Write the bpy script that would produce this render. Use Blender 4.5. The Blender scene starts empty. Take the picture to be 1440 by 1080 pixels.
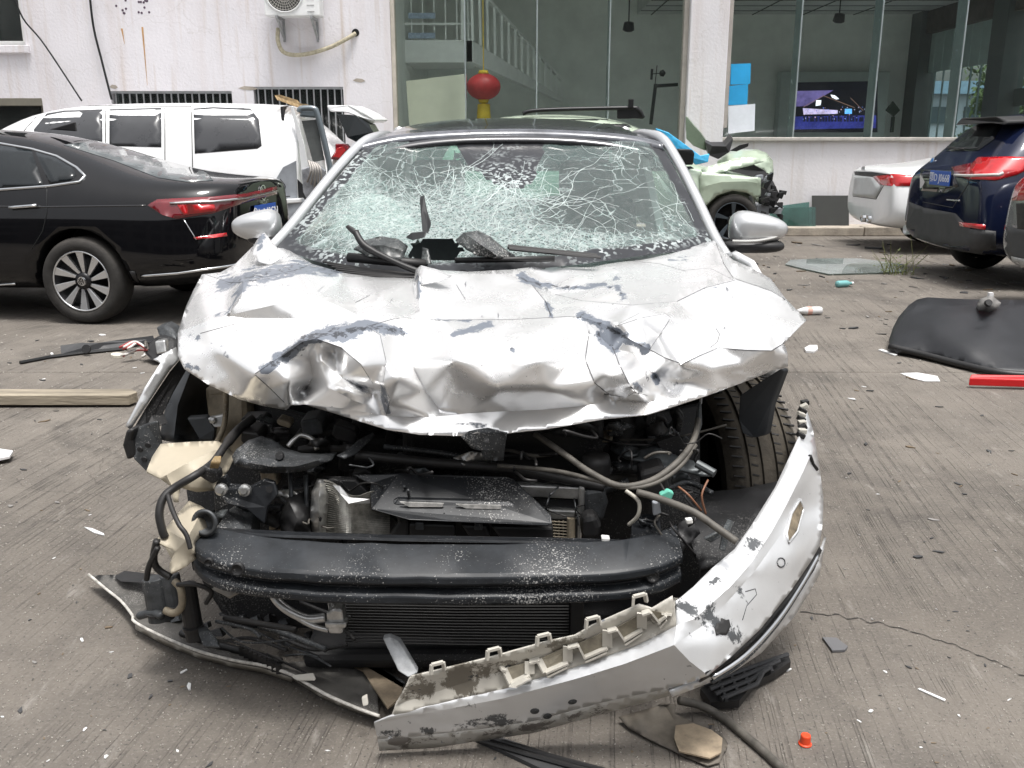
import bpy, bmesh, math, random
import numpy as np
from mathutils import Vector, Matrix, noise, geometry
from mathutils.bvhtree import BVHTree
R = math.radians
rnd = random.Random(7)
S = bpy.context.scene
COL = S.collection

# ------------------------------------------------------------ camera, sky, sun, exposure
PITCH, FPX, CAMZ = R(14.9), 1300.0, 1.4
cam_d = bpy.data.cameras.new('camera'); cam = bpy.data.objects.new('camera', cam_d); COL.objects.link(cam)
cam_d.sensor_width = 36; cam_d.lens = 36 * FPX / 1440; cam_d.clip_start = 0.05; cam_d.clip_end = 2000
cam.location = (0, 0, CAMZ); cam.rotation_euler = (R(90) - PITCH, 0, 0)
S.camera = cam
W = bpy.data.worlds.new('World'); S.world = W; W.use_nodes = True
nt = W.node_tree; nt.nodes.clear()
sky = nt.nodes.new('ShaderNodeTexSky'); sky.sky_type = 'NISHITA'; sky.sun_disc = False
SUN_EL, SUN_AZ = R(76), R(150)
sky.sun_elevation = SUN_EL; sky.sun_rotation = SUN_AZ; sky.dust_density = 6.0; sky.air_density = 1.0; sky.ozone_density = 1.0
hs = nt.nodes.new('ShaderNodeHueSaturation'); hs.inputs['Saturation'].default_value = 0.16
bg = nt.nodes.new('ShaderNodeBackground'); bg.inputs["Strength"].default_value = 0.14
wo = nt.nodes.new('ShaderNodeOutputWorld')
nt.links.new(sky.outputs[0], hs.inputs['Color']); nt.links.new(hs.outputs[0], bg.inputs['Color']); nt.links.new(bg.outputs[0], wo.inputs['Surface'])
sun_d = bpy.data.lights.new('sun', 'SUN'); sun_d.energy = 2.0; sun_d.angle = R(14); sun_d.color = (1, .965, .92)
sun = bpy.data.objects.new('sun', sun_d); COL.objects.link(sun); sun.location = (0, 0, 30)
_to_sun = Vector((math.sin(SUN_AZ) * math.cos(SUN_EL), math.cos(SUN_AZ) * math.cos(SUN_EL), math.sin(SUN_EL)))
sun.rotation_euler = (-_to_sun).to_track_quat('-Z', 'Y').to_euler()
S.view_settings.view_transform = 'Standard'; S.view_settings.look = 'None'; S.view_settings.gamma = 1
S.view_settings.use_curve_mapping = False; S.view_settings.exposure = 0.6
S.render.engine = 'CYCLES'; S.cycles.use_denoising = True; S.cycles.max_bounces = 7; S.cycles.transparent_max_bounces = 16
S.cycles.caustics_reflective = False; S.cycles.caustics_refractive = False; S.cycles.sample_clamp_indirect = 6

# ------------------------------------------------------------ photo pixel -> ray, points on planes
_c, _s = math.cos(PITCH), math.sin(PITCH)
CAM = Vector((0, 0, CAMZ))
def ray(px, py):
    x, y = (px - 720) / FPX, (540 - py) / FPX
    return Vector((x, _c + y * _s, y * _c - _s))
def D(px, py, Y):
    r = ray(px, py); return CAM + r * (Y / r.y)
def Z(px, py, z=0.0):
    r = ray(px, py); return CAM + r * ((z - CAMZ) / r.z)
def AX(px, py, X):
    r = ray(px, py); return CAM + r * (X / r.x)

# ------------------------------------------------------------ materials
MATS = {}
def M(name, col, rough=.5, metal=0.0, var=.15, scale=6.0, bump=0.0, bscale=80.0, coat=0.0, spec=.5, dust=0.0, dcol=(.36, .33, .29), speck=0.0, emit=0.0, stretch=None):
    if name in MATS: return MATS[name]
    m = bpy.data.materials.new(name); m.use_nodes = True; MATS[name] = m
    n, l = m.node_tree.nodes, m.node_tree.links
    b = n['Principled BSDF']
    tc = n.new('ShaderNodeTexCoord'); src = tc.outputs['Object']
    if stretch:
        mp = n.new('ShaderNodeMapping'); mp.inputs['Scale'].default_value = stretch; l.new(src, mp.inputs[0]); src = mp.outputs[0]
    nz = n.new('ShaderNodeTexNoise'); nz.inputs['Scale'].default_value = scale; nz.inputs['Detail'].default_value = 6; nz.inputs['Roughness'].default_value = .65
    l.new(src, nz.inputs['Vector'])
    rp = n.new('ShaderNodeValToRGB'); rp.color_ramp.elements[0].position = .3; rp.color_ramp.elements[1].position = .7
    lo = [max(0, c * (1 - var)) for c in col]; hi = [min(1, c * (1 + var)) for c in col]
    rp.color_ramp.elements[0].color = (*lo, 1); rp.color_ramp.elements[1].color = (*hi, 1)
    l.new(nz.outputs['Fac'], rp.inputs[0]); out = rp.outputs[0]
    def mixc(fac, a, c):
        mx = n.new('ShaderNodeMix'); mx.data_type = 'RGBA'; l.new(fac, mx.inputs['Factor']); l.new(a, mx.inputs['A']); mx.inputs['B'].default_value = (*c, 1); return mx.outputs['Result']
    rin = None
    if speck > 0:
        sp = n.new('ShaderNodeTexNoise'); sp.inputs['Scale'].default_value = 240; sp.inputs['Detail'].default_value = 3; l.new(tc.outputs['Object'], sp.inputs['Vector'])
        big = n.new('ShaderNodeTexNoise'); big.inputs['Scale'].default_value = 5; big.inputs['Detail'].default_value = 6; l.new(tc.outputs['Object'], big.inputs['Vector'])
        ad = n.new('ShaderNodeMath'); ad.operation = 'MULTIPLY_ADD'; l.new(big.outputs['Fac'], ad.inputs[0]); ad.inputs[1].default_value = .7; l.new(sp.outputs['Fac'], ad.inputs[2])
        r2 = n.new('ShaderNodeMapRange'); r2.inputs[1].default_value = .98; r2.inputs[2].default_value = 1.06; r2.inputs[4].default_value = speck; l.new(ad.outputs[0], r2.inputs[0])
        out = mixc(r2.outputs[0], out, (.55, .54, .52))
    if dust > 0:
        g = n.new('ShaderNodeNewGeometry'); sx = n.new('ShaderNodeSeparateXYZ'); l.new(g.outputs['Normal'], sx.inputs[0])
        r3 = n.new('ShaderNodeMapRange'); r3.inputs[1].default_value = .0; r3.inputs[2].default_value = 1.; r3.inputs[3].default_value = .12; r3.inputs[4].default_value = 1; l.new(sx.outputs['Z'], r3.inputs[0])
        mu = n.new('ShaderNodeMath'); mu.operation = 'MULTIPLY'; l.new(r3.outputs[0], mu.inputs[0]); l.new(nz.outputs['Fac'], mu.inputs[1])
        m2 = n.new('ShaderNodeMath'); m2.operation = 'MULTIPLY'; m2.use_clamp = True; l.new(mu.outputs[0], m2.inputs[0]); m2.inputs[1].default_value = dust * 1.6
        out = mixc(m2.outputs[0], out, dcol)
        r4 = n.new('ShaderNodeMapRange'); l.new(m2.outputs[0], r4.inputs[0]); r4.inputs[3].default_value = rough; r4.inputs[4].default_value = .8; rin = r4.outputs[0]
    l.new(out, b.inputs['Base Color'])
    if rin is None:
        r5 = n.new('ShaderNodeMapRange'); l.new(nz.outputs['Fac'], r5.inputs[0]); r5.inputs[3].default_value = max(.02, rough * .8); r5.inputs[4].default_value = min(1, rough * 1.25); rin = r5.outputs[0]
    l.new(rin, b.inputs['Roughness'])
    b.inputs['Metallic'].default_value = metal; b.inputs['Coat Weight'].default_value = coat; b.inputs['Coat Roughness'].default_value = .04
    b.inputs['Specular IOR Level'].default_value = spec
    if bump:
        bn = n.new('ShaderNodeTexNoise'); bn.inputs['Scale'].default_value = bscale; bn.inputs['Detail'].default_value = 5; l.new(src, bn.inputs['Vector'])
        bp = n.new('ShaderNodeBump'); bp.inputs['Strength'].default_value = bump; bp.inputs['Distance'].default_value = .01; l.new(bn.outputs['Fac'], bp.inputs['Height']); l.new(bp.outputs[0], b.inputs['Normal'])
    if emit:
        l.new(out, b.inputs['Emission Color']); b.inputs['Emission Strength'].default_value = emit
    return m

def glassmat(name, tint=(.8, .88, .86), refl=1.0, veil=0.0, veilcol=(.5, .52, .5)):
    """thin pane: tinted see-through plus Fresnel reflection, optional dust veil"""
    if name in MATS: return MATS[name]
    m = bpy.data.materials.new(name); m.use_nodes = True; MATS[name] = m
    n, l = m.node_tree.nodes, m.node_tree.links; n.clear()
    o = n.new('ShaderNodeOutputMaterial'); t = n.new('ShaderNodeBsdfTransparent'); t.inputs[0].default_value = (*tint, 1)
    g = n.new('ShaderNodeBsdfGlossy'); g.inputs['Roughness'].default_value = .01
    f = n.new('ShaderNodeFresnel'); f.inputs[0].default_value = 1.5
    mu = n.new('ShaderNodeMath'); mu.operation = 'MULTIPLY'; mu.inputs[1].default_value = refl; mu.use_clamp = True; gq = n.new('ShaderNodeNewGeometry'); iv = n.new('ShaderNodeMath'); iv.operation = 'SUBTRACT'; iv.inputs[0].default_value = 1; l.new(gq.outputs['Backfacing'], iv.inputs[1])
    fm = n.new('ShaderNodeMath'); fm.operation = 'MULTIPLY'; l.new(f.outputs[0], fm.inputs[0]); l.new(iv.outputs[0], fm.inputs[1]); l.new(fm.outputs[0], mu.inputs[0])
    mx = n.new('ShaderNodeMixShader'); l.new(mu.outputs[0], mx.inputs[0]); l.new(t.outputs[0], mx.inputs[1]); l.new(g.outputs[0], mx.inputs[2])
    res = mx.outputs[0]
    if veil:
        d = n.new('ShaderNodeBsdfDiffuse'); d.inputs[0].default_value = (*veilcol, 1)
        tc = n.new('ShaderNodeTexCoord'); nz = n.new('ShaderNodeTexNoise'); nz.inputs['Scale'].default_value = 3; nz.inputs['Detail'].default_value = 6; l.new(tc.outputs['Object'], nz.inputs[0])
        m2 = n.new('ShaderNodeMath'); m2.operation = 'MULTIPLY'; m2.inputs[1].default_value = veil * 2; m2.use_clamp = True; l.new(nz.outputs['Fac'], m2.inputs[0])
        m3 = n.new('ShaderNodeMixShader'); l.new(m2.outputs[0], m3.inputs[0]); l.new(res, m3.inputs[1]); l.new(d.outputs[0], m3.inputs[2]); res = m3.outputs[0]
    l.new(res, o.inputs['Surface'])
    return m

# ------------------------------------------------------------ object helpers (meshes are in world metres; parents sit at a thing's base)
def thing(name, label, cat, loc=(0, 0, 0), group=None):
    o = bpy.data.objects.new(name, None); COL.objects.link(o); o.location = loc; o.empty_display_size = .1
    o['label'] = label; o['category'] = cat
    if group: o['group'] = group
    return o
def tag(o, label, cat, group=None, kind=None):
    o['label'] = label; o['category'] = cat
    if group: o['group'] = group
    if kind: o['kind'] = kind
    return o
def mk(name, v, f, mat, parent=None, smooth=False, bevel=0.0, solid=0.0, sub=0, segs=2, angle=35):
    me = bpy.data.meshes.new(name); me.from_pydata([tuple(p) for p in v], [], [tuple(q) for q in f]); me.update()
    return mko(name, me, mat, parent, smooth, bevel, solid, sub, segs, angle)
def mko(name, me, mat, parent=None, smooth=False, bevel=0.0, solid=0.0, sub=0, segs=2, angle=35):
    o = bpy.data.objects.new(name, me); COL.objects.link(o)
    me.materials.clear()
    if mat is not None: me.materials.append(mat)
    if parent is not None:
        o.parent = parent
        if parent.type == 'EMPTY': o.matrix_parent_inverse = Matrix.Translation(-Vector(parent.location))
    if smooth:
        me.polygons.foreach_set('use_smooth', [True] * len(me.polygons))
    if sub:
        s = o.modifiers.new('s', 'SUBSURF'); s.levels = sub; s.render_levels = sub
    if solid:
        s = o.modifiers.new('t', 'SOLIDIFY'); s.thickness = solid; s.offset = -1
    if bevel:
        b = o.modifiers.new('b', 'BEVEL'); b.width = bevel; b.segments = segs; b.limit_method = 'ANGLE'; b.angle_limit = R(angle)
    return o
class MB:
    def __init__(s): s.v = []; s.f = []
    def add(s, v, f):
        k = len(s.v); s.v += [Vector(p) for p in v]; s.f += [tuple(i + k for i in q) for q in f]; return s
    def box(s, c, d, rot=None):
        c = Vector(c); h = [x / 2 for x in d]
        vs = [Vector((x * h[0], y * h[1], z * h[2])) for x in (-1, 1) for y in (-1, 1) for z in (-1, 1)]
        if rot is not None: vs = [rot @ q for q in vs]
        return s.add([c + q for q in vs], [(0, 1, 3, 2), (4, 6, 7, 5), (0, 4, 5, 1), (2, 3, 7, 6), (0, 2, 6, 4), (1, 5, 7, 3)])
    def bx(s, x0, x1, y0, y1, z0, z1): return s.box(((x0 + x1) / 2, (y0 + y1) / 2, (z0 + z1) / 2), (x1 - x0, y1 - y0, z1 - z0))
    def bar(s, a, b, w, h=None, up=(0, 0, 1)):
        a, b = Vector(a), Vector(b); h = h or w; d = (b - a); L = d.length; d.normalize()
        u = Vector(up); x = d.cross(u)
        if x.length < 1e-4: x = d.cross(Vector((1, 0, 0)))
        x.normalize(); z = x.cross(d)
        return s.box((a + b) / 2, (w, L, h), Matrix((x, d, z)).transposed())
    def tube(s, pts, r, n=8, cap=True):
        pts = [Vector(p) for p in pts]; rs = r if isinstance(r, (list, tuple)) else [r] * len(pts)
        ref = None; k = len(s.v); m = len(pts)
        for i, p in enumerate(pts):
            t = (pts[min(i + 1, m - 1)] - pts[max(i - 1, 0)]).normalized()
            if ref is None:
                ref = t.cross(Vector((0, 0, 1)))
                if ref.length < .1: ref = t.cross(Vector((1, 0, 0)))
            ref = (ref - t * ref.dot(t)).normalized(); b = t.cross(ref)
            for j in range(n):
                a = 2 * math.pi * j / n; s.v.append(p + (ref * math.cos(a) + b * math.sin(a)) * rs[i])
        for i in range(m - 1):
            for j in range(n):
                s.f.append((k + i * n + j, k + i * n + (j + 1) % n, k + (i + 1) * n + (j + 1) % n, k + (i + 1) * n + j))
        if cap: s.f.append(tuple(k + j for j in range(n))[::-1]); s.f.append(tuple(k + (m - 1) * n + j for j in range(n)))
        return s
    def lathe(s, c, axis, prof, n=32, caps=False):
        c, ax = Vector(c), Vector(axis).normalized(); u = ax.orthogonal().normalized(); w = ax.cross(u); k = len(s.v)
        for (r, h) in prof:
            for j in range(n):
                a = 2 * math.pi * j / n; s.v.append(c + ax * h + (u * math.cos(a) + w * math.sin(a)) * r)
        m = len(prof)
        for i in range(m - 1):
            for j in range(n): s.f.append((k + i * n + j, k + i * n + (j + 1) % n, k + (i + 1) * n + (j + 1) % n, k + (i + 1) * n + j))
        if caps: s.f.append(tuple(k + j for j in range(n))[::-1]); s.f.append(tuple(k + (m - 1) * n + j for j in range(n)))
        return s
    def prism(s, pts, ext):
        k = len(s.v); n = len(pts); e = Vector(ext); s.v += [Vector(p) for p in pts] + [Vector(p) + e for p in pts]
        s.f.append(tuple(range(k, k + n))); s.f.append(tuple(range(k + 2 * n - 1, k + n - 1, -1)))
        for i in range(n): j = (i + 1) % n; s.f.append((k + i, k + n + i, k + n + j, k + j))
        return s
    def build(s, name, mat, parent=None, **kw): 
        o = mk(name, s.v, s.f, mat, parent, **kw)
        bm = bmesh.new(); bm.from_mesh(o.data); bmesh.ops.recalc_face_normals(bm, faces=bm.faces); bm.to_mesh(o.data); bm.free(); return o
def cr(pts, n=6):
    """Catmull-Rom through points"""
    P = [Vector(p) for p in pts]; out = []
    if len(P) < 3: return P
    for i in range(len(P) - 1):
        p0, p1, p2, p3 = P[max(i - 1, 0)], P[i], P[i + 1], P[min(i + 2, len(P) - 1)]
        for k in range(n):
            t = k / n; out.append(.5 * ((2 * p1) + (p2 - p0) * t + (2 * p0 - 5 * p1 + 4 * p2 - p3) * t * t + (3 * p1 - p0 - 3 * p2 + p3) * t ** 3))
    out.append(P[-1]); return out
def pts3(pl, Y=None):
    return [D(p[0], p[1], p[2] if len(p) > 2 else Y) for p in pl]
def plate(name, pl, mat, parent, Y=None, ext=(0, .02, 0), bevel=.003, **kw):
    return MB().prism(pts3(pl, Y), ext).build(name, mat, parent, bevel=bevel, **kw)
def hose(name, pl, r, mat, parent, Y=None, n=8, k=6):
    return MB().tube(cr(pts3(pl, Y), k), r, n).build(name, mat, parent, smooth=True)
def bake(o):
    dg = bpy.context.evaluated_depsgraph_get(); e = o.evaluated_get(dg); me = bpy.data.meshes.new_from_object(e); return me
def bvh_of(me):
    return BVHTree.FromPolygons([v.co.copy() for v in me.vertices], [tuple(p.vertices) for p in me.polygons])
def inpoly(x, y, P):
    c = False; n = len(P)
    for i in range(n):
        x1, y1 = P[i][:2]; x2, y2 = P[i - 1][:2]
        if (y1 > y) != (y2 > y) and x < (x2 - x1) * (y - y1) / (y2 - y1) + x1: c = not c
    return c
def densify(pl, step, closed=False):
    out = []; n = len(pl)
    for i in range(n if closed else n - 1):
        a, b = pl[i], pl[(i + 1) % n]; L = math.hypot(b[0] - a[0], b[1] - a[1]); k = max(1, int(round(L / step)))
        for j in range(k): out.append(tuple(a[q] + (b[q] - a[q]) * j / k for q in range(len(a))))
    if not closed: out.append(tuple(pl[-1]))
    return out
def tri2d(outline, inner, step, lines=()):
    """constrained triangulation of a pixel polygon with interior points; returns 2D verts, tris"""
    vs, es = [], []; idx = {}
    def vid(p):
        k = (round(p[0], 1), round(p[1], 1))
        if k not in idx: idx[k] = len(vs); vs.append(Vector(k))
        return idx[k]
    o = [vid(p) for p in outline]
    es += [(o[i], o[(i + 1) % len(o)]) for i in range(len(o))]
    for ln in lines:
        q = [vid(p) for p in ln]; es += [(a, b) for a, b in zip(q, q[1:]) if a != b]
    for p in inner: vid(p)
    if step:
        xs = [p[0] for p in outline]; ys = [p[1] for p in outline]; y = min(ys) + step * .5; row = 0
        fixed = [tuple(v) for v in vs]; cell = {}
        for p in fixed: cell.setdefault((int(p[0] // step), int(p[1] // step)), []).append(p)
        while y < max(ys):
            x = min(xs) + (step * .5 if row % 2 else step)
            while x < max(xs):
                if inpoly(x, y, outline):
                    cx, cy = int(x // step), int(y // step)
                    if all((x - p[0]) ** 2 + (y - p[1]) ** 2 > (step * .55) ** 2 for i in (-1, 0, 1) for j in (-1, 0, 1) for p in cell.get((cx + i, cy + j), ())): vid((x, y))
                x += step
            y += step * .87; row += 1
    r = geometry.delaunay_2d_cdt(vs, es, [], 0, 1e-4)
    V = [tuple(p) for p in r[0]]; T = [t for t in r[2] if inpoly(sum(V[i][0] for i in t) / 3, sum(V[i][1] for i in t) / 3, outline)]
    return V, T
def patch(name, poly, bvh, mat, parent, off=.004, thick=.006, step=8, holes=(), smooth=True, maxd=60, bevel=0):
    """outline traced in the photo, laid on a car body found along the rays, with real thickness"""
    V, T = tri2d(densify(poly, step, True), [], step)
    P = []
    for (x, y) in V:
        r = ray(x, y).normalized(); h = bvh.ray_cast(CAM, r, maxd)
        if h[0] is None: P.append(None); continue
        n = h[1] if h[1].dot(r) < 0 else -h[1]
        P.append(h[0] + n * off)
    keep = [i for i, p in enumerate(P) if p is not None]; mp = {k: i for i, k in enumerate(keep)}
    F = [tuple(mp[i] for i in t) for t in T if all(P[i] is not None for i in t)]
    F = [t for t in F if max((P[keep[a]] - P[keep[b]]).length for a in t for b in t) < .6]
    v = [P[i] for i in keep]; 
    G = []
    for t in F:
        nn = (v[t[1]] - v[t[0]]).cross(v[t[2]] - v[t[0]])
        G.append(t if nn.dot(CAM - v[t[0]]) > 0 else t[::-1])
    return mk(name, v, G, mat, parent, smooth=smooth, solid=thick)
def strip(name, pl, bvh, mat, parent, r=.004, off=.002, n=6, step=8):
    pts = []
    for (x, y) in densify(pl, step):
        d = ray(x, y).normalized(); h = bvh.ray_cast(CAM, d, 60)
        if h[0] is None: continue
        nn = h[1] if h[1].dot(d) < 0 else -h[1]; pts.append(h[0] + nn * off)
    if len(pts) < 2: return None
    return MB().tube(pts, r, n).build(name, mat, parent, smooth=True)
def sheet(name, outline, lines, loose, mat, parent, step=8, it=8, crumple=(), thick=.003, wear=(), zmode=True, pin=True):
    """crumpled sheet metal: control points (px,py,z); sharp along lines, smooth between"""
    ctrl = {}
    for p in list(outline) + [q for ln in lines for q in ln] + list(loose): ctrl[(round(p[0], 1), round(p[1], 1))] = p[2]
    V0, T0 = tri2d([p[:2] for p in outline], [p[:2] for p in loose], 0, [[p[:2] for p in ln] for ln in lines])
    def invd(x, y, z):
        q = Z(x, y, z) if zmode else D(x, y, z); return 1 / (q - CAM).length
    w0 = []
    for (x, y) in V0:
        k = min(ctrl, key=lambda c: (c[0] - x) ** 2 + (c[1] - y) ** 2); w0.append(invd(x, y, ctrl[k]))
    o2 = densify([p[:2] for p in outline], step, True); l2 = [densify([p[:2] for p in ln], step) for ln in lines]
    V, T = tri2d(o2, [], step, l2)
    A = np.array([[V0[i] for i in t] for t in T0]); wa = np.array([[w0[i] for i in t] for t in T0])
    x0, y0 = A[:, 0, 0], A[:, 0, 1]; d1 = A[:, 1] - A[:, 0]; d2 = A[:, 2] - A[:, 0]; den = d1[:, 0] * d2[:, 1] - d1[:, 1] * d2[:, 0]
    den = np.where(abs(den) < 1e-6, 1e-6, den); w = np.zeros(len(V))
    for i, (x, y) in enumerate(V):
        dx, dy = x - x0, y - y0; b = (dx * d2[:, 1] - dy * d2[:, 0]) / den; c = (d1[:, 0] * dy - d1[:, 1] * dx) / den; a = 1 - b - c
        k = int(np.argmax(np.minimum(np.minimum(a, b), c))); w[i] = a[k] * wa[k, 0] + b[k] * wa[k, 1] + c[k] * wa[k, 2]
    nb = [set() for _ in V]
    for t in T:
        for i in t: nb[i].update(j for j in t if j != i)
    fx = set((round(p[0], 1), round(p[1], 1)) for p in o2)
    if pin:
        for ln in l2: fx |= set((round(p[0], 1), round(p[1], 1)) for p in ln)
    free = [i for i, p in enumerate(V) if (round(p[0], 1), round(p[1], 1)) not in fx and nb[i]]
    for _ in range(it):
        w2 = w.copy()
        for i in free: w2[i] = .35 * w[i] + .65 * sum(w[j] for j in nb[i]) / len(nb[i])
        w = w2
    pos = []
    for i, (x, y) in enumerate(V):
        r = ray(x, y).normalized(); p = CAM + r / w[i]
        d = 0
        for (amp, sc, ridged) in crumple:
            nv = noise.noise(p * sc + Vector((3.1, 1.7, 9.2)))
            d += amp * ((1 - abs(nv) * 2.2) if ridged else nv)
        pos.append(p + r * d)
    F = []
    for t in T:
        nn = (pos[t[1]] - pos[t[0]]).cross(pos[t[2]] - pos[t[0]]); F.append(t if nn.dot(CAM - pos[t[0]]) > 0 else t[::-1])
    me = bpy.data.meshes.new(name); me.from_pydata([tuple(p) for p in pos], [], F); me.update()
    at = me.attributes.new('wear', 'FLOAT', 'POINT')
    if wear:
        val = []
        for i, (x, y) in enumerate(V):
            b = 0
            for (pl, rad, st) in wear:
                dd = min(seg_d(x, y, pl[k], pl[k + 1]) for k in range(len(pl) - 1)); b = max(b, st * max(0, 1 - dd / rad))
            val.append(b)
        at.data.foreach_set('value', val)
    # sharp folds
    key = {}
    for ln in l2:
        for a, b in zip(ln, ln[1:]): key[frozenset(((round(a[0], 1), round(a[1], 1)), (round(b[0], 1), round(b[1], 1))))] = 1
    for e in me.edges:
        a, b = V[e.vertices[0]], V[e.vertices[1]]
        if frozenset(((round(a[0], 1), round(a[1], 1)), (round(b[0], 1), round(b[1], 1)))) in key: e.use_edge_sharp = True
    o = mko(name, me, mat, parent, smooth=True, solid=thick)
    return o
def seg_d(x, y, a, b):
    ax, ay, bx, by = a[0], a[1], b[0], b[1]; dx, dy = bx - ax, by - ay; L = dx * dx + dy * dy or 1e-9
    t = max(0, min(1, ((x - ax) * dx + (y - ay) * dy) / L)); return math.hypot(x - ax - t * dx, y - ay - t * dy)
def text_mesh(name, txt, size, mat, parent, org, xdir, ydir, depth=.002):
    cu = bpy.data.curves.new(name, 'FONT'); cu.body = txt; cu.size = size; cu.extrude = depth / 2; cu.align_x = 'CENTER'; cu.align_y = 'CENTER'; cu.resolution_u = 3
    t = bpy.data.objects.new(name + '_curve', cu); COL.objects.link(t)
    me = bake(t); bpy.data.objects.remove(t)
    x, y = Vector(xdir).normalized(), Vector(ydir).normalized(); z = x.cross(y)
    mat4 = Matrix((x, y, z)).transposed().to_4x4(); mat4.translation = Vector(org); me.transform(mat4)
    return mko(name, me, mat, parent)
# ============================================================ SETTING: ground
def ground_mat():
    m = bpy.data.materials.new('tined_concrete'); m.use_nodes = True; n, l = m.node_tree.nodes, m.node_tree.links; b = n['Principled BSDF']
    tc = n.new('ShaderNodeTexCoord')
    def nz(scale, det=6, rough=.6, stretch=None, dist=0):
        q = n.new('ShaderNodeTexNoise'); q.inputs['Scale'].default_value = scale; q.inputs['Detail'].default_value = det; q.inputs['Roughness'].default_value = rough; q.inputs['Distortion'].default_value = dist
        if stretch:
            mp = n.new('ShaderNodeMapping'); mp.inputs['Scale'].default_value = stretch; l.new(tc.outputs['Object'], mp.inputs[0]); l.new(mp.outputs[0], q.inputs['Vector'])
        else: l.new(tc.outputs['Object'], q.inputs['Vector'])
        return q.outputs['Fac']
    def rng(x, a, b_, c=0, d=1):
        q = n.new('ShaderNodeMapRange'); l.new(x, q.inputs[0]); q.inputs[1].default_value = a; q.inputs[2].default_value = b_; q.inputs[3].default_value = c; q.inputs[4].default_value = d; return q.outputs[0]
    def math_(op, a, b_=None, v=0):
        q = n.new('ShaderNodeMath'); q.operation = op; l.new(a, q.inputs[0])
        if b_ is not None: l.new(b_, q.inputs[1])
        else: q.inputs[1].default_value = v
        return q.outputs[0]
    def mix(f, a, bcol, isl=False):
        q = n.new('ShaderNodeMix'); q.data_type = 'RGBA'; l.new(f, q.inputs['Factor'])
        if isinstance(a, tuple): q.inputs['A'].default_value = (*a, 1)
        else: l.new(a, q.inputs['A'])
        q.inputs['B'].default_value = (*bcol, 1); return q.outputs['Result']
    c = mix(rng(nz(.55), .35, .7), (.125, .111, .096), (.205, .184, .160))
    c = mix(rng(nz(1.7, 9, .7), .46, .70, 0, .8), c, (.088, .079, .071))         # damp, dirty patches
    c = mix(rng(nz(.9, 7, .7, None, 1.2), .55, .72, 0, .75), c, (.055, .05, .046))   # oil stains
    c = mix(rng(nz(110, 4), .54, .70, 0, .5), c, (.27, .25, .225))                # light grit
    c = mix(rng(nz(95, 4), .60, .67, 0, .8), c, (.045, .042, .04))            # dark pits
    c = mix(rng(nz(14, 5, .7, (1, .25, 1)), .60, .72, 0, .45), c, (.33, .31, .285))   # scraped, chalky marks
    # worn drag grooves along the yard
    sx = n.new('ShaderNodeSeparateXYZ'); l.new(tc.outputs['Object'], sx.inputs[0])
    wob = math_('MULTIPLY', nz(.35, 2), None, .12)
    skew = math_('MULTIPLY', sx.outputs['Y'], None, -.13)
    xx = math_('ADD', math_('ADD', sx.outputs['X'], skew), wob)
    cmb = n.new('ShaderNodeCombineXYZ'); l.new(xx, cmb.inputs[0])
    g1 = n.new('ShaderNodeTexNoise'); g1.noise_dimensions = '1D'; g1.inputs['Scale'].default_value = 20; g1.inputs['Detail'].default_value = 2; g1.inputs['Roughness'].default_value = .5; l.new(xx, g1.inputs['W'])
    wv = math_('ABSOLUTE', math_('SUBTRACT', g1.outputs['Fac'], None, .5))
    groove = rng(wv, .0, .020, 1, 0)
    worn = rng(nz(.7, 6), .38, .55)
    broken = rng(nz(9, 6, .75), .38, .62)
    gr = math_('MULTIPLY', math_('MULTIPLY', groove, worn), broken)
    c = mix(math_('MULTIPLY', gr, None, .88), c, (.062, .055, .05))
    # hairline cracks
    vo = n.new('ShaderNodeTexVoronoi'); vo.feature = 'DISTANCE_TO_EDGE'; vo.inputs['Scale'].default_value = .42
    wp = n.new('ShaderNodeVectorMath'); wp.operation = 'MULTIPLY_ADD'; nc = n.new('ShaderNodeTexNoise'); nc.inputs['Scale'].default_value = 2.2; nc.inputs['Detail'].default_value = 6; l.new(tc.outputs['Object'], nc.inputs['Vector'])
    l.new(nc.outputs['Color'], wp.inputs[0]); wp.inputs[1].default_value = (.5, .5, .5); l.new(tc.outputs['Object'], wp.inputs[2]); l.new(wp.outputs[0], vo.inputs['Vector'])
    ck = rng(vo.outputs['Distance'], .0, .002, .35, 0); c = mix(ck, c, (.05, .045, .04))
    l.new(c, b.inputs['Base Color']); l.new(rng(nz(3), .3, .7, .72, .95), b.inputs['Roughness']); b.inputs['Specular IOR Level'].default_value = .35
    h = math_('SUBTRACT', math_('MULTIPLY', nz(70, 8, .75), None, .8), math_('MULTIPLY', gr, None, 1.0)); h = math_('SUBTRACT', h, math_('MULTIPLY', ck, None, 1.0))
    bp = n.new('ShaderNodeBump'); bp.inputs['Strength'].default_value = .8; bp.inputs['Distance'].default_value = .006; l.new(h, bp.inputs['Height']); l.new(bp.outputs[0], b.inputs['Normal'])
    return m
GM = ground_mat()
g = mk('ground', [(-300, -300, -.03), (300, -300, -.03), (300, 300, -.03), (-300, 300, -.03)], [(0, 1, 2, 3)], M('earth', (.10, .09, .08), .95))
g['kind'] = 'structure'; g['label'] = 'dirty yard ground under the concrete slabs'
ys = [-4.0, -.2, 5.55, 10.6, 14.35]; xs = [-13, -6.2, 4.9, 12]
for i in range(len(ys) - 1):
    for j in range(len(xs) - 1):
        x0, x1, y0, y1 = xs[j] + .006, xs[j + 1] - .006, ys[i] + .006, ys[i + 1] - .006
        MB().bx(x0, x1, y0, y1, -.12, 0).build('concrete_slab', GM, g, bevel=.006)
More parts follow.
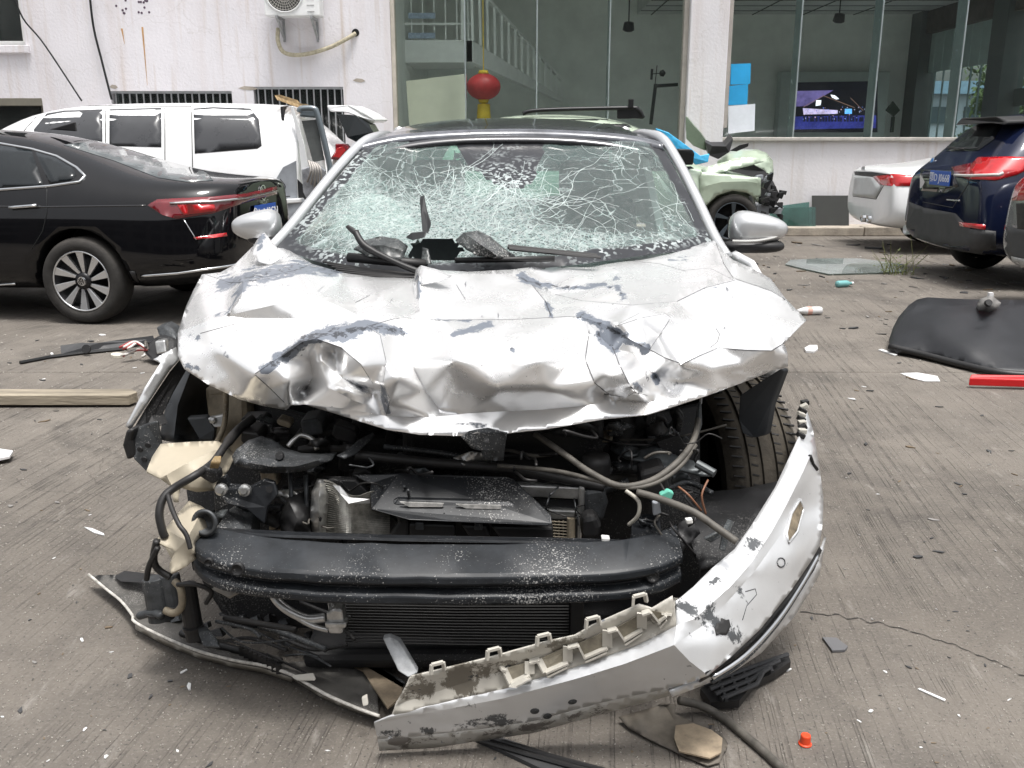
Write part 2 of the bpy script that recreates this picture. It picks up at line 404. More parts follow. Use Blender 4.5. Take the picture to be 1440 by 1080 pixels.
# low kerb in front of the building
k = thing('kerb', 'low weathered concrete kerb running along the foot of the white showroom wall', 'kerb', (4, 14.2, 0)); k['kind'] = 'structure'
kc = M('kerb_concrete', (.36, .32, .27), .9, var=.35, scale=5, bump=.5, bscale=40)
xk = 2.2
while xk < 12:
    MB().bx(xk + .004, xk + 1.49, 13.75, 14.0, 0, .13 + rnd.uniform(-.008, .008)).build('kerb_stone', kc, k, bevel=.012)
    xk += 1.5
MB().bx(-13, 12, 14.0, 14.6, -.05, .10).build('kerb_fill', kc, k)

# ============================================================ BUILDING
FB = 14.6
def bx_(px, Y=FB): return (px - 720) / FPX * (Y * _c + .2)
def zz(py, Y=FB): return D(720, py, Y).z
def wall_mat(name, col, streak, amt):
    m = bpy.data.materials.new(name); m.use_nodes = True; n, l = m.node_tree.nodes, m.node_tree.links; b = n['Principled BSDF']; tc = n.new('ShaderNodeTexCoord')
    def nz(scale, st, det=6):
        mp = n.new('ShaderNodeMapping'); mp.inputs['Scale'].default_value = st; l.new(tc.outputs['Object'], mp.inputs[0]); q = n.new('ShaderNodeTexNoise'); q.inputs['Scale'].default_value = scale; q.inputs['Detail'].default_value = det; l.new(mp.outputs[0], q.inputs['Vector']); return q.outputs['Fac']
    def rng(x, a, b_, c, d):
        q = n.new('ShaderNodeMapRange'); l.new(x, q.inputs[0]); q.inputs[1].default_value = a; q.inputs[2].default_value = b_; q.inputs[3].default_value = c; q.inputs[4].default_value = d; return q.outputs[0]
    def mix(f, a, c):
        q = n.new('ShaderNodeMix'); q.data_type = 'RGBA'; l.new(f, q.inputs['Factor'])
        if isinstance(a, tuple): q.inputs['A'].default_value = (*a, 1)
        else: l.new(a, q.inputs['A'])
        q.inputs['B'].default_value = (*c, 1); return q.outputs['Result']
    c = mix(rng(nz(1.2, (1, 1, 1)), .35, .7, 0, .6), col, tuple(x * .86 for x in col))
    c = mix(rng(nz(3.5, (1, 1, .10)), .50, .78, 0, amt), c, streak)
    c = mix(rng(nz(11, (1, 1, .05)), .58, .78, 0, amt * .8), c, (.46, .36, .27))
    c = mix(rng(nz(16, (1, 1, .8), 8), .67, .72, 0, .25), c, (.42, .40, .37))
    vo = n.new('ShaderNodeTexVoronoi'); vo.feature = 'DISTANCE_TO_EDGE'; vo.inputs['Scale'].default_value = .5
    wp = n.new('ShaderNodeVectorMath'); wp.operation = 'MULTIPLY_ADD'; nc = n.new('ShaderNodeTexNoise'); nc.inputs['Scale'].default_value = 2; nc.inputs['Detail'].default_value = 5; l.new(tc.outputs['Object'], nc.inputs['Vector'])
    l.new(nc.outputs['Color'], wp.inputs[0]); wp.inputs[1].default_value = (.7, .7, .7); l.new(tc.outputs['Object'], wp.inputs[2]); l.new(wp.outputs[0], vo.inputs['Vector'])
    c = mix(rng(vo.outputs['Distance'], 0, .005, .22, 0), c, (.38, .35, .32))
    l.new(c, b.inputs['Base Color']); b.inputs['Roughness'].default_value = .85
    bn = n.new('ShaderNodeTexNoise'); bn.inputs['Scale'].default_value = 25; bn.inputs['Detail'].default_value = 6; l.new(tc.outputs['Object'], bn.inputs['Vector'])
    bp = n.new('ShaderNodeBump'); bp.inputs['Strength'].default_value = .25; bp.inputs['Distance'].default_value = .02; l.new(bn.outputs['Fac'], bp.inputs['Height']); l.new(bp.outputs[0], b.inputs['Normal'])
    return m
WALL = wall_mat('white_render', (.74, .72, .75), (.60, .53, .51), .6)
WALL2 = wall_mat('white_ledge_render', (.78, .765, .79), (.57, .52, .49), .6)
bld = thing('showroom_building', 'white rendered two part building with tall dark glass showroom front and barred low windows', 'building', (0, FB, 0))
def wall_open(name, x0, x1, z0, z1, ops, y0, dep, mat):
    xs = sorted(set([x0, x1] + [q for o in ops for q in (o[0], o[1]) if x0 < q < x1])); zs = sorted(set([z0, z1] + [q for o in ops for q in (o[2], o[3]) if z0 < q < z1]))
    full = lambda i, j: 0 <= i < len(xs) - 1 and 0 <= j < len(zs) - 1 and not any(o[0] - 1e-6 <= xs[i] and xs[i + 1] <= o[1] + 1e-6 and o[2] - 1e-6 <= zs[j] and zs[j + 1] <= o[3] + 1e-6 for o in ops)
    b = MB()
    for i in range(len(xs) - 1):
        for j in range(len(zs) - 1):
            if not full(i, j): continue
            X0, X1, Z0, Z1, y1 = xs[i], xs[i + 1], zs[j], zs[j + 1], y0 + dep
            b.add([(X0, y0, Z0), (X1, y0, Z0), (X1, y0, Z1), (X0, y0, Z1)], [(0, 1, 2, 3)]); b.add([(X0, y1, Z0), (X1, y1, Z0), (X1, y1, Z1), (X0, y1, Z1)], [(3, 2, 1, 0)])
            if not full(i - 1, j): b.add([(X0, y0, Z0), (X0, y0, Z1), (X0, y1, Z1), (X0, y1, Z0)], [(0, 1, 2, 3)])
            if not full(i + 1, j): b.add([(X1, y0, Z0), (X1, y0, Z1), (X1, y1, Z1), (X1, y1, Z0)], [(3, 2, 1, 0)])
            if not full(i, j - 1): b.add([(X0, y0, Z0), (X1, y0, Z0), (X1, y1, Z0), (X0, y1, Z0)], [(3, 2, 1, 0)])
            if not full(i, j + 1): b.add([(X0, y0, Z1), (X1, y0, Z1), (X1, y1, Z1), (X0, y1, Z1)], [(0, 1, 2, 3)])
    return mk(name, b.v, b.f, mat, bld)
xL = bx_(556); TOP = 6.5
wa = (-10.5, bx_(62), zz(64), 5.2); wb = (-10.0, bx_(75), .75, zz(139)); wc = (bx_(170), bx_(336), .9, zz(128)); wd = (bx_(366), bx_(489), .9, zz(122))
wall_open('wall', -13, xL, -.05, TOP, [wa, wb, wc, wd], FB, .28, WALL)
PVC = M('white_window_frame', (.78, .78, .77), .4, var=.06); DK = M('dark_window_room', (.028, .03, .032), .5); DGL = glassmat('window_glass', (.55, .6, .6), 1.0, .05)
STEEL = M('grey_steel', (.36, .37, .38), .45, .6, var=.2, scale=12)
for o, bars in ((wa, 0), (wb, 0), (wc, 1), (wd, 1)):
    wn = MB().bx(o[0], o[1], FB + .30, FB + .34, o[2], o[3]).build('window', DK, bld)
    MB().bx(o[0], o[1], FB + .14, FB + .146, o[2], o[3]).build('pane', DGL, wn)
    if not bars:
        fr = MB(); nxt = o[1]
        for xx_ in ([o[1] - .03, o[1] - .56, o[1] - .82, o[1] - 2.0] if o is wa else [o[1] - .03, o[1] - .95, o[1] - 2.]): fr.bx(xx_ - .045, xx_ + .03, FB + .09, FB + .15, o[2], o[3])
        fr.bx(o[0], o[1], FB + .085, FB + .15, o[2], o[2] + .07); fr.bx(o[0], o[1], FB + .085, FB + .15, o[3] - .06, o[3]); fr.build('frame', PVC if o is wa else M('olive_shutter', (.16, .15, .12), .7), wn, bevel=.004)
        if o is wa: MB().bx(o[0], o[1] + .06, FB - .07, FB + .1, o[2] - .11, o[2]).build('sill', WALL, wn, bevel=.01)
        else: MB().bx(o[0], o[1], FB - .01, FB + .12, o[3] - .10, o[3] + .01).build('lintel_trim', M('olive_shutter', (.16, .15, .12), .7), wn, bevel=.005)
    else:
        x = o[0] + .06
        while x < o[1]:
            MB().bx(x - .009, x + .009, FB + .03, FB + .05, o[2], o[3] - .01).build('window_bar', STEEL, wn); x += .105
        MB().bx(o[0], o[1], FB + .02, FB + .06, o[3] - .035, o[3]).build('bar_rail', STEEL, wn)
# right: pillar, ledge wall, sills
pA, pB = bx_(958), bx_(1010)
MB().bx(pA, pB, FB - .12, FB + .45, -.05, TOP).build('pillar', WALL, bld, bevel=.015)
TAN = M('tan_trim', (.40, .37, .34), .6, var=.15)
MB().bx(pA - .07, pA - .003, FB + .0, FB + .2, .2, TOP).build('trim_strip', TAN, bld); MB().bx(pB + .003, pB + .08, FB, FB + .2, 1.55, TOP).build('trim_strip', TAN, bld)
MB().bx(xL + .003, xL + .06, FB + .02, FB + .24, .2, TOP).build('trim_strip', M('beige_trim', (.5, .46, .40), .6), bld)
zl = zz(193)
MB().bx(pB + .003, 12, FB - .02, FB + .3, -.05, zl - .06).build('ledge_wall', WALL2, bld)
MB().bx(pB - .05, 12, FB - .10, FB + .34, zl - .057, zl).build('ledge_sill', M('sill_stone', (.44, .42, .39), .7, var=.25), bld, bevel=.012)
MB().bx(xL + .06, pA - .07, FB + .02, FB + .3, -.05, .28).build('glazing_base', WALL, bld)
MB().bx(-13, 12, FB + .003, FB + 7, TOP, TOP + .3).build('roof_slab', WALL, bld)
GL = glassmat('showroom_glass', (.93, .965, .95), 1.2, .01, (.45, .47, .46))
FIN = M('glass_fin', (.26, .33, .34), .25, .3, var=.1)
def glaze(pxs, z0):
    for a, b in zip(pxs, pxs[1:]):
        MB().bx(bx_(a) + .012, bx_(b) - .012, FB + .10, FB + .112, z0, TOP).build('pane', GL, bld)
    for a in pxs[1:-1]:
        f = MB().bx(bx_(a) - .009, bx_(a) + .009, FB + .09, FB + .122, z0, TOP).build('mullion_seam', M('silver_seam', (.42, .48, .49), .35, .5), bld)
        MB().bx(bx_(a) - .008, bx_(a) + .008, FB + .125, FB + .42, z0, TOP).build('glass_fin', FIN, bld)
glaze([561, 656, 754, 853, 953], .28); glaze([1016, 1112, 1221, 1335, 1462, 1600, 1740], zl)
# showroom inside
IN_W = M('room_wall', (.86, .88, .85), .8, var=.1, scale=2); IN_C = M('room_ceiling', (.62, .63, .62), .85, var=.12, scale=3)
BW, RX, CZ = 21.5, 9.0, 4.0
MB().bx(xL - .3, 12, FB + .35, BW, .18, .25).build('room_floor', M('room_floor_tile', (.55, .54, .52), .25, var=.1), bld)
MB().bx(xL - .3, RX, BW, BW + .2, .2, TOP).build('room_back_wall', IN_W, bld)
MB().bx(xL - .32, xL - .05, FB + .3, BW, .2, TOP).build('room_side_wall', IN_W, bld)
MB().bx(pA + .1, RX + .4, FB + .5, BW, CZ, CZ + .1).build('room_ceiling', IN_C, bld); MB().bx(xL - .3, pA + .1, FB + .5, BW, CZ + 1.9, CZ + 2.0).build('room_ceiling', IN_C, bld); MB().bx(pA + .1, pA + .2, FB + .5, BW, CZ + .1, CZ + 2.0).build('ceiling_upstand', IN_C, bld)  # left hall ceiling raised out of view to let more light onto the railing
cj = M('ceiling_joint', (.09, .095, .09), .9)
for q in range(9): MB().bx(pA + .1, RX, FB + 1 + q * .75, FB + 1.02 + q * .75, CZ - .012, CZ - .002).build('ceiling_joint', cj, bld)
for q in range(5): MB().bx(pA + .4 + 1.1 * q, pA + .42 + 1.1 * q, FB + .6, BW, CZ - .016, CZ - .003).build('ceiling_joint', cj, bld)
DKP = M('dark_grey_panel', (.10, .115, .115), .5, var=.1)
for px_, Yc_ in ((1284, 21.2), (1385, 17.6), (1452, 15.9)):
    MB().bx(RX - .30, RX + .12, Yc_ - .28, Yc_ + .28, .2, CZ).build('room_column', DKP, bld, bevel=.01)
MB().bx(RX - .2, RX + .15, FB + .4, BW - .3, CZ - .45, CZ - .003).build('header_beam', M('brown_beam', (.10, .088, .078), .8, var=.3), bld)
SG = glassmat('side_glass', (.90, .96, .95), 1.0, .02, (.6, .7, .68)); BL = M('pale_blind', (.42, .52, .50), .7, var=.08)
for q in range(8):
    y0 = 17.9 + q * .4; MB().bx(RX, RX + .01, y0 + .01, y0 + .39, .3, CZ - .45).build('pane', SG, bld); MB().bx(RX - .015, RX + .02, y0 - .008, y0 + .008, .3, CZ - .45).build('side_mullion', FIN, bld)
    MB().bx(RX - .06, RX - .05, y0 + .01, y0 + .39, 2.75, CZ - .46).build('blind_panel', BL, bld)
for q in range(3):
    y0 = 16.15 + q * .38; MB().bx(RX, RX + .01, y0 + .01, y0 + .37, .3, CZ - .45).build('pane', SG, bld); MB().bx(RX - .02, RX + .03, y0 - .015, y0 + .015, .3, CZ - .45).build('side_mullion', DKP, bld)
MB().bx(RX - .03, RX + .05, 16.1, 17.3, 1.95, 2.25).build('side_transom', DKP, bld)
# balcony and railing modelled indoors, standing for a reflection in the left glazing
WHT = M('white_balcony_paint', (.88, .89, .88), .6, var=.06)
mz = thing('reflected_balcony', 'white mezzanine landing with sloping balustrade behind the left showroom glass', 'staircase', tuple(D(620, 165, 17)))
MB().bx(bx_(556, 17.4), D(665, 60, 17).x, 17, 18.6, D(660, 88, 17).z, D(660, 56, 17).z).build('landing_slab', WHT, mz, bevel=.01)
def quadbar(name, a0, a1, b0, b1, Ya, Yb, t, mat):
    v = [D(*a0, Ya), D(*a1, Ya), D(*b1, Yb), D(*b0, Yb)]; return MB().prism(v, (t, 0, 0)).build(name, mat, mz)
quadbar('balcony_edge', (664, 57), (664, 87), (792, 138), (792, 144), 17, 20.8, -.12, WHT)
quadbar('hand_rail', (662, -32), (662, -27), (792, 112), (792, 115), 17, 20.8, -.06, WHT)
for q in range(15):
    t = 1 - (1 - q / 14.0) ** 1.0
    Yq = 17.02 + 3.7 * t; k_ = (Yq - 17) / 3.8; w_ = (1 / 17 + (1 / 20.8 - 1 / 17) * 0); 
    # points interpolate along the straight string and rail in space
    lo = D(664, 57, 17).lerp(D(792, 138, 20.8), k_); hi = D(662, -27, 17).lerp(D(792, 115, 20.8), k_)
    MB().bar(lo, hi, .045).build('baluster', WHT, mz)
for q in range(6):
    x = D(578 + q * 16, 20, 17).x; MB().bar((x, 17.06, D(600, 57, 17).z), (x, 17.06, D(600, -30, 17).z), .022).build('baluster', WHT, mz)
for yy in (-30, 33): MB().bar((bx_(560, 17.06), 17.06, D(600, yy, 17).z), (D(664, 0, 17).x, 17.06, D(600, yy, 17).z), .035).build('hand_rail', WHT, mz)
MB().bar(D(652, 57, 17), D(652, -30, 17), .09).build('newel_post', WHT, mz)
blu = M('blue_white_tile', (.40, .48, .62), .5, var=.3, scale=30)
for yy in (22, 50): plate('pattern_panel', [(574, yy - 4), (612, yy - 4), (612, yy + 4), (574, yy + 4)], blu, mz, Y=16.98)
# lantern
RED = M('red_silk', (.46, .035, .04), .5, var=.15, scale=20); YEL = M('yellow_tassel', (.72, .50, .05), .7, var=.2)
lc = D(680, 122, 15.6); lr = .275
ln = thing('red_lantern', 'round red paper lantern with yellow tassel hanging behind the showroom glass', 'lantern', tuple(lc - Vector((0, 0, .5))))
b = MB(); n_ = 32; prof = []
for i in range(15):
    a = -math.pi / 2 + math.pi * i / 14; prof.append((max(.08, lr * math.cos(a)), .205 * math.sin(a)))
b.lathe(lc, (0, 0, 1), prof, 40)
for i, v in enumerate(b.v):
    d = v - lc; a = math.atan2(d.y, d.x); s_ = 1 - .035 * abs(math.sin(a * 10)); b.v[i] = lc + Vector((d.x * s_, d.y * s_, d.z))
b.build('lantern_body', RED, ln, smooth=True)
MB().lathe(lc, (0, 0, 1), [(.0, .25), (.07, .25), (.09, .2), (.07, .19)], 20).build('gold_cap', YEL, ln, smooth=True); MB().lathe(lc, (0, 0, 1), [(.07, -.19), (.09, -.2), (.07, -.25), (0, -.25)], 20).build('gold_cap', YEL, ln, smooth=True)
MB().tube([lc + Vector((0, 0, .25)), (lc.x, lc.y, CZ + 1.9)], .008).build('cord', YEL, ln)
MB().lathe(lc, (0, 0, 1), [(.02, -.25), (.10, -.27), (.115, -.50), (.09, -.55), (0, -.55)], 24).build('tassel', YEL, ln, smooth=True)
# cream board, posts
o = plate('cream_board', [(571, 114, 15.3), (653, 104, 15.3), (656, 196, 15.2), (577, 196, 15.2)], M('cream_board', (.62, .60, .50), .6, var=.05), None, ext=(0, .03, 0)); tag(o, 'pale cream board propped behind the left showroom glass', 'board')
t = thing('black_post', 'thin black post with angled arm and gauge behind the showroom glass', 'post', tuple(D(915, 170, 15.4)))
BLK = M('black_metal', (.015, .016, .017), .4, .3)
MB().bar(D(915, 175, 15.4), D(922, 118, 15.4), .05).build('upright', BLK, t); MB().bar(D(921, 121, 15.4), D(953, 119, 15.4), .07, .05).build('arm', BLK, t)
MB().bar(D(921, 120, 15.4), D(924, 92, 15.4), .012).build('rod', BLK, t); MB().bar(D(916, 104, 15.4), D(930, 103, 15.4), .012).build('rod', BLK, t); MB().bar(D(916, 112, 15.4), D(917, 97, 15.4), .035).build('vane', BLK, t)
MB().lathe(D(931, 103, 15.4), (1, 0, .1), [(0, -.05), (.04, -.03), (.055, .02), (.02, .05), (0, .06)], 16).build('gauge', BLK, t, smooth=True)
# ceiling lamps
for (px_, py_, Y_) in ((884, 38, 18.5), (1180, 26, 18.5)):
    p = D(px_, py_, Y_); t = thing('ceiling_spotlight', 'small black spotlight hanging from the showroom ceiling above the %s' % ('big screen' if px_ > 1000 else 'left glazed hall'), 'light', tuple(p), 'showroom ceiling spotlights')
    MB().tube([p, (p.x, p.y, CZ if px_ > 1000 else CZ + 1.9)], .012).build('stem', BLK, t); MB().lathe(p, (0, .4, -1), [(0, -.10), (.09, -.08), (.11, .05), (.08, .07), (0, .06)], 20).build('lamp_head', BLK, t, smooth=True)
# posters on the glass
for (pl, c, lb) in (([(1028, 90), (1056, 89), (1055, 118), (1027, 119)], (.02, .36, .72), 'bright blue square sheet, the upper one taped to the showroom glass'),
                    ([(1024, 121), (1052, 118), (1051, 147), (1023, 148)], (.02, .34, .68), 'bright blue square sheet taped to the glass just above the white paper'),
                    ([(1024, 149), (1062, 146), (1061, 184), (1024, 188)], (.72, .76, .82), 'white paper sheet taped to the glass under two blue sheets')):
    o = plate('paper_sheet', pl, M('paper' + str(c[0]) + str(c[1]), c, .6, var=.10, scale=4), None, Y=FB + .09, ext=(0, .003, 0), bevel=0); tag(o, lb, 'paper')
# screen
tv = thing('video_screen', 'large lit video screen in grey surround showing a night stage and crowd', 'screen', tuple(D(1175, 188, 21.2)))
YS = 21.0
SUR = M('screen_surround', (.42, .47, .46), .5, var=.06)
xa, xb_ = D(1097, 150, YS).x, D(1250, 150, YS).x; zt_, zb_ = D(1175, 100, YS).z, D(1175, 190, YS).z
MB().bx(xa, xb_, YS + .1, YS + .4, .3, zt_).build('surround', SUR, tv, bevel=.02)
def scr(name, pl, col, e, dy):
    return plate(name, pl, M('scr_%s' % name, col, .4, var=.45, scale=6, emit=e), tv, Y=YS + .1 - dy, ext=(0, .003, 0), bevel=0)
scr('screen_glass', [(1113, 116), (1234, 114), (1234, 186), (1113, 186)], (.004, .005, .012), .3, .01)
scr('sky_beams', [(1116, 128), (1172, 127), (1160, 134), (1135, 149), (1116, 150)], (.10, .08, .22), .9, .016)
for i, (a, b_) in enumerate((((1130, 150), (1158, 134)), ((1158, 134), (1202, 151)), ((1196, 137), (1214, 155)))):
    plate('stage_truss', [(a[0], a[1]), (b_[0], b_[1]), (b_[0], b_[1] + 1.0), (a[0], a[1] + 1.0)], M('scr_truss', (.25, .15, .12), .5, emit=.5), tv, Y=YS + .078, ext=(0, .003, 0), bevel=0)
scr('stage_glow', [(1129, 152), (1178, 155), (1178, 160), (1130, 161)], (.42, .36, .55), 1.0, .022)
scr('stage_spot', [(1188, 153), (1198, 153), (1198, 160), (1188, 160)], (.10, .35, .85), 1.2, .024)
scr('lamp_glow', [(1148, 141), (1155, 141), (1154, 148), (1147, 149)], (.8, .82, 1.0), 1.4, .024)
scr('lamp_glow', [(1168, 133), (1174, 134), (1180, 139), (1176, 140), (1170, 137)], (.8, .82, 1.0), 1.4, .024)
scr('crowd_floor', [(1114, 164), (1232, 162), (1232, 180), (1114, 182)], (.02, .025, .16), .9, .020)
r_ = random.Random(3)
for q in range(22):
    x = 1130 + q * 4.3 + r_.uniform(-1, 1); h_ = r_.uniform(6, 11); plate('crowd_figure', [(x, 171), (x + 3, 171), (x + 3.2, 171 - h_ * .6), (x + 2.4, 171 - h_), (x + .8, 171 - h_), (x, 171 - h_ * .6)], M('scr_figure', (.01, .012, .04), .5, emit=.4), tv, Y=YS + .072, ext=(0, .002, 0), bevel=0)
for q in range(60):
    x, y = r_.uniform(1128, 1230), r_.uniform(150, 168); plate('screen_sparkle', [(x, y), (x + r_.uniform(.6, 2), y), (x + 1, y + r_.uniform(.6, 2))], M('scr_spark%d' % (q % 4), ((.6, .6, .9), (.2, .3, .9), (.8, .5, .6), (.1, .15, .5))[q % 4], .5, emit=.8), tv, Y=YS + .068, ext=(0, .002, 0), bevel=0)
# dark diamond ornament
t = thing('diamond_ornament', 'dark diamond shaped ornament on a stem beside the video screen', 'ornament', tuple(D(1255, 184, 20.6)))
GRN = M('dark_green_leaf', (.012, .03, .018), .7)
plate('diamond', [(1256, 142), (1266, 155), (1257, 164), (1246, 155)], GRN, t, Y=20.6, ext=(0, .05, 0)); MB().bar(D(1256, 164, 20.62), D(1254, 186, 20.62), .06).build('stem', GRN, t)
# outside, beyond the side glazing
fb = thing('far_office_block', 'pale blue office block seen through the showroom side windows', 'building', (26, 48, 0))
MB().bx(16, 44, 48, 58, 0, 3.5).build('wall', M('far_blue_wall', (.50, .58, .66), .8, var=.08), fb)
for zf in (.3, 2.1):
    for q in range(14): MB().bx(16.8 + q * 1.9, 17.8 + q * 1.9, 47.9, 47.99, zf, zf + .8).build('window', M('far_glass', (.08, .12, .14), .2), fb)
MB().bx(15.6, 44, 47.5, 58, 3.5, 4.1).build('roof', M('far_blue_roof', (.25, .40, .55), .6), fb)
def tree(name, label, base, h, r, n, seed):
    q = random.Random(seed); t = thing(name, label, 'tree', base); bs = Vector(base)
    b = MB(); b.tube([bs, bs + Vector((.05, 0, h * .35)), bs + Vector((-.05, .1, h * .7))], [.16, .12, .05], 8)
    for i in range(7):
        a = q.uniform(0, 6.3); s0 = bs + Vector((0, 0, h * q.uniform(.35, .6))); b.tube([s0, s0 + Vector((math.cos(a) * r * .6, math.sin(a) * r * .6, h * .2))], [.06, .02], 6)
    b.build('trunk', M('bark', (.10, .08, .06), .9), t)
    c = MB(); cl = [Vector((q.gauss(0, .5) * r, q.gauss(0, .5) * r, h * .68 + q.gauss(0, .16) * h)) for _ in range(26)]
    for i in range(n):
        p = bs + q.choice(cl) + Vector((q.gauss(0, .2), q.gauss(0, .2), q.gauss(0, .2))) * r
        d = Vector((q.gauss(0, 1), q.gauss(0, 1), q.gauss(0, 1))).normalized(); e = d.orthogonal().normalized(); s_ = q.uniform(.06, .13)
        f_ = d.cross(e); c.add([p - e * s_, p + f_ * s_ * .5, p + e * s_, p - f_ * s_ * .5], [(0, 1, 2, 3)])
    c.build('crown', M('leaf', (.075, .12, .03), .6, var=.4, scale=3), t)
tree('broadleaf_tree', 'bright green leafy tree seen through the far side window of the showroom', (14.6, 24.5, 0), 5.0, 1.5, 3500, 2)
tree('broadleaf_tree', 'small dark tree in front of the pale blue office block', (15.6, 31.5, 0), 3.2, .8, 1500, 5)

# ============================================================ wall fittings
ac = thing('air_conditioner', 'white outdoor air conditioner unit bracketed to the rendered wall', 'air conditioner', tuple(D(412, 40, FB)))
ACW = M('ac_white', (.76, .77, .77), .45, var=.08, dust=.3)
x0, x1 = D(371, 0, 14.2).x, D(449, 0, 14.2).x; z0 = D(400, 22, 14.2).z
MB().bx(x0, x1, 14.2, 14.5, z0, z0 + .62).build('casing', ACW, ac, bevel=.015)
fc = Vector((x0 + (x1 - x0) * .37, 14.195, z0 + .31))
MB().lathe(fc, (0, -1, 0), [(.27, -.002), (.275, .012), (.255, .014), (.252, -.002)], 40).build('fan_ring', ACW, ac, smooth=True)
MB().lathe(fc, (0, -1, 0), [(.0, .003), (.252, .003)], 40).build('fan_opening', M('ac_dark', (.05, .05, .048), .8), ac)
for q in range(36):
    a = q * math.pi / 18; MB().bar(fc + Vector((math.cos(a) * .04, -.012, math.sin(a) * .04)), fc + Vector((math.cos(a + .25) * .252, -.012, math.sin(a + .25) * .252)), .004).build('grille_wire', M('ac_wire', (.45, .44, .40), .5), ac)
for q in range(6): MB().lathe(fc, (0, -1, 0), [(.05 + q * .036, .010), (.054 + q * .036, .012), (.054 + q * .036, .010)], 32).build('grille_ring', M('ac_wire', (.45, .44, .40), .5), ac)
for q in range(3): MB().bx(x0 + (x1 - x0) * .77, x0 + (x1 - x0) * .9, 14.194, 14.2, z0 + .05 + q * .085, z0 + .06 + q * .085).build('vent_slot', M('ac_slot', (.35, .35, .35), .6), ac)
for xq in (x0 + .16, x1 - .14):
    MB().bx(xq, xq + .03, 14.16, 14.6, z0 - .04, z0).build('bracket', STEEL, ac); MB().bar((xq + .015, 14.58, z0 - .28), (xq + .015, 14.2, z0 - .03), .03).build('bracket', STEEL, ac); MB().bx(xq, xq + .03, 14.56, 14.6, z0 - .32, z0 - .04).build('bracket', STEEL, ac)
o = hose('refrigerant_hose', [(391, 40, 14.45), (391, 58, 14.4), (400, 74, 14.45), (425, 77, 14.5), (460, 68, 14.52), (485, 56, 14.52), (500, 47, 14.58)], .032, M('beige_wrap', (.42, .38, .28), .8, var=.3, scale=25), None); tag(o, 'beige wrapped pipe curving from the air conditioner to a hole in the wall', 'pipe')
o = MB().lathe(D(500, 46, FB - .005), (0, -1, 0), [(0, .004), (.055, .004), (.055, 0)], 20).build('pipe_sleeve', BLK); tag(o, 'black round pipe hole in the white wall right of the air conditioner', 'pipe hole')
o = hose('wall_cable', [(124, -30, 14.5), (131, 35, 14.5), (143, 85, 14.5), (157, 140, 14.45)], .017, BLK, None); tag(o, 'black cable hanging down the white wall between the window and the barred windows', 'cable')
o = hose('wall_cable', [(14, -20, 14.4), (32, 25, 14.45), (62, 62, 14.5), (115, 142, 14.4)], .012, BLK, None); tag(o, 'thin black cable slanting across the upper left window and wall', 'cable')
RUST = M('rust_streak', (.45, .27, .12), .9, var=.3)
for (pl, w_) in (([(171, 40), (175, 62)], .03), ([(200, 38), (203, 60), (207, 120)], .025)):
    a, b_ = pl[0], pl[-1]; plate('rust_streak', [(a[0] - 1.3, a[1]), (a[0] + 1.5, a[1]), (b_[0] + .4, b_[1]), (b_[0], b_[1])], RUST, bld, Y=FB - .003, ext=(0, .001, 0), bevel=0)
r_ = random.Random(5)
for q in range(16):
    x = (163 if q < 6 else 195) + r_.uniform(0, 15); y = r_.uniform(-2, 20); MB().lathe(D(x, y, FB - .001), (0, -1, 0), [(0, .003), (.017, .002), (.018, 0)], 8).build('bolt_hole', M('hole_dark', (.10, .07, .10), .9), bld)
for (x, y, w_) in ((160, 122, 6), (505, 113, 9), (349, 124, 14)):
    plate('spalled_patch', [(x - w_, y), (x - w_ * .4, y - 3), (x + w_ * .5, y - 2), (x + w_, y + 1), (x + w_ * .3, y + 3), (x - w_ * .5, y + 2)], M('bare_plaster', (.38, .34, .29), .9, var=.3), bld, Y=FB - .004, ext=(0, .002, 0), bevel=0)
# things leaning against the ledge wall
LG = glassmat('leaning_glass', (.30, .50, .46), .9, .12, (.20, .32, .30))
for (pl, lb) in (([(1086, 291, 14.25), (1138, 284, 14.4), (1138, 328, 14.15), (1086, 328, 14.15)], 'green tinted glass sheet leaning on the wall, the taller one behind'), ([(1082, 293, 14.15), (1147, 291, 14.2), (1147, 329, 14.04), (1082, 329, 14.04)], 'green tinted glass sheet leaning in front of another against the ledge wall')):
    o = plate('glass_sheet', pl, LG, None, ext=(0, .012, 0), bevel=0); tag(o, lb, 'glass sheet')
o = plate('black_board', [(1142, 275, 14.5), (1194, 275, 14.5), (1194, 329, 14.3), (1142, 329, 14.3)], M('black_board', (.022, .024, .022), .7, var=.3), None, ext=(0, .02, 0)); tag(o, 'matt black square board leaning on the ledge wall beside the glass sheets', 'board')
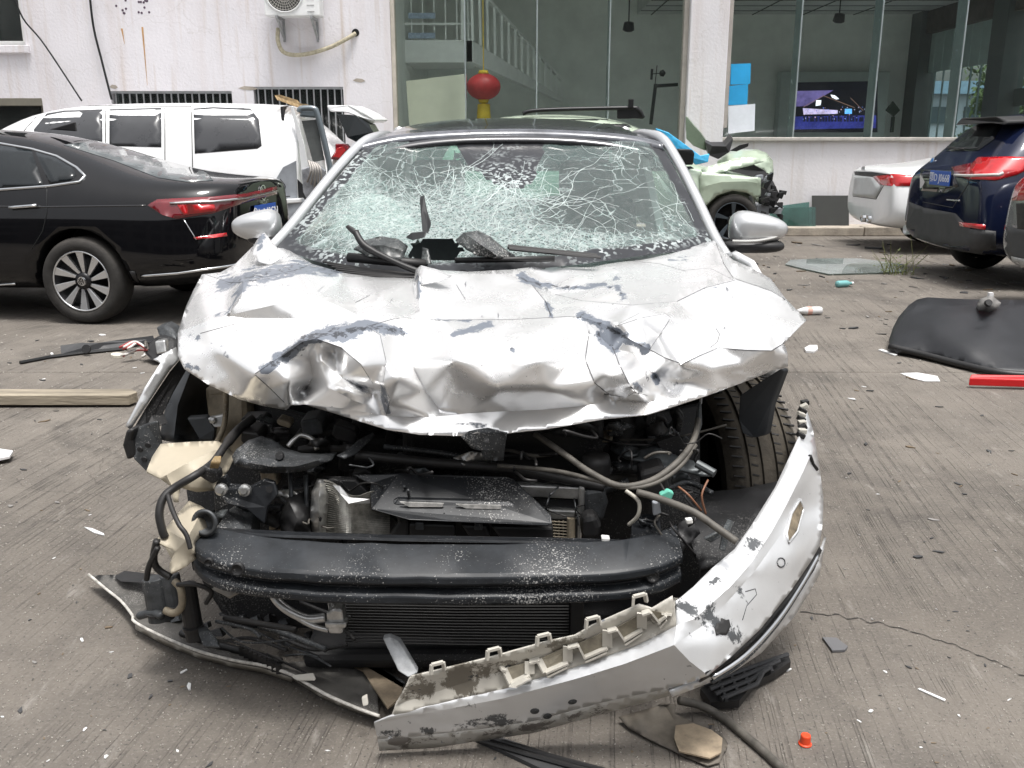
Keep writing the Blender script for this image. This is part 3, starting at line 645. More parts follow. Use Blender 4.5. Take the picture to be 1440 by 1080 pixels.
# ============================================================ PARKED CARS
def ring(s):
    x, zl, wl, zm, wm, zb, wb, zt, wt, zc = s
    return [(x, 0, zl), (x, wl, zl), (x, wm, zm * .55 + zl * .45), (x, wm, zm), (x, wb, zb), (x, wt, zt), (x, wt * .5, zt * .25 + zc * .75), (x, 0, zc)]
def loft(stations, Mx, arches=(), ztop_clip=None, sub=2, creaseends=True):
    v, f = [], []
    half = [ring(s) for s in stations]; n = len(half[0])
    for r in half:
        full = r + [(x, -y, z) for (x, y, z) in r[-2:0:-1]]; v += full
    m = 2 * n - 2
    for i in range(len(half) - 1):
        for j in range(m): f.append((i * m + j, i * m + (j + 1) % m, (i + 1) * m + (j + 1) % m, (i + 1) * m + j))
    for i in (0, len(half) - 1):      # end caps as quads across
        for j in range(n - 1):
            a, b = i * m + j, i * m + j + 1; c, d = i * m + (m - j - 1) % m if j + 1 < n - 1 else None, i * m + (m - j) % m
            q = [a, b] + ([c] if c is not None else []) + ([d] if j > 0 else [])
            if len(set(q)) >= 3: f.append(tuple(dict.fromkeys(q)))
    bm = bmesh.new(); bv = [bm.verts.new(p) for p in v]
    for q in f:
        try: bm.faces.new([bv[i] for i in q])
        except ValueError: pass
    bmesh.ops.recalc_face_normals(bm, faces=bm.faces)
    cl = bm.edges.layers.float.new('crease_edge'); bm.verts.index_update()
    for e in bm.edges:
        i, j = e.verts[0].index, e.verts[1].index
        if i // m == j // m and i // m in (0, len(half) - 1) and abs(i - j) in (1, m - 1): e[cl] = .55
    me = bpy.data.meshes.new('tmp'); bm.to_mesh(me); bm.free()
    o = bpy.data.objects.new('tmp', me); COL.objects.link(o)
    s = o.modifiers.new('s', 'SUBSURF'); s.levels = sub
    me2 = bake(o); bpy.data.objects.remove(o)
    if arches:
        o = bpy.data.objects.new('tmp', me2); COL.objects.link(o); cut = []
        for (x, y, r, dep) in arches:
            c = MB().lathe((x, y, .34), (0, 1, 0), [(r, -dep), (r, dep)], 28, caps=True); co = c.build('cut', None); cut.append(co)
            b = o.modifiers.new('b', 'BOOLEAN'); b.operation = 'DIFFERENCE'; b.object = co; b.solver = 'EXACT'
        me2 = bake(o); bpy.data.objects.remove(o)
        for c in cut: bpy.data.objects.remove(c)
    me2.transform(Mx); return me2
def cast(bv, x, y):
    for k in range(40):
        for sx in (1, -1):
            h = bv.ray_cast(CAM, ray(x + sx * k * 2, y).normalized(), 60)[0]
            if h is not None: return h
def frame(org, a):
    f = Vector((math.cos(a), math.sin(a), 0)); l = Vector((-math.sin(a), math.cos(a), 0))
    m = Matrix((f, l, Vector((0, 0, 1)))).transposed().to_4x4(); m.translation = Vector(org); return m
TYRE = M('tyre_rubber', (.022, .021, .02), .85, var=.35, scale=14, bump=.3, bscale=60, dust=.35, dcol=(.12, .105, .09))
ALLOY = M('machined_alloy', (.72, .73, .74), .28, .85, var=.08); RIMB = M('black_rim', (.012, .012, .014), .35, .3); BLKP = M('black_trim', (.011, .011, .012), .45, var=.3, dust=.08, dcol=(.2, .19, .18))
CHR = M('chrome', (.72, .73, .74), .12, 1.0, var=.05); DARKGL = M('dark_tinted_glass', (.012, .015, .017), .04, 0, var=.2)
REDL = M('red_lamp', (.50, .010, .014), .10, 0, var=.25, scale=10, coat=1.0); REDD = M('dark_red_lamp', (.16, .006, .012), .10, 0, var=.2, coat=1.0)
def wheel(parent, c, axis, r=.34, w=.215, style=10, rimc=None, rimr=.70, name='wheel'):
    c, ax = Vector(c), Vector(axis).normalized(); h = w / 2
    ty = MB().lathe(c, ax, [(r * rimr, h - .012), (r * (rimr + .05), h), (r * .9, h + .004), (r * .965, h - .018), (r, h - .045), (r, -h + .045), (r * .965, -h + .018), (r * .9, -h - .004), (r * rimr, -h)], 56).build(name, TYRE, parent, smooth=True)
    rb = MB().lathe(c, ax, [(r * rimr, h - .012), (r * (rimr - .03), h - .02), (r * (rimr - .05), -.02), (r * .25, -.03), (0, -.03)], 40).build('rim', RIMB, ty, smooth=True)
    MB().lathe(c, ax, [(r * rimr, h - .010), (r * (rimr - .015), h - .004), (r * (rimr - .035), h - .012)], 48).build('rim_edge', rimc or ALLOY, ty, smooth=True)
    u = ax.orthogonal().normalized(); wv = ax.cross(u)
    pol = lambda rr, a, d: c + (u * math.cos(a) + wv * math.sin(a)) * rr + ax * d
    for k in range(style):
        a = 2 * math.pi * k / style; r1, r2 = r * .17, r * (rimr - .025); sw = .16
        q = [pol(r1, a - .22, h - .040), pol(r2, a + sw - .17, h - .014), pol(r2, a + sw + .11, h - .014), pol(r1, a + .14, h - .040)]
        MB().prism(q, ax * -.03).build('spoke', rimc or ALLOY, ty, bevel=.003)
    MB().lathe(c, ax, [(r * .2, h - .06), (r * .19, h - .03), (r * .1, h - .024), (0, h - .022)], 24).build('hub_cap', RIMB, ty, smooth=True)
    MB().lathe(c, ax, [(r * .105, h - .022), (r * .105, h - .018), (r * .09, h - .018), (r * .09, h - .022)], 24).build('hub_ring', CHR, ty)
    return ty
def emblem_vw(parent, c, n, up, r, mat):
    c, n, up = Vector(c), Vector(n).normalized(), Vector(up); x = up.cross(n).normalized(); up = n.cross(x)
    e = MB().lathe(c, n, [(r * .86, 0), (r * .86, .006), (r, .006), (r, 0)], 28).build('emblem', mat, parent)
    P = lambda a, b: c + x * a * r + up * b * r + n * .003
    b = MB()
    for s in ((-.42, .74, -.02, .10), (.42, .74, .02, .10), (-.72, .46, -.32, -.70), (-.32, -.70, 0, -.02), (0, -.02, .32, -.70), (.32, -.70, .72, .46)): b.bar(P(s[0], s[1]), P(s[2], s[3]), r * .13, .006, up=n)
    b.build('emblem_letters', mat, e); return e
def number_plate(parent, pl, Y, txt, nrm_off=.0):
    p = [D(q[0], q[1], q[2]) for q in pl]
    PB = M('plate_blue', (.02, .09, .42), .4, var=.1); WH = M('plate_white', (.75, .77, .8), .5, var=.05)
    n = (p[1] - p[0]).cross(p[3] - p[0]).normalized()
    if n.dot(CAM - p[0]) < 0: n = -n
    o = MB().prism([q + n * .012 for q in p], n * -.01).build('number_plate', PB, parent, bevel=.002)
    c = (p[0] + p[1] + p[2] + p[3]) / 4; xd = p[1] - p[0]; yd = p[0] - p[3]; h = yd.length
    text_mesh('plate_text', txt, h * .82, WH, o, c + n * .0135, xd, yd)
    return o

# ---------------------------------------------------------------- black saloon on the left
sal = thing('black_saloon', 'glossy black saloon with two tone alloy wheels parked in front of the white van', 'car', (-3.3, 7.9, 0))
PB_ = M('black_car_paint', (.004, .004, .005), .05, 0, var=.2, coat=0, dust=.006, dcol=(.25, .24, .24))
ST = [(0.0, .36, .46, .58, .56, .93, .52, 1.04, .48, 1.06), (.06, .32, .62, .58, .74, .94, .68, 1.06, .60, 1.085), (.22, .29, .74, .57, .86, .95, .80, 1.075, .68, 1.10), (.5, .25, .80, .56, .91, .96, .86, 1.085, .68, 1.125), (.85, .24, .82, .56, .915, .96, .885, 1.13, .66, 1.165),
      (1.25, .22, .82, .55, .915, .955, .895, 1.25, .61, 1.29), (1.7, .21, .82, .55, .915, .945, .90, 1.385, .57, 1.425), (2.2, .20, .82, .55, .915, .935, .90, 1.435, .56, 1.475), (2.7, .20, .82, .55, .915, .93, .90, 1.435, .56, 1.475),
      (3.1, .20, .82, .55, .915, .92, .89, 1.34, .58, 1.38), (3.5, .20, .82, .55, .915, .91, .885, 1.13, .64, 1.17), (3.75, .20, .82, .55, .91, .90, .88, .99, .70, 1.03), (4.3, .22, .8, .54, .90, .84, .85, .90, .70, .95), (4.75, .24, .7, .50, .80, .74, .75, .79, .6, .82), (4.93, .3, .5, .48, .6, .64, .55, .68, .45, .7)]
Ms = frame((-2.066, 7.804, 0), R(172)); Mf, Ml = Vector((math.cos(R(172)), math.sin(R(172)), 0)), Vector((-math.sin(R(172)), math.cos(R(172)), 0))
# local +y is the car's left, which faces the camera here
me = loft(ST, Ms, [(1.13, .8, .40, .30), (1.13, -.8, .40, .30), (4.0, .8, .39, .30), (4.0, -.8, .39, .30)])
bv = bvh_of(me); mko('body', me, PB_, sal, smooth=True)
for y in (.80, -.80):
    for x in (1.13, 4.0): wheel(sal, Ms @ Vector((x, y, .335)), Ml * (1 if y > 0 else -1), .335, .225, 10 if y > 0 else 5)
emblem_vw(sal, Ms @ Vector((1.13, .80 + .098, .335)), Ml, (0, 0, 1), .030, CHR)
patch('rear_side_window', [(-40, 205), (0, 205), (44, 211), (62, 262), (-40, 265)], bv, DARKGL, sal)
patch('quarter_window', [(50, 214), (78, 222), (100, 235), (108, 247), (99, 254), (70, 259)], bv, DARKGL, sal)
strip('window_chrome', [(-40, 199), (0, 202), (45, 210), (80, 220), (108, 236), (120, 248), (112, 256), (70, 262), (0, 267), (-40, 268)], bv, CHR, sal, r=.012)
patch('rear_window', [(90, 204), (140, 198), (182, 197), (235, 220), (290, 243), (300, 254), (262, 256), (222, 250), (160, 226)], bv, M('dusty_rear_glass', (.05, .06, .065), .14, 0, var=.3, coat=.5, dust=.30, dcol=(.34, .36, .36)), sal, step=10)
patch('tail_lamp', [(208, 289), (222, 281), (300, 277), (345, 272), (388, 262), (388, 273), (340, 286), (300, 300), (248, 308), (228, 302)], bv, REDD, sal, off=.010)
patch('lamp_inset', [(250, 289), (300, 288), (303, 297), (258, 303)], bv, REDL, sal, off=.016)
strip('lamp_chrome', [(240, 287), (300, 284), (345, 278), (388, 268)], bv, CHR, sal, r=.009, off=.016)
patch('reflector', [(272, 334), (318, 327), (319, 332), (276, 337)], bv, REDL, sal, off=.006)
strip('bumper_chrome', [(198, 388), (250, 384), (320, 374), (342, 370)], bv, CHR, sal, r=.011, off=.004)
strip('door_seam', [(66, 262), (66, 300), (60, 325), (45, 350)], bv, BLK, sal, r=.004, off=0)
strip('lamp_seam', [(258, 308), (276, 337)], bv, CHR, sal, r=.005, off=.003)
strip('shoulder_line', [(-40, 290), (60, 291), (205, 289)], bv, M('black_gloss', (.012, .012, .014), .1, coat=1), sal, r=.007, off=-.002)
strip('door_handle', [(16, 293), (54, 290)], bv, CHR, sal, r=.013, off=.022)
strip('sill_chrome', [(-40, 402), (22, 398)], bv, CHR, sal, r=.010, off=.006)
MB().prism([Ms @ Vector((1.62, -.02, 1.455)), Ms @ Vector((1.86, -.02, 1.47)), Ms @ Vector((1.62, -.02, 1.53))], (0, .04, 0)).build('shark_fin', BLKP, sal, bevel=.008)
def tail(z, y=0):
    h = bv.ray_cast(Ms @ Vector((-3, y, z)), Mf, 9); return h[0], (h[1] if h[1].dot(Mf) < 0 else -h[1])
p_, n_ = tail(.965); emblem_vw(sal, p_ + n_ * .004, n_, (0, 0, 1), .062, CHR)
p_, n_ = tail(.80); xd_ = n_.cross(Vector((0, 0, 1))) * -1; yd_ = n_.cross(xd_); q_ = p_ + n_ * .012
np0 = MB().prism([q_ + xd_ * sx * .22 + yd_ * sy * .07 for sx, sy in ((-1, -1), (1, -1), (1, 1), (-1, 1))], n_ * .008).build('number_plate', M('plate_blue', (.02, .09, .42), .4, var=.1), sal, bevel=.002)
text_mesh('plate_text', '鲁L A40CN', .105, M('plate_white', (.75, .77, .8), .5, var=.05), np0, q_ + n_ * .0095, xd_, yd_)
p_, n_ = tail(.885); text_mesh('badge_letters', 'PASSAT', .05, CHR, sal, p_ + n_ * .012, xd_, yd_)
patch('mud_flap', [(176, 380), (190, 382), (204, 424), (186, 430)], bv, BLKP, sal, off=.01, thick=.01)

# ---------------------------------------------------------------- long white van, rear stripped
WP = M('white_car_paint', (.86, .87, .88), .22, 0, var=.04, coat=.6, dust=.08)
van = thing('white_van', 'long white people carrier with its tailgate stripped off, behind the black saloon', 'van', (-4.5, 11.2, 0))
Mv = frame((-2.35, 11.2, 0), math.pi)
SV = [(0.0, .35, .70, .62, .86, 1.02, .83, 1.60, .66, 1.70), (.05, .32, .78, .62, .90, 1.03, .87, 1.66, .68, 1.755), (.4, .28, .82, .6, .915, 1.03, .90, 1.70, .69, 1.79), (1.2, .24, .84, .6, .92, 1.02, .905, 1.715, .69, 1.80), (2.2, .22, .84, .6, .92, 1.0, .905, 1.71, .69, 1.795), (2.9, .22, .84, .6, .92, .99, .905, 1.66, .68, 1.745), (3.4, .22, .84, .58, .92, .98, .90, 1.46, .68, 1.54), (3.9, .22, .83, .57, .91, .97, .89, 1.17, .72, 1.22), (4.4, .24, .8, .55, .9, .9, .86, .98, .72, 1.03), (5.0, .26, .7, .52, .8, .76, .76, .82, .6, .85), (5.15, .32, .5, .5, .6, .68, .55, .72, .4, .74)]
me = loft(SV, Mv, [(1.0, .8, .38, .3), (4.1, .8, .38, .3)]); bv = van_bv = bvh_of(me); mko('body', me, WP, van, smooth=True)
for y in (.80, -.80):
    for x in (1.0, 4.1): wheel(van, Mv @ Vector((x, y, .33)), (0, -1 if y > 0 else 1, 0), .33, .21, 7)
VG = M('van_grey_glass', (.055, .057, .062), .28, 0, var=.1, coat=.0)
patch('rear_quarter_window', [(272, 153), (300, 151), (352, 153), (364, 168), (368, 205), (362, 209), (274, 216)], bv, VG, van, step=10)
patch('sliding_door_window', [(154, 154), (227, 152), (227, 207), (154, 205)], bv, VG, van, step=10)
patch('front_door_window', [(48, 182), (66, 160), (90, 156), (144, 154), (144, 205), (48, 205)], bv, VG, van, step=10)
SEAM = M('panel_gap', (.05, .05, .05), .7)
for s_ in ([(149, 149), (148, 230)], [(269, 150), (271, 240)], [(20, 200), (60, 154), (110, 149), (269, 150)], [(232, 152), (232, 230)]): strip('panel_seam', s_, bv, SEAM, van, r=.005, off=.001)
# torn rear: opening frame, hanging gear
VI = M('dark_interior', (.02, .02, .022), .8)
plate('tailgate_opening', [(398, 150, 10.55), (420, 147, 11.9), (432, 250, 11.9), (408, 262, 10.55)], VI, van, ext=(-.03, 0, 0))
GREYP = M('bare_grey_panel', (.33, .35, .38), .5, .2, var=.2)
plate('inner_pillar', [(408, 150, 10.45), (412, 150, 10.45), (428, 205, 10.45), (434, 240, 10.45), (424, 240, 10.45), (420, 200, 10.45)], WP, van, ext=(.0, .05, 0))
plate('side_inner_panel', [(389, 250, 10.25), (398, 235, 10.25), (416, 226, 10.25), (418, 280, 10.25), (390, 280, 10.25)], GREYP, van, ext=(0, .03, 0))
hose('loose_wire', [(394, 252, 10.22), (401, 262, 10.18), (398, 275, 10.2), (408, 276, 10.18)], .006, BLK, van)
plate('rear_bumper', [(380, 281, 10.1), (424, 279, 10.2), (434, 292, 10.2), (430, 308, 10.2), (378, 312, 10.1)], GREYP, van, ext=(0, 1.6, 0), bevel=.02)
plate('bumper_step', [(380, 281, 10.08), (424, 279, 10.18), (424, 285, 10.18), (380, 288, 10.08)], WP, van, ext=(0, 1.6, 0), bevel=.01)
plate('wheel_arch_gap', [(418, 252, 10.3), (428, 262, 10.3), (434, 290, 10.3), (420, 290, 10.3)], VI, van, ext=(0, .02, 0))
rr = random.Random(4)
sc = M('torn_headlining', (.40, .29, .16), .9, var=.5, scale=18)
for q in range(7):
    x = 386 + q * 6; y = 134 + q * 2.2; plate('torn_trim', [(x, y, 10.6), (x + 7, y + rr.uniform(-2, 2), 10.7), (x + 13, y + 4 + rr.uniform(0, 5), 10.8), (x + 4, y + 7, 10.6)], sc, van, ext=(.05, .25, -.02))
# grey torn tailgate frame standing behind the van
gt = thing('tailgate_frame', 'grey stripped tailgate frame leaning on the back of the white van', 'tailgate', tuple(D(445, 260, 10.3)))
GG = M('slate_grey_paint', (.16, .19, .21), .3, .3, var=.15, coat=.4)
fr = [(421, 158), (424, 153), (441, 153), (446, 160), (454, 190), (462, 225), (464, 245), (455, 262), (446, 256)]
V_ = cr(pts3(fr, 10.1), 5); MB().tube(V_, .032, 8).build('hoop', GG, gt, smooth=True)
plate('upper_panel', [(420, 164), (423, 154), (443, 154), (447, 166)], GG, gt, Y=10.08, ext=(0, .06, 0), bevel=.02)
plate('window_opening', [(424, 170), (445, 168), (456, 225), (440, 228)], M('dusty_glass', (.10, .11, .11), .3, var=.3, dust=.3), gt, Y=10.12, ext=(0, .02, 0))
plate('lower_panel', [(424, 238), (446, 230), (458, 240), (452, 270), (436, 290), (426, 270)], M('scraped_silver', (.42, .43, .46), .35, .5, var=.5, scale=15), gt, Y=10.1, ext=(0, .05, 0), bevel=.01)
for q in range(5): hose('torn_strand', [(434 + q * 3, 226 + q, 10.06), (437 + q * 3.5, 240, 10.0), (432 + q * 5, 256 + q * 3, 10.05)], .012, M('strand_grey', (.35, .33, .31), .5, .3, var=.4), gt)

# ---------------------------------------------------------------- white hatchback behind
hb = thing('white_hatchback', 'white hatchback with rear spoiler and dark red tail lamp, parked behind the van', 'car', (-3.6, 13.2, 0))
Mh = frame((-2.30, 13.25, 0), math.pi)
SH = [(0, .42, .55, .66, .72, 1.05, .70, 1.18, .66, 1.2), (.06, .34, .72, .66, .86, 1.06, .83, 1.26, .74, 1.29), (.25, .30, .78, .64, .9, 1.06, .88, 1.45, .68, 1.5), (.5, .28, .8, .62, .91, 1.05, .895, 1.66, .63, 1.73), (.9, .26, .82, .6, .92, 1.04, .90, 1.74, .62, 1.81), (2.0, .25, .83, .6, .92, 1.02, .9, 1.76, .62, 1.83), (2.8, .25, .83, .6, .92, 1., .9, 1.62, .63, 1.69), (3.4, .25, .82, .58, .91, .98, .89, 1.12, .7, 1.17), (4.2, .3, .7, .55, .8, .82, .76, .9, .6, .94)]
me = loft(SH, Mh, [(.9, .8, .38, .3)]); bv = bvh_of(me); mko('body', me, WP, hb, smooth=True)
wheel(hb, Mh @ Vector((.9, .8, .33)), (0, -1, 0), .33, .21, 5); wheel(hb, Mh @ Vector((3.3, .8, .33)), (0, -1, 0), .33, .21, 5); wheel(hb, Mh @ Vector((.9, -.8, .33)), (0, 1, 0), .33, .21, 5); wheel(hb, Mh @ Vector((3.3, -.8, .33)), (0, 1, 0), .33, .21, 5)
plate('spoiler', [(459, 148, 12.6), (490, 148, 12.6), (512, 158, 12.75), (529, 169, 12.9), (522, 174, 12.9), (508, 166, 12.75), (488, 158, 12.6), (464, 157, 12.6)], WP, hb, ext=(.03, 1.05, .02), bevel=.02)
patch('rear_window', [(476, 159), (494, 160), (514, 168), (524, 186), (506, 202), (488, 192)], bv, DARKGL, hb, off=.02)
plate('rear_window_side', [(474, 160, 12.45), (500, 162, 12.6), (518, 174, 12.7), (525, 186, 12.7), (505, 202, 12.6), (488, 193, 12.5)], DARKGL, hb, ext=(.02, .5, 0), bevel=.005)
plate('tail_lamp', [(463, 224, 12.35), (471, 213, 12.35), (471, 202, 12.35), (484, 202, 12.4), (492, 212, 12.45), (480, 226, 12.4)], REDD, hb, ext=(.02, .2, 0), bevel=.015)
plate('lamp_inset', [(468, 221, 12.33), (474, 208, 12.33), (482, 206, 12.35), (486, 212, 12.38), (478, 222, 12.35)], REDL, hb, ext=(.0, .05, 0), bevel=.01)

def local_patch(name, poly, bv, Mx, axis, mat, parent, off=.005):
    """outline in the car's own side (x,z) or end (y,z) view, laid on its body"""
    sc = 100.; V, T = tri2d(densify([(p[0] * sc, p[1] * sc) for p in poly], 8, True), [], 8); P = []
    R3 = Mx.to_3x3()
    for (u, w) in V:
        o = Vector((u / sc, 4 * axis[1], w / sc)) if axis[1] else Vector((4 * axis[0] if axis[0] > 0 else -4, u / sc, w / sc)); dr = R3 @ (-Vector(axis))
        h = bv.ray_cast(Mx @ o, dr, 8); P.append(None if h[0] is None else h[0] + (R3 @ Vector(axis)) * off)
    F = [t for t in T if all(P[i] is not None for i in t)]; keep = sorted(set(i for t in F for i in t)); mp = {k: i for i, k in enumerate(keep)}; n = R3 @ Vector(axis); G = []
    for t in F:
        q = [P[i] for i in t]; tt = tuple(mp[i] for i in t); G.append(tt if (q[1] - q[0]).cross(q[2] - q[0]).dot(n) > 0 else tt[::-1])
    if G: mk(name, [P[i] for i in keep], G, mat, parent, smooth=True, solid=.006)
SUVW = [[(.55, 1.12), (1.35, 1.08), (1.35, 1.46), (.75, 1.46)], [(1.42, 1.08), (2.25, 1.05), (2.25, 1.46), (1.42, 1.47)], [(2.32, 1.05), (3.1, 1.03), (2.75, 1.30), (2.32, 1.45)]]
SALW = [[(1.35, 1.0), (2.0, .99), (2.0, 1.30), (1.7, 1.28)], [(2.07, .99), (2.75, .98), (2.75, 1.30), (2.07, 1.31)], [(2.82, .98), (3.5, .97), (3.1, 1.22), (2.82, 1.29)]]
def more_windows(parent, bv, Mx, sides, polys, rear=None):
    for s in sides:
        for p in polys: local_patch('side_window', p, bv, Mx, (0, s, 0), DARKGL, parent)
    if rear: local_patch('rear_window', rear, bv, Mx, (-1, 0, 0), DARKGL, parent)
more_windows(van, van_bv, Mv, (-1,), [[(.4, 1.15), (1.4, 1.13), (1.4, 1.6), (.5, 1.6)], [(1.5, 1.13), (2.4, 1.1), (2.4, 1.6), (1.5, 1.6)], [(2.5, 1.1), (3.3, 1.08), (2.9, 1.5), (2.5, 1.56)]])
more_windows(hb, bv, Mh, (1, -1), [[(.7, 1.15), (1.5, 1.13), (1.5, 1.6), (.9, 1.6)], [(1.57, 1.13), (2.4, 1.1), (2.2, 1.55), (1.57, 1.6)]])
# ---------------------------------------------------------------- three parked cars on the right, tails towards the yard
# white saloon
ws = thing('white_saloon', 'white saloon with slim wide red tail lamp and twin exhaust tips, beside the blue car', 'car', (6.5, 12.3, 0))
Mw = frame((4.66, 12.3, 0), 0)
SW = [(0, .34, .60, .62, .78, .90, .72, .97, .64, .985), (.04, .31, .72, .60, .85, .92, .78, 1.02, .68, 1.035), (.16, .29, .76, .58, .89, .93, .83, 1.045, .72, 1.065), (.5, .28, .8, .56, .92, .95, .87, 1.05, .72, 1.085), (.95, .26, .82, .55, .925, .95, .89, 1.12, .66, 1.15), (1.4, .24, .82, .55, .925, .95, .89, 1.27, .60, 1.31), (2.0, .22, .82, .55, .925, .94, .89, 1.38, .56, 1.42), (2.8, .22, .82, .55, .925, .93, .89, 1.38, .56, 1.43), (3.5, .22, .82, .55, .92, .92, .88, 1.15, .62, 1.19), (4.3, .24, .78, .54, .9, .84, .84, .9, .7, .94), (4.85, .3, .6, .5, .7, .7, .65, .74, .5, .76)]
me = loft(SW, Mw, [(1.1, -.8, .37, .3), (1.1, .8, .37, .3)]); bv = bvh_of(me); mko('body', me, WP, ws, smooth=True)
for y in (.8, -.8):
    for x in (1.1, 3.9): wheel(ws, Mw @ Vector((x, y, .33)), (0, -1 if y < 0 else 1, 0), .33, .22, 5)
patch('tail_lamp', [(1228, 248), (1256, 245), (1320, 249), (1320, 262), (1262, 262), (1236, 260)], bv, REDL, ws, off=.008)
patch('lamp_trim', [(1201, 241), (1228, 242), (1258, 246), (1228, 249), (1203, 246)], bv, BLKP, ws, off=.006)
patch('plate_recess', [(1203, 247), (1228, 249), (1240, 262), (1232, 279), (1200, 275)], bv, M('dull_white_panel', (.62, .64, .65), .4, var=.1), ws, off=.012)  # recess patch coloured a duller white than the body
patch('rear_window', [(1262, 222), (1310, 204), (1340, 200), (1340, 224)], bv, DARKGL, ws, off=.004)
patch('diffuser', [(1188, 300), (1215, 306), (1238, 310), (1250, 326), (1188, 320)], bv, BLKP, ws, off=.012)
for (x, y) in ((1219, 307), (1227, 308)):
    p = cast(bv, x, y - 8)
    p = AX(x, y, p.x + .03)
    MB().lathe(p + Vector((-.05, 0, 0)), (-1, 0, 0), [(.045, -.1), (.05, .02), (.04, .022), (.036, -.1)], 20).build('exhaust_tip', CHR, ws, smooth=True)
strip('boot_seam', [(1200, 276), (1232, 280), (1242, 262), (1256, 245)], bv, SEAM, ws, r=.004, off=.002)
patch('badge', [(1211, 234), (1216, 234), (1217, 239), (1212, 239)], bv, CHR, ws, off=.006, step=3)

more_windows(ws, bv, Mw, (1, -1), SALW)
# dark blue compact SUV
bs = thing('blue_suv', 'dark blue compact SUV with blue number plate and large red tail lamp', 'car', (6, 9.5, 0))
BLU = M('navy_car_paint', (.006, .010, .032), .07, .1, var=.15, coat=0, dust=.01, dcol=(.3, .3, .32))
Mb = frame((4.33, 9.5, 0), 0)
SB = [(0, .36, .66, .62, .82, .96, .78, 1.02, .72, 1.04), (.03, .33, .74, .62, .875, .99, .83, 1.08, .75, 1.10), (.12, .31, .78, .60, .905, 1.01, .87, 1.15, .75, 1.18), (.30, .30, .8, .6, .91, 1.02, .885, 1.36, .68, 1.40), (.48, .28, .82, .6, .915, 1.02, .89, 1.56, .62, 1.615), (.85, .26, .83, .6, .915, 1.01, .89, 1.60, .60, 1.66), (1.8, .25, .83, .6, .915, 1.0, .89, 1.61, .60, 1.67), (2.7, .25, .83, .6, .915, .98, .885, 1.45, .59, 1.5), (3.3, .25, .82, .58, .91, .96, .88, 1.08, .68, 1.12), (4.1, .3, .74, .56, .85, .88, .8, .94, .66, .98), (4.42, .36, .5, .54, .6, .74, .56, .8, .4, .82)]
me = loft(SB, Mb, [(.86, -.8, .40, .3), (.86, .8, .40, .3), (3.55, .8, .40, .3), (3.55, -.8, .40, .3)]); bv = bvh_of(me); mko('body', me, BLU, bs, smooth=True)
for y in (.8, -.8):
    for x in (.86, 3.55): wheel(bs, Mb @ Vector((x, y, .34)), (0, -1 if y < 0 else 1, 0), .34, .22, 5)
patch('rear_window', [(1308, 213), (1330, 190), (1352, 172), (1404, 168), (1410, 174), (1398, 196), (1376, 212)], bv, DARKGL, bs, off=.006)
plate('roof_spoiler', [(1343, 176, 10.05), (1352, 166, 10.05), (1400, 164, 9.1), (1416, 170, 8.95), (1412, 176, 8.95), (1395, 172, 9.1)], BLKP, bs, ext=(.25, 0, .01), bevel=.015)
patch('tail_lamp', [(1366, 232), (1376, 222), (1420, 221), (1470, 222), (1450, 236), (1430, 246), (1400, 254), (1362, 252)], bv, REDL, bs, off=.010)
patch('hatch_lamp', [(1338, 236), (1366, 230), (1363, 252), (1344, 246)], bv, REDD, bs, off=.010)
strip('lamp_band', [(1344, 247), (1364, 248), (1404, 247), (1410, 244)], bv, M('lamp_white', (.6, .6, .58), .3), bs, r=.014, off=.014)
patch('plate_recess', [(1294, 238), (1340, 240), (1348, 262), (1330, 271), (1294, 268)], bv, M('black_gloss2', (.01, .01, .012), .15, coat=1), bs, off=.004)
h1 = [cast(bv, *q) for q in ((1303, 252), (1330, 252))]
xr = min(h1[0].x, h1[1].x) - .02
WHp = M('plate_white', (.75, .77, .8), .5, var=.05)
yp0, yp1 = AX(1331, 250, xr).y, AX(1304, 250, xr).y; ycp, zcp = 9.52, AX(1317, 250, xr).z
np_ = MB().bx(xr - .012, xr, ycp - .22, ycp + .22, zcp - .07, zcp + .07).build('number_plate', M('plate_blue', (.02, .09, .42), .4, var=.1), bs, bevel=.002)
text_mesh('plate_text', '鄂D J0668', .105, WHp, np_, (xr - .0135, ycp, zcp), (0, -1, 0), (0, 0, 1))
p = cast(bv, 1312, 226)
e = MB().lathe(p + Vector((-.004, 0, 0)), (-1, 0, .25), [(.0, .006), (.041, .006), (.041, 0)], 24).build('round_badge', CHR, bs)
MB().lathe(p + Vector((-.004, 0, 0)), (-1, 0, .25), [(0, .009), (.026, .009), (.026, .006)], 24).build('badge_centre', M('badge_blue', (.05, .2, .5), .3), e)
lower = M('grey_bumper_plastic', (.045, .047, .05), .6, var=.2, bump=.1, dust=.25, dcol=(.2, .19, .18))
patch('lower_bumper', [(1280, 284), (1300, 292), (1344, 300), (1366, 322), (1400, 325), (1400, 360), (1340, 350), (1276, 330), (1276, 312)], bv, lower, bs, off=.010)
patch('reflector', [(1350, 312), (1386, 316), (1386, 323), (1352, 318)], bv, REDL, bs, off=.016)
patch('model_badge', [(1332, 280), (1350, 281), (1350, 283), (1332, 282)], bv, CHR, bs, off=.006, step=2)
strip('hatch_seam', [(1366, 230), (1362, 258), (1340, 292), (1298, 284)], bv, SEAM, bs, r=.004, off=.001)
strip('rear_wiper', [(1320, 206), (1334, 208), (1356, 211)], bv, BLKP, bs, r=.012, off=.012)
for (x, y) in ((1334, 344), (1276, 328)):
    p = cast(bv, x, y - 6)
    p = AX(x, y - 5, p.x + .06); MB().lathe(p, (-1, 0, -.05), [(.05, -.25), (.052, .03), (.042, .032), (.038, -.2)], 24).build('exhaust_tip', ALLOY, bs, smooth=True)

more_windows(bs, bv, Mb, (1, -1), SUVW)
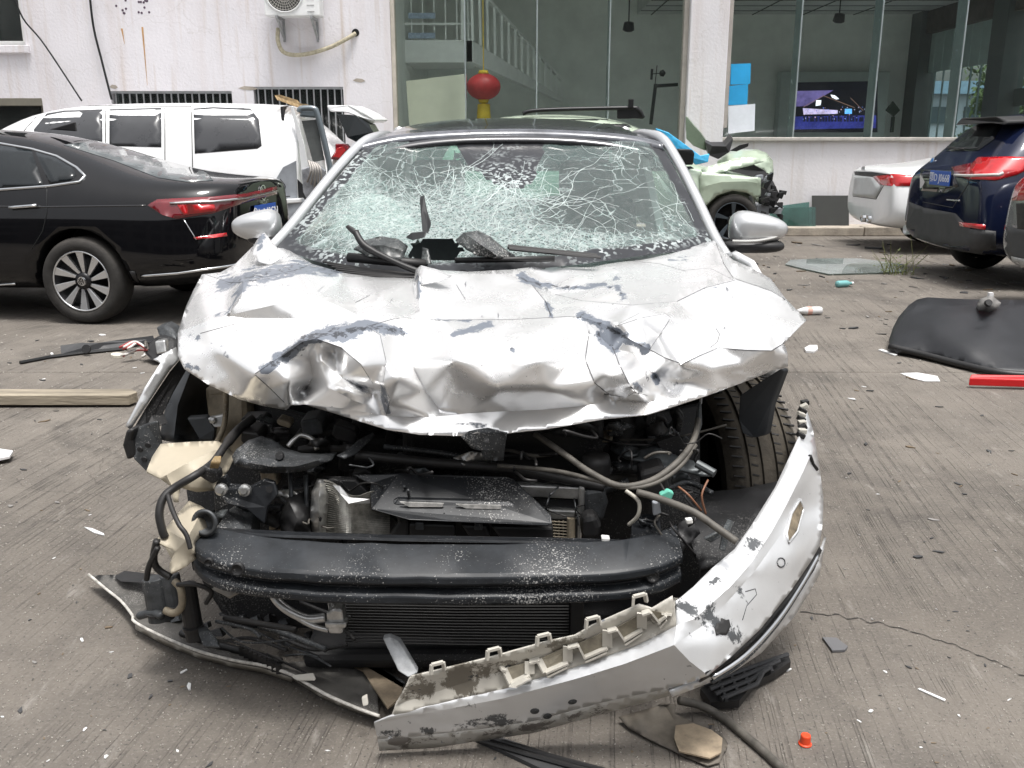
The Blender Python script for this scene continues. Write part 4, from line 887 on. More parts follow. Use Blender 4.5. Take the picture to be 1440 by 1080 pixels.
# grey car whose tail enters the frame
gc = thing('grey_car', 'silver grey car with black lower bumper, only its rear corner in view', 'car', (6, 7.35, 0))
Mg = frame((4.27, 7.28, 0), 0); SIL = M('grey_car_paint', (.36, .37, .39), .2, .6, var=.08, coat=.8)
me = loft([(a, b_, c_, d_, e_, f_, g_, h_, i_, j_) for (a, b_, c_, d_, e_, f_, g_, h_, i_, j_) in SB], Mg, [(.86, .8, .40, .3)]); bv = bvh_of(me); mko('body', me, SIL, gc, smooth=True)
for y in (.8, -.8):
    for x in (.86, 3.55): wheel(gc, Mg @ Vector((x, y, .34)), (0, -1 if y < 0 else 1, 0), .34, .22, 5)
patch('tail_lamp', [(1424, 282), (1432, 254), (1460, 246), (1480, 252), (1480, 282)], bv, REDL, gc, off=.010)
patch('lower_bumper', [(1390, 352), (1400, 330), (1414, 318), (1480, 330), (1480, 420), (1440, 398), (1404, 380)], bv, lower, gc, off=.008)
patch('bumper_insert', [(1408, 357), (1480, 372), (1480, 392), (1406, 372)], bv, M('silver_insert', (.42, .42, .41), .5, .3, var=.3, scale=20), gc, off=.016)
patch('side_panel_dark', [(1430, 286), (1480, 284), (1480, 325), (1432, 322)], bv, BLKP, gc, off=.008)

more_windows(gc, bv, Mg, (1, -1), SUVW, [(-.55, 1.2), (.55, 1.2), (.45, 1.5), (-.45, 1.5)])
# ---------------------------------------------------------------- pale green crashed SUV behind the wreck
gs = thing('green_suv', 'pale green SUV with smashed front, raised bonnet scrap and blue film on its window', 'car', (2.0, 13.2, 0))
GRP = M('pale_green_paint', (.47, .56, .44), .25, .1, var=.08, coat=.6, dust=.1)
Mq = frame((-.95, 13.2, 0), 0)
SQ = [(0, .5, .5, .66, .66, 1.0, .62, 1.1, .56, 1.12), (.08, .4, .74, .66, .87, 1.05, .83, 1.25, .72, 1.28), (.35, .34, .8, .64, .91, 1.06, .88, 1.52, .64, 1.57), (.8, .3, .82, .62, .92, 1.06, .89, 1.64, .6, 1.70), (1.6, .28, .83, .62, .92, 1.05, .89, 1.67, .6, 1.73), (2.4, .28, .83, .62, .92, 1.04, .89, 1.62, .6, 1.67), (2.85, .28, .83, .62, .92, 1.03, .885, 1.42, .62, 1.46), (3.15, .28, .83, .62, .92, 1.02, .88, 1.15, .7, 1.18), (3.4, .3, .82, .62, .92, .98, .86, 1.04, .72, 1.06), (4.0, .35, .8, .62, .91, .92, .84, .95, .7, .96), (4.2, .4, .7, .62, .86, .86, .8, .88, .6, .88)]
me = loft(SQ, Mq, [(3.85, -.8, .42, .35), (3.85, .8, .42, .35), (.85, -.8, .4, .3), (.85, .8, .4, .3)]); bv = bvh_of(me); mko('body', me, GRP, gs, smooth=True)
for x in (.85, 3.85):
    for y in (.8, -.8): wheel(gs, Mq @ Vector((x, y, .345)), (0, -1 if y < 0 else 1, 0), .345, .22, 5, rimc=M('dark_alloy', (.10, .12, .14), .35, .7))
patch('roof_panel', [(590, 150), (945, 150), (945, 183), (920, 180), (800, 178), (640, 186), (590, 200)], bv, M('black_roof', (.02, .02, .022), .2, coat=.8), gs, off=.006)
patch('side_window', [(880, 186), (925, 182), (955, 196), (985, 212), (1000, 232), (960, 240), (880, 240)], bv, DARKGL, gs, off=.005)
patch('side_window', [(700, 190), (780, 182), (868, 182), (868, 240), (690, 240)], bv, DARKGL, gs, off=.005, step=12); patch('side_window', [(640, 205), (690, 190), (680, 240), (636, 240)], bv, DARKGL, gs, off=.005, step=12)
BF = M('blue_film', (.06, .42, .72), .25, 0, var=.25, scale=12, bump=.5, bscale=15)
plate('blue_film', [(922, 180, 12.35), (940, 186, 12.35), (965, 204, 12.32), (985, 219, 12.3), (998, 216, 12.3), (996, 228, 12.28), (978, 232, 12.3), (970, 222, 12.3), (945, 208, 12.33), (925, 200, 12.35)], BF, gs, ext=(0, .03, 0), bevel=.01)
plate('wing_mirror', [(948, 212, 12.15), (955, 209, 12.15), (974, 210, 12.1), (977, 216, 12.1), (975, 232, 12.1), (958, 232, 12.15)], BLK, gs, ext=(0, .14, 0), bevel=.02)
rl = MB().tube(cr(pts3([(735, 160, 12.75), (760, 155, 12.75), (880, 152, 12.75), (897, 154, 12.75), (905, 166, 12.75)]), 5), .028, 8).build('roof_rail', BLK, gs, smooth=True)
plate('rail_foot', [(868, 153, 12.74), (892, 151, 12.74), (903, 160, 12.74), (905, 167, 12.74), (868, 167, 12.74)], BLK, gs, ext=(0, .05, 0), bevel=.01)
MB().bx(D(884, 148, 12.7).x, D(891, 148, 12.7).x, 12.7, 12.78, D(884, 152, 12.7).z, D(884, 139, 12.7).z).build('rail_bracket', BLK, gs, bevel=.01)
# crumpled front pieces
plate('raised_scrap', [(964, 164, 13.0), (966, 165, 13.0), (975, 176, 13.0), (985, 187, 13.0), (992, 197, 13.0), (992, 212, 13.0), (975, 205, 13.0), (965, 195, 13.0)], M('grey_green_inner', (.14, .18, .13), .5, var=.2), gs, ext=(.03, .12, .01), bevel=.004)
plate('torn_bonnet', [(992, 200, 12.8), (1002, 205, 12.7), (1020, 205, 12.7), (1030, 193, 12.8), (1031, 198, 12.8), (1026, 214, 12.7), (1010, 224, 12.7), (996, 218, 12.7)], BLKP, gs, ext=(.05, .4, .05), bevel=.01)
plate('bonnet_edge', [(1026, 212, 12.75), (1040, 204, 12.75), (1053, 201, 12.75), (1052, 206, 12.75), (1036, 213, 12.75)], BLKP, gs, ext=(.05, .2, 0), bevel=.004)
sheet('far_fender', [(1008, 228, 13.2), (1022, 214, 13.3), (1040, 210, 13.4), (1065, 210, 13.4), (1078, 215, 13.3), (1087, 226, 13.2), (1088, 246, 13.1), (1076, 242, 13.0), (1060, 234, 12.9), (1030, 230, 13.0)], [[(1022, 222, 13.1), (1050, 222, 13.05), (1074, 226, 13.0)]], [], GRP, gs, step=5, it=3, crumple=[(.03, 6, True)], thick=.02, zmode=False)
sheet('bonnet_fold', [(986, 238, 12.4), (1002, 232, 12.45), (1040, 222, 12.5), (1063, 221, 12.5), (1074, 227, 12.5), (1060, 231, 12.45), (1030, 238, 12.4), (993, 247, 12.3)], [], [(1030, 228, 12.45)], GRP, gs, step=5, it=2, thick=.015, zmode=False)
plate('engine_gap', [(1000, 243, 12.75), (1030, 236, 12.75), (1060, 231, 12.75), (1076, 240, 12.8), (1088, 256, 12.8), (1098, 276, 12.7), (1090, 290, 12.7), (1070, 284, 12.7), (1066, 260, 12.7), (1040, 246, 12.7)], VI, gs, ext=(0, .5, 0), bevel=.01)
sheet('front_fender', [(984, 241, 12.30), (1000, 243, 12.28), (1040, 247, 12.27), (1070, 250, 12.27), (1070, 276, 12.30), (1062, 278, 12.30), (1050, 271, 12.28), (1030, 268, 12.27), (1008, 275, 12.27), (992, 290, 12.27), (984, 290, 12.28)], [[(990, 262, 12.26), (1015, 256, 12.25), (1050, 255, 12.25), (1068, 258, 12.27)]], [], GRP, gs, step=5, it=3, thick=.015, zmode=False)
for q in range(26):
    x, y = rr.uniform(1066, 1098), rr.uniform(244, 302); 
    if abs(x - 1066 - (y - 244) * .5) > 22: continue
    a = (x, y, 12.2 + rr.uniform(0, .3)); plate('broken_part', [a, (x + rr.uniform(4, 12), y + rr.uniform(-5, 3), a[2]), (x + rr.uniform(3, 9), y + rr.uniform(4, 10), a[2]), (x - rr.uniform(0, 4), y + rr.uniform(3, 7), a[2])], rr.choice([BLKP, VI, BLK, GREYP]), gs, ext=(0, rr.uniform(.03, .15), 0))
MB().bar(D(1056, 275, 12.4), D(1062, 299, 12.35), .05).build('strut', ALLOY, gs); plate('steel_rail', [(1062, 290, 12.4), (1086, 284, 12.4), (1088, 300, 12.4), (1066, 303, 12.4)], GREYP, gs, ext=(0, .3, 0))
# ============================================================ THE CRASHED SILVER CAR
def pix(p):
    d = Vector(p) - CAM; f = d.y * _c - d.z * _s; u = d.y * _s + d.z * _c
    return 720 + FPX * d.x / f, 540 - FPX * u / f
def paint_mat(name, base, primer, scr=.5, metal=.65, rough=.30):
    m = bpy.data.materials.new(name); m.use_nodes = True; n, l = m.node_tree.nodes, m.node_tree.links; b = n['Principled BSDF']; tc = n.new('ShaderNodeTexCoord')
    def nz(scale, det=6, st=None, rough_=.6, dist=0):
        q = n.new('ShaderNodeTexNoise'); q.inputs['Scale'].default_value = scale; q.inputs['Detail'].default_value = det; q.inputs['Roughness'].default_value = rough_; q.inputs['Distortion'].default_value = dist; src = tc.outputs['Object']
        if st: mp = n.new('ShaderNodeMapping'); mp.inputs['Scale'].default_value = st; mp.inputs['Rotation'].default_value = (0, 0, .5); l.new(src, mp.inputs[0]); src = mp.outputs[0]
        l.new(src, q.inputs['Vector']); return q.outputs['Fac']
    def rng(x, a, b_, c, d):
        q = n.new('ShaderNodeMapRange'); l.new(x, q.inputs[0]); q.inputs[1].default_value = a; q.inputs[2].default_value = b_; q.inputs[3].default_value = c; q.inputs[4].default_value = d; return q.outputs[0]
    def ma(op, a, b_, v=None):
        q = n.new('ShaderNodeMath'); q.operation = op; l.new(a, q.inputs[0])
        if b_ is not None: l.new(b_, q.inputs[1])
        else: q.inputs[1].default_value = v
        q.use_clamp = op != 'ADD'; return q.outputs[0]
    def mix(f, a, c):
        q = n.new('ShaderNodeMix'); q.data_type = 'RGBA'; l.new(f, q.inputs['Factor'])
        if isinstance(a, tuple): q.inputs['A'].default_value = (*a, 1)
        else: l.new(a, q.inputs['A'])
        q.inputs['B'].default_value = (*c, 1); return q.outputs['Result']
    at = n.new('ShaderNodeAttribute'); at.attribute_name = 'wear'
    c = mix(rng(nz(5), .4, .75, 0, .35), base, tuple(x * .82 for x in base))
    dirt = rng(nz(3, 8, None, .7), .55, .8, 0, .35); c = mix(dirt, c, (.52, .47, .40))
    s1 = rng(nz(30, 3, (1, .04, 1)), .70, .73, 0, scr); c = mix(s1, c, (.20, .21, .23))
    sp = rng(nz(75, 4), .71, .75, 0, .8 * scr); c = mix(sp, c, (.08, .08, .085))
    w0 = ma('ADD', ma('ADD', at.outputs['Fac'], rng(nz(16, 12, None, .8, .5), .25, .75, -.5, .5)), rng(nz(5.5, 3), .3, .7, -.32, .30)); wm = rng(w0, .48, .56, 0, 1); c = mix(wm, c, primer)
    w2 = ma('ADD', at.outputs['Fac'], rng(nz(40, 6, None, .7), .25, .75, -.75, .55)); wm2 = rng(w2, .74, .82, 0, .9); c = mix(wm2, c, (.03, .033, .04))
    l.new(c, b.inputs['Base Color'])
    rr_ = ma('MAXIMUM', rng(wm, 0, 1, rough, .55), rng(dirt, 0, .35, rough, .5)); l.new(rr_, b.inputs['Roughness'])
    mt = ma('MULTIPLY', rng(wm, 0, 1, metal, .2), rng(dirt, 0, .35, 1, .6)); l.new(mt, b.inputs['Metallic'])
    b.inputs['Coat Weight'].default_value = .35; b.inputs['Coat Roughness'].default_value = .12
    h = ma('SUBTRACT', nz(14, 4), wm); bp = n.new('ShaderNodeBump'); bp.inputs['Strength'].default_value = .22; bp.inputs['Distance'].default_value = .004; l.new(h, bp.inputs['Height']); l.new(bp.outputs[0], b.inputs['Normal'])
    return m
SILV = paint_mat('damaged_silver_paint', (.90, .90, .90), (.17, .19, .225), .8, .60, .27)
SILC = M('silver_paint', (.66, .67, .68), .28, .6, var=.05, coat=.4, dust=.06)
BUMP = paint_mat('scuffed_bumper_paint', (.66, .67, .68), (.07, .075, .08), .7, .45, .36)
BSPK = M('dusty_black_steel', (.012, .0135, .016), .38, .2, var=.3, scale=25, speck=.5)
BSTEEL = M('dull_grey_steel', (.062, .066, .07), .5, .5, var=.4, scale=30, speck=.5)
CREAM = M('cream_tank_plastic', (.52, .47, .37), .45, 0, var=.2, scale=8, dust=.4, dcol=(.24, .19, .13)); ALU = M('aluminium', (.52, .52, .51), .35, .85, var=.3, scale=30, speck=.3)
DARK = M('engine_black', (.008, .008, .009), .6, 0, var=.4, speck=.15); RUBB = M('rubber_hose', (.011, .011, .012), .5, var=.3, scale=30, dust=.10, dcol=(.14, .12, .1)); TANM = M('tan_dirty_metal', (.26, .22, .16), .6, .2, var=.45, scale=14, speck=.3)
LINER = M('slate_liner', (.018, .022, .027), .5, 0, var=.3, dust=.15, dcol=(.16, .15, .14))
wr = thing('crashed_car', 'silver saloon with crumpled bonnet, shattered windscreen and its whole front torn open', 'car', (0, 3.2, 0))

# ---- bonnet
hood_out = [(383, 335, 1.035), (410, 354, 1.015), (439, 371, .995), (485, 384, .985), (527, 390, .98), (582, 391, .975), (585, 379, 1.01), (592, 373, 1.035), (620, 380, 1.01), (660, 382, 1.0), (720, 379, 1.0), (780, 371, 1.0), (840, 362, 1.005), (900, 355, 1.015), (960, 347, 1.03), (1005, 338, 1.045),
            (1016, 352, 1.03), (1030, 365, 1.01), (1060, 378, .985), (1084, 392, .965), (1105, 420, .945), (1134, 450, .915), (1110, 474, .905), (1103, 483, .885), (1108, 498, .865), (1108, 516, .83), (1090, 520, .825), (1050, 536, .80), (1007, 552, .785), (972, 564, .77), (940, 574, .755), (910, 583, .745), (851, 589, .725), (800, 598, .715), (764, 604, .705), (712, 609, .70), (686, 606, .702), (651, 613, .695), (589, 611, .70), (543, 604, .705), (485, 586, .725), (426, 568, .74), (409, 570, .735), (403, 577, .72), (370, 571, .73), (338, 562, .74), (295, 542, .765), (259, 519, .80), (250, 500, .83), (250, 467, .87), (262, 430, .905), (272, 408, .93), (284, 386, .955), (310, 383, .965), (330, 372, .985), (352, 350, 1.005), (372, 330, 1.04)]
F1 = [(357, 526, .835), (390, 505, .868), (426, 480, .91), (460, 472, .918), (490, 466, .925), (517, 460, .935)]
F1b = [(517, 460, .935), (556, 449, .94), (620, 449, .938), (660, 451, .935), (720, 448, .938), (799, 445, .938), (818, 446, .935)]
F2 = [(818, 446, .935), (840, 469, .905), (861, 490, .88), (890, 496, .868), (913, 491, .882)]
F3 = [(913, 491, .882), (935, 503, .875), (958, 512, .868), (985, 500, .88), (1010, 490, .89), (1050, 492, .89), (1085, 493, .89), (1103, 483, .885)]
F4 = [(426, 568, .74), (480, 574, .748), (543, 585, .733), (605, 587, .733), (660, 581, .743), (715, 578, .743), (764, 576, .743), (827, 570, .753), (868, 563, .76), (910, 566, .765), (965, 558, .78)]
hood_lines = [F1, F1b, F2, F3, F4,
    [(357, 526, .835), (378, 545, .795), (400, 566, .748)],
    [(426, 480, .91), (436, 505, .852), (440, 530, .803), (428, 552, .745)],
    [(445, 476, .915), (480, 488, .898), (508, 512, .868), (526, 540, .822)],
    [(450, 506, .86), (482, 532, .815), (528, 556, .778)],
    [(462, 545, .795), (495, 562, .775), (515, 570, .757)],
    [(517, 460, .935), (536, 472, .925), (543, 510, .885), (540, 540, .838), (548, 562, .795), (543, 585, .733)],
    [(569, 470, .905), (578, 510, .855), (598, 550, .79), (620, 578, .742)],
    [(828, 470, .895), (822, 505, .866), (835, 538, .815), (852, 552, .785)],
    [(861, 490, .88), (872, 515, .878), (886, 542, .842), (892, 552, .805)],
    [(890, 496, .868), (918, 525, .822), (940, 550, .785)],
    [(850, 553, .772), (880, 560, .785), (892, 552, .805), (910, 555, .79)],
    [(865, 458, .94), (900, 446, .95), (935, 440, .965), (943, 447, .96), (930, 468, .932), (913, 491, .882)],
    [(818, 446, .935), (850, 456, .93), (880, 474, .908), (913, 491, .882)],
    [(735, 390, .985), (760, 402, .962), (782, 414, .945), (830, 408, .968), (862, 400, .985)],
    [(782, 414, .945), (820, 424, .952), (890, 430, .965), (950, 424, .972)],
    [(750, 402, .975), (768, 425, .945), (775, 444, .94)],
    [(592, 373, 1.035), (588, 400, 1.0), (591, 440, .95)], [(579, 393, .975), (582, 410, .955), (584, 440, .938)],
    [(250, 467, .87), (290, 452, .915), (318, 444, .93), (345, 447, .925), (420, 448, .928), (505, 444, .945)],
    [(318, 444, .93), (380, 430, .96), (440, 416, .985), (475, 430, .962), (505, 444, .945)],
    [(343, 396, .99), (339, 420, .975), (322, 442, .935)], [(284, 386, .955), (325, 398, .965), (343, 396, .99), (420, 378, 1.0), (439, 371, .995)],
    [(1033, 393, 1.0), (990, 404, .985), (950, 424, .972)], [(1033, 393, 1.0), (1030, 420, .965), (1026, 448, .935)], [(1033, 393, 1.0), (1018, 370, 1.01), (1005, 338, 1.045)], [(1033, 393, 1.0), (1084, 410, .962), (1105, 420, .945)],
    [(372, 330, 1.04), (360, 362, .985), (343, 396, .99)]]
hood_loose = [(640, 505, .902), (700, 500, .905), (760, 505, .898), (700, 545, .835), (640, 545, .822), (770, 545, .825), (740, 475, .925), (660, 475, .925), (405, 538, .815), (384, 520, .845), (300, 490, .86), (330, 530, .80), (560, 530, .858), (680, 415, .965), (640, 420, .962), (470, 400, .985), (540, 415, .97), (900, 385, .995), (960, 380, 1.0), (990, 455, .925), (940, 400, .985), (1080, 460, .915), (1000, 520, .845), (960, 535, .815), (1050, 512, .855), (855, 525, .848), (280, 420, .93), (380, 405, .985), (400, 360, 1.015), (470, 490, .875), (490, 548, .805)]
hood_wear = [(F1[1:], 15, .80), ([(426, 476, 0), (517, 458, 0), (569, 468, 0)], 12, .9), ([(375, 518, 0), (430, 482, 0)], 11, .95), ([(440, 505, 0), (430, 552, 0)], 12, .40), ([(460, 520, 0), (525, 552, 0)], 9, .36), ([(538, 545, 0), (546, 580, 0)], 8, .75),
    ([(315, 400, 0), (345, 392, 0), (420, 375, 0), (470, 383, 0)], 17, .72), ([(300, 445, 0), (322, 442, 0), (340, 405, 0)], 9, .66), ([(600, 449, 0), (660, 452, 0)], 5, .6), ([(640, 470, 0), (690, 455, 0)], 7, .5), ([(735, 390, 0), (760, 402, 0), (800, 405, 0)], 10, .72), ([(800, 405, 0), (850, 400, 0), (880, 418, 0)], 7, .7), ([(865, 395, 0), (872, 412, 0)], 10, .62),
    ([(818, 444, 0), (850, 458, 0), (905, 488, 0)], 10, .85), ([(840, 470, 0), (865, 490, 0)], 10, .8), ([(768, 425, 0), (775, 444, 0)], 5, .7), ([(588, 378, 0), (588, 420, 0)], 5, .7), ([(893, 540, 0), (899, 548, 0)], 6, .9), ([(720, 490, 0), (722, 493, 0)], 6, .8), ([(920, 530, 0), (924, 536, 0)], 6, .9), ([(265, 470, 0), (320, 490, 0)], 7, .42), ([(940, 366, 0), (965, 360, 0)], 7, .5), ([(1005, 470, 0), (1012, 488, 0)], 3, .5), ([(258, 512, 0), (280, 520, 0)], 9, .5), ([(420, 550, 0), (405, 572, 0)], 7, .45), ([(640, 595, 0), (680, 600, 0)], 7, .4)]
hood_wear = [(p, r * 1.35, min(1.1, s + .1)) for p, r, s in hood_wear]
rq = random.Random(40)
for q in range(26):
    x, y = rq.uniform(280, 1090), rq.uniform(385, 560); hood_wear.append(([(x, y, 0), (x + rq.uniform(-25, 25), y + rq.uniform(-6, 6), 0)], rq.uniform(3, 7), rq.uniform(.35, .6)))
hood = sheet('bonnet', hood_out, hood_lines, hood_loose, SILV, wr, step=5.5, it=1, crumple=[(.003, 7, True), (.0012, 24, True)], thick=.0025, wear=hood_wear)
hood['label'] = 'crumpled silver bonnet with torn folds and scraped paint'
hbv = bvh_of(hood.data); rk = random.Random(8)
for ln in hood_lines + [[(295, 455), (340, 452), (420, 452)], [(640, 400), (655, 420)], [(880, 366), (930, 372), (965, 382)], [(960, 380), (1000, 378), (1030, 392)], [(1005, 462), (1012, 470), (1010, 482), (1000, 490)], [(1040, 462), (1042, 478)], [(500, 425), (520, 415)], [(280, 470), (330, 455)], [(900, 440), (870, 456)]]:
    pl = [(p[0] + rk.uniform(-2, 2), p[1] + rk.uniform(-1.5, 1.5)) for p in ln]
    if rk.random() < .45: strip('paint_crack', pl, hbv, M('crack_line', (.05, .052, .058), .7), hood, r=rk.choice((.0007, .0009, .0012)), off=-.0002, n=5, step=4)
# torn edge flap standing up at the tear, left wing scrap
sheet('bonnet_tear', [(585, 379, 1.02), (592, 373, 1.04), (612, 378, 1.035), (636, 388, 1.015), (618, 396, 1.005), (592, 400, 1.0)], [], [], SILV, wr, step=6, it=1, thick=.002)
sheet('wing_scrap', [(352, 352, 1.03), (366, 330, 1.075), (372, 327, 1.08), (388, 346, 1.05), (398, 360, 1.03), (380, 372, 1.005), (364, 368, 1.01)], [[(372, 327, 1.08), (374, 350, 1.04), (380, 372, 1.005)]], [], SILV, wr, step=6, it=1, thick=.003, wear=[([(370, 330, 0), (364, 352, 0)], 10, .7)])
sheet('latch_plate', [(650, 614, .70), (660, 606, .705), (686, 602, .71), (712, 610, .705), (708, 648, .625), (680, 647, .625), (676, 634, .65), (664, 630, .665)], [[(672, 632, .655), (700, 634, .655)]], [], BSTEEL, wr, step=6, it=2, thick=.004)
MB().lathe(Z(684, 618, .69) + Vector((0, -.004, 0)), (0, -1, .6), [(0, 0), (.007, 0), (.007, -.004)], 12).build('bolt_hole', DARK, wr)

# ---- windscreen
def wind_mat():
    m = bpy.data.materials.new('shattered_laminated_glass'); m.use_nodes = True; n, l = m.node_tree.nodes, m.node_tree.links; n.clear()
    o = n.new('ShaderNodeOutputMaterial'); tc = n.new('ShaderNodeTexCoord')
    def math_(op, a, b_=None, v=0., cl=False):
        q = n.new('ShaderNodeMath'); q.operation = op; q.use_clamp = cl; l.new(a, q.inputs[0])
        if b_ is not None: l.new(b_, q.inputs[1])
        else: q.inputs[1].default_value = v
        return q.outputs[0]
    def rng(x, a, b_, c, d):
        q = n.new('ShaderNodeMapRange'); l.new(x, q.inputs[0]); q.inputs[1].default_value = a; q.inputs[2].default_value = b_; q.inputs[3].default_value = c; q.inputs[4].default_value = d; return q.outputs[0]
    sh = n.new('ShaderNodeAttribute'); sh.attribute_name = 'shatter'; fr = n.new('ShaderNodeAttribute'); fr.attribute_name = 'frit'
    wn = n.new('ShaderNodeTexNoise'); wn.inputs['Scale'].default_value = 12; wn.inputs['Detail'].default_value = 4; l.new(tc.outputs['Object'], wn.inputs['Vector'])
    wp = n.new('ShaderNodeVectorMath'); wp.operation = 'MULTIPLY_ADD'; l.new(wn.outputs['Color'], wp.inputs[0]); wp.inputs[1].default_value = (.05, .05, .05); l.new(tc.outputs['Object'], wp.inputs[2])
    def vor(sc, w):
        v = n.new('ShaderNodeTexVoronoi'); v.feature = 'DISTANCE_TO_EDGE'; v.inputs['Scale'].default_value = sc; l.new(wp.outputs[0], v.inputs['Vector']); return rng(v.outputs['Distance'], 0, w, 1, 0)
    cellv = n.new('ShaderNodeTexVoronoi'); cellv.inputs['Scale'].default_value = 85; l.new(wp.outputs[0], cellv.inputs['Vector']); sepc = n.new('ShaderNodeSeparateColor'); l.new(cellv.outputs['Color'], sepc.inputs[0])
    nzb = n.new('ShaderNodeTexNoise'); nzb.inputs['Scale'].default_value = 7; nzb.inputs['Detail'].default_value = 6; l.new(tc.outputs['Object'], nzb.inputs['Vector'])
    s = math_('ADD', sh.outputs['Fac'], rng(nzb.outputs['Fac'], .3, .7, -.25, .25))
    big = math_('MULTIPLY', vor(13, .030), rng(s, .0, .3, .06, .9)); mid = math_('MULTIPLY', vor(34, .06), rng(s, .26, .55, 0, .9)); fine = math_('MULTIPLY', vor(95, .16), rng(s, .5, .85, 0, .9))
    flake = math_('MULTIPLY', rng(sepc.outputs[0], .55, 1, 0, 1), rng(s, .45, .95, 0, .75))
    wht = math_('MAXIMUM', math_('MAXIMUM', big, mid), math_('MAXIMUM', fine, flake)); wht = math_('ADD', math_('MULTIPLY', wht, None, .72), rng(s, .0, 1, .16, .24), cl=True); wht = math_('MINIMUM', wht, None, .74)
    t = n.new('ShaderNodeBsdfTransparent'); t.inputs[0].default_value = (.80, .88, .86, 1)
    g = n.new('ShaderNodeBsdfGlossy'); g.inputs['Roughness'].default_value = .06
    bp = n.new('ShaderNodeBump'); bp.inputs['Strength'].default_value = .5; bp.inputs['Distance'].default_value = .004; l.new(math_('MULTIPLY', sepc.outputs[1], s), bp.inputs['Height']); l.new(bp.outputs[0], g.inputs['Normal'])
    f = n.new('ShaderNodeFresnel'); f.inputs[0].default_value = 1.5; l.new(bp.outputs[0], f.inputs['Normal'])
    gq = n.new('ShaderNodeNewGeometry'); fb_ = math_('MULTIPLY', f.outputs[0], math_('SUBTRACT', n.new('ShaderNodeValue').outputs[0], gq.outputs['Backfacing']))
    for q in n:
        if q.type == 'VALUE': q.outputs[0].default_value = 1.0
    mx = n.new('ShaderNodeMixShader'); l.new(math_('MULTIPLY', fb_, None, .9), mx.inputs[0]); l.new(t.outputs[0], mx.inputs[1]); l.new(g.outputs[0], mx.inputs[2])
    d = n.new('ShaderNodeBsdfDiffuse'); tr = n.new('ShaderNodeBsdfTranslucent'); cw = n.new('ShaderNodeMix'); cw.data_type = 'RGBA'; l.new(sepc.outputs[1], cw.inputs['Factor']); cw.inputs['A'].default_value = (.40, .52, .50, 1); cw.inputs['B'].default_value = (.66, .74, .73, 1)
    l.new(cw.outputs['Result'], d.inputs[0]); l.new(cw.outputs['Result'], tr.inputs[0]); dm = n.new('ShaderNodeMixShader'); dm.inputs[0].default_value = .3; l.new(d.outputs[0], dm.inputs[1]); l.new(tr.outputs[0], dm.inputs[2])
    m2 = n.new('ShaderNodeMixShader'); l.new(wht, m2.inputs[0]); l.new(mx.outputs[0], m2.inputs[1]); l.new(dm.outputs[0], m2.inputs[2])
    pb = n.new('ShaderNodeBsdfPrincipled'); pb.inputs['Roughness'].default_value = .3; fc = n.new('ShaderNodeMix'); fc.data_type = 'RGBA'; l.new(math_('MULTIPLY', rng(sepc.outputs[2], .62, .72, 0, 1), rng(s, .2, .6, 0, .9)), fc.inputs['Factor']); fc.inputs['A'].default_value = (.025, .026, .03, 1); fc.inputs['B'].default_value = (.45, .50, .50, 1); l.new(fc.outputs['Result'], pb.inputs['Base Color'])
    m3 = n.new('ShaderNodeMixShader'); l.new(rng(math_('ADD', fr.outputs['Fac'], rng(nzb.outputs['Fac'], .3, .7, -.08, .08)), .45, .55, 0, 1), m3.inputs[0]); l.new(m2.outputs[0], m3.inputs[1]); l.new(pb.outputs[0], m3.inputs[2])
    l.new(m3.outputs[0], o.inputs['Surface']); return m
WIND = wind_mat()
w_out = [(388, 348, 3.32), (440, 366, 3.15), (500, 382, 3.02), (580, 390, 2.96), (660, 384, 2.95), (740, 380, 2.95), (820, 371, 3.0), (900, 360, 3.08), (960, 353, 3.2), (1004, 346, 3.32), (968, 272, 3.62), (937, 215, 3.86), (924, 199, 3.92), (860, 194, 3.98), (720, 192, 4.0), (580, 194, 3.98), (514, 203, 3.92), (468, 258, 3.68), (428, 305, 3.48)]
w_loose = [(700, 290, 3.38), (560, 290, 3.46), (550, 315, 3.36), (850, 290, 3.38), (620, 330, 3.26), (480, 300, 3.40), (700, 340, 3.10), (700, 240, 3.68), (900, 300, 3.36), (560, 230, 3.72), (840, 240, 3.66), (600, 290, 3.50), (520, 345, 3.14), (800, 345, 3.08)]
ws_ = sheet('windscreen', w_out, [], w_loose, None, wr, step=7, it=3, crumple=[(.008, 8, False), (.004, 22, True)], thick=0, zmode=False)
me = ws_.data; me.materials.append(WIND)
hole = [(580, 340), (604, 336), (640, 338), (652, 352), (640, 366), (600, 368), (576, 362)]
bm = bmesh.new(); bm.from_mesh(me); bmesh.ops.delete(bm, geom=[f for f in bm.faces if inpoly(*pix(f.calc_center_median()), hole)], context='FACES'); bm.to_mesh(me); bm.free()
sa = me.attributes.new('shatter', 'FLOAT', 'POINT'); fa = me.attributes.new('frit', 'FLOAT', 'POINT'); sv, fv = [], []
sensor = [(640, 190), (765, 190), (762, 225), (745, 258), (725, 268), (700, 262), (672, 240), (650, 225)]
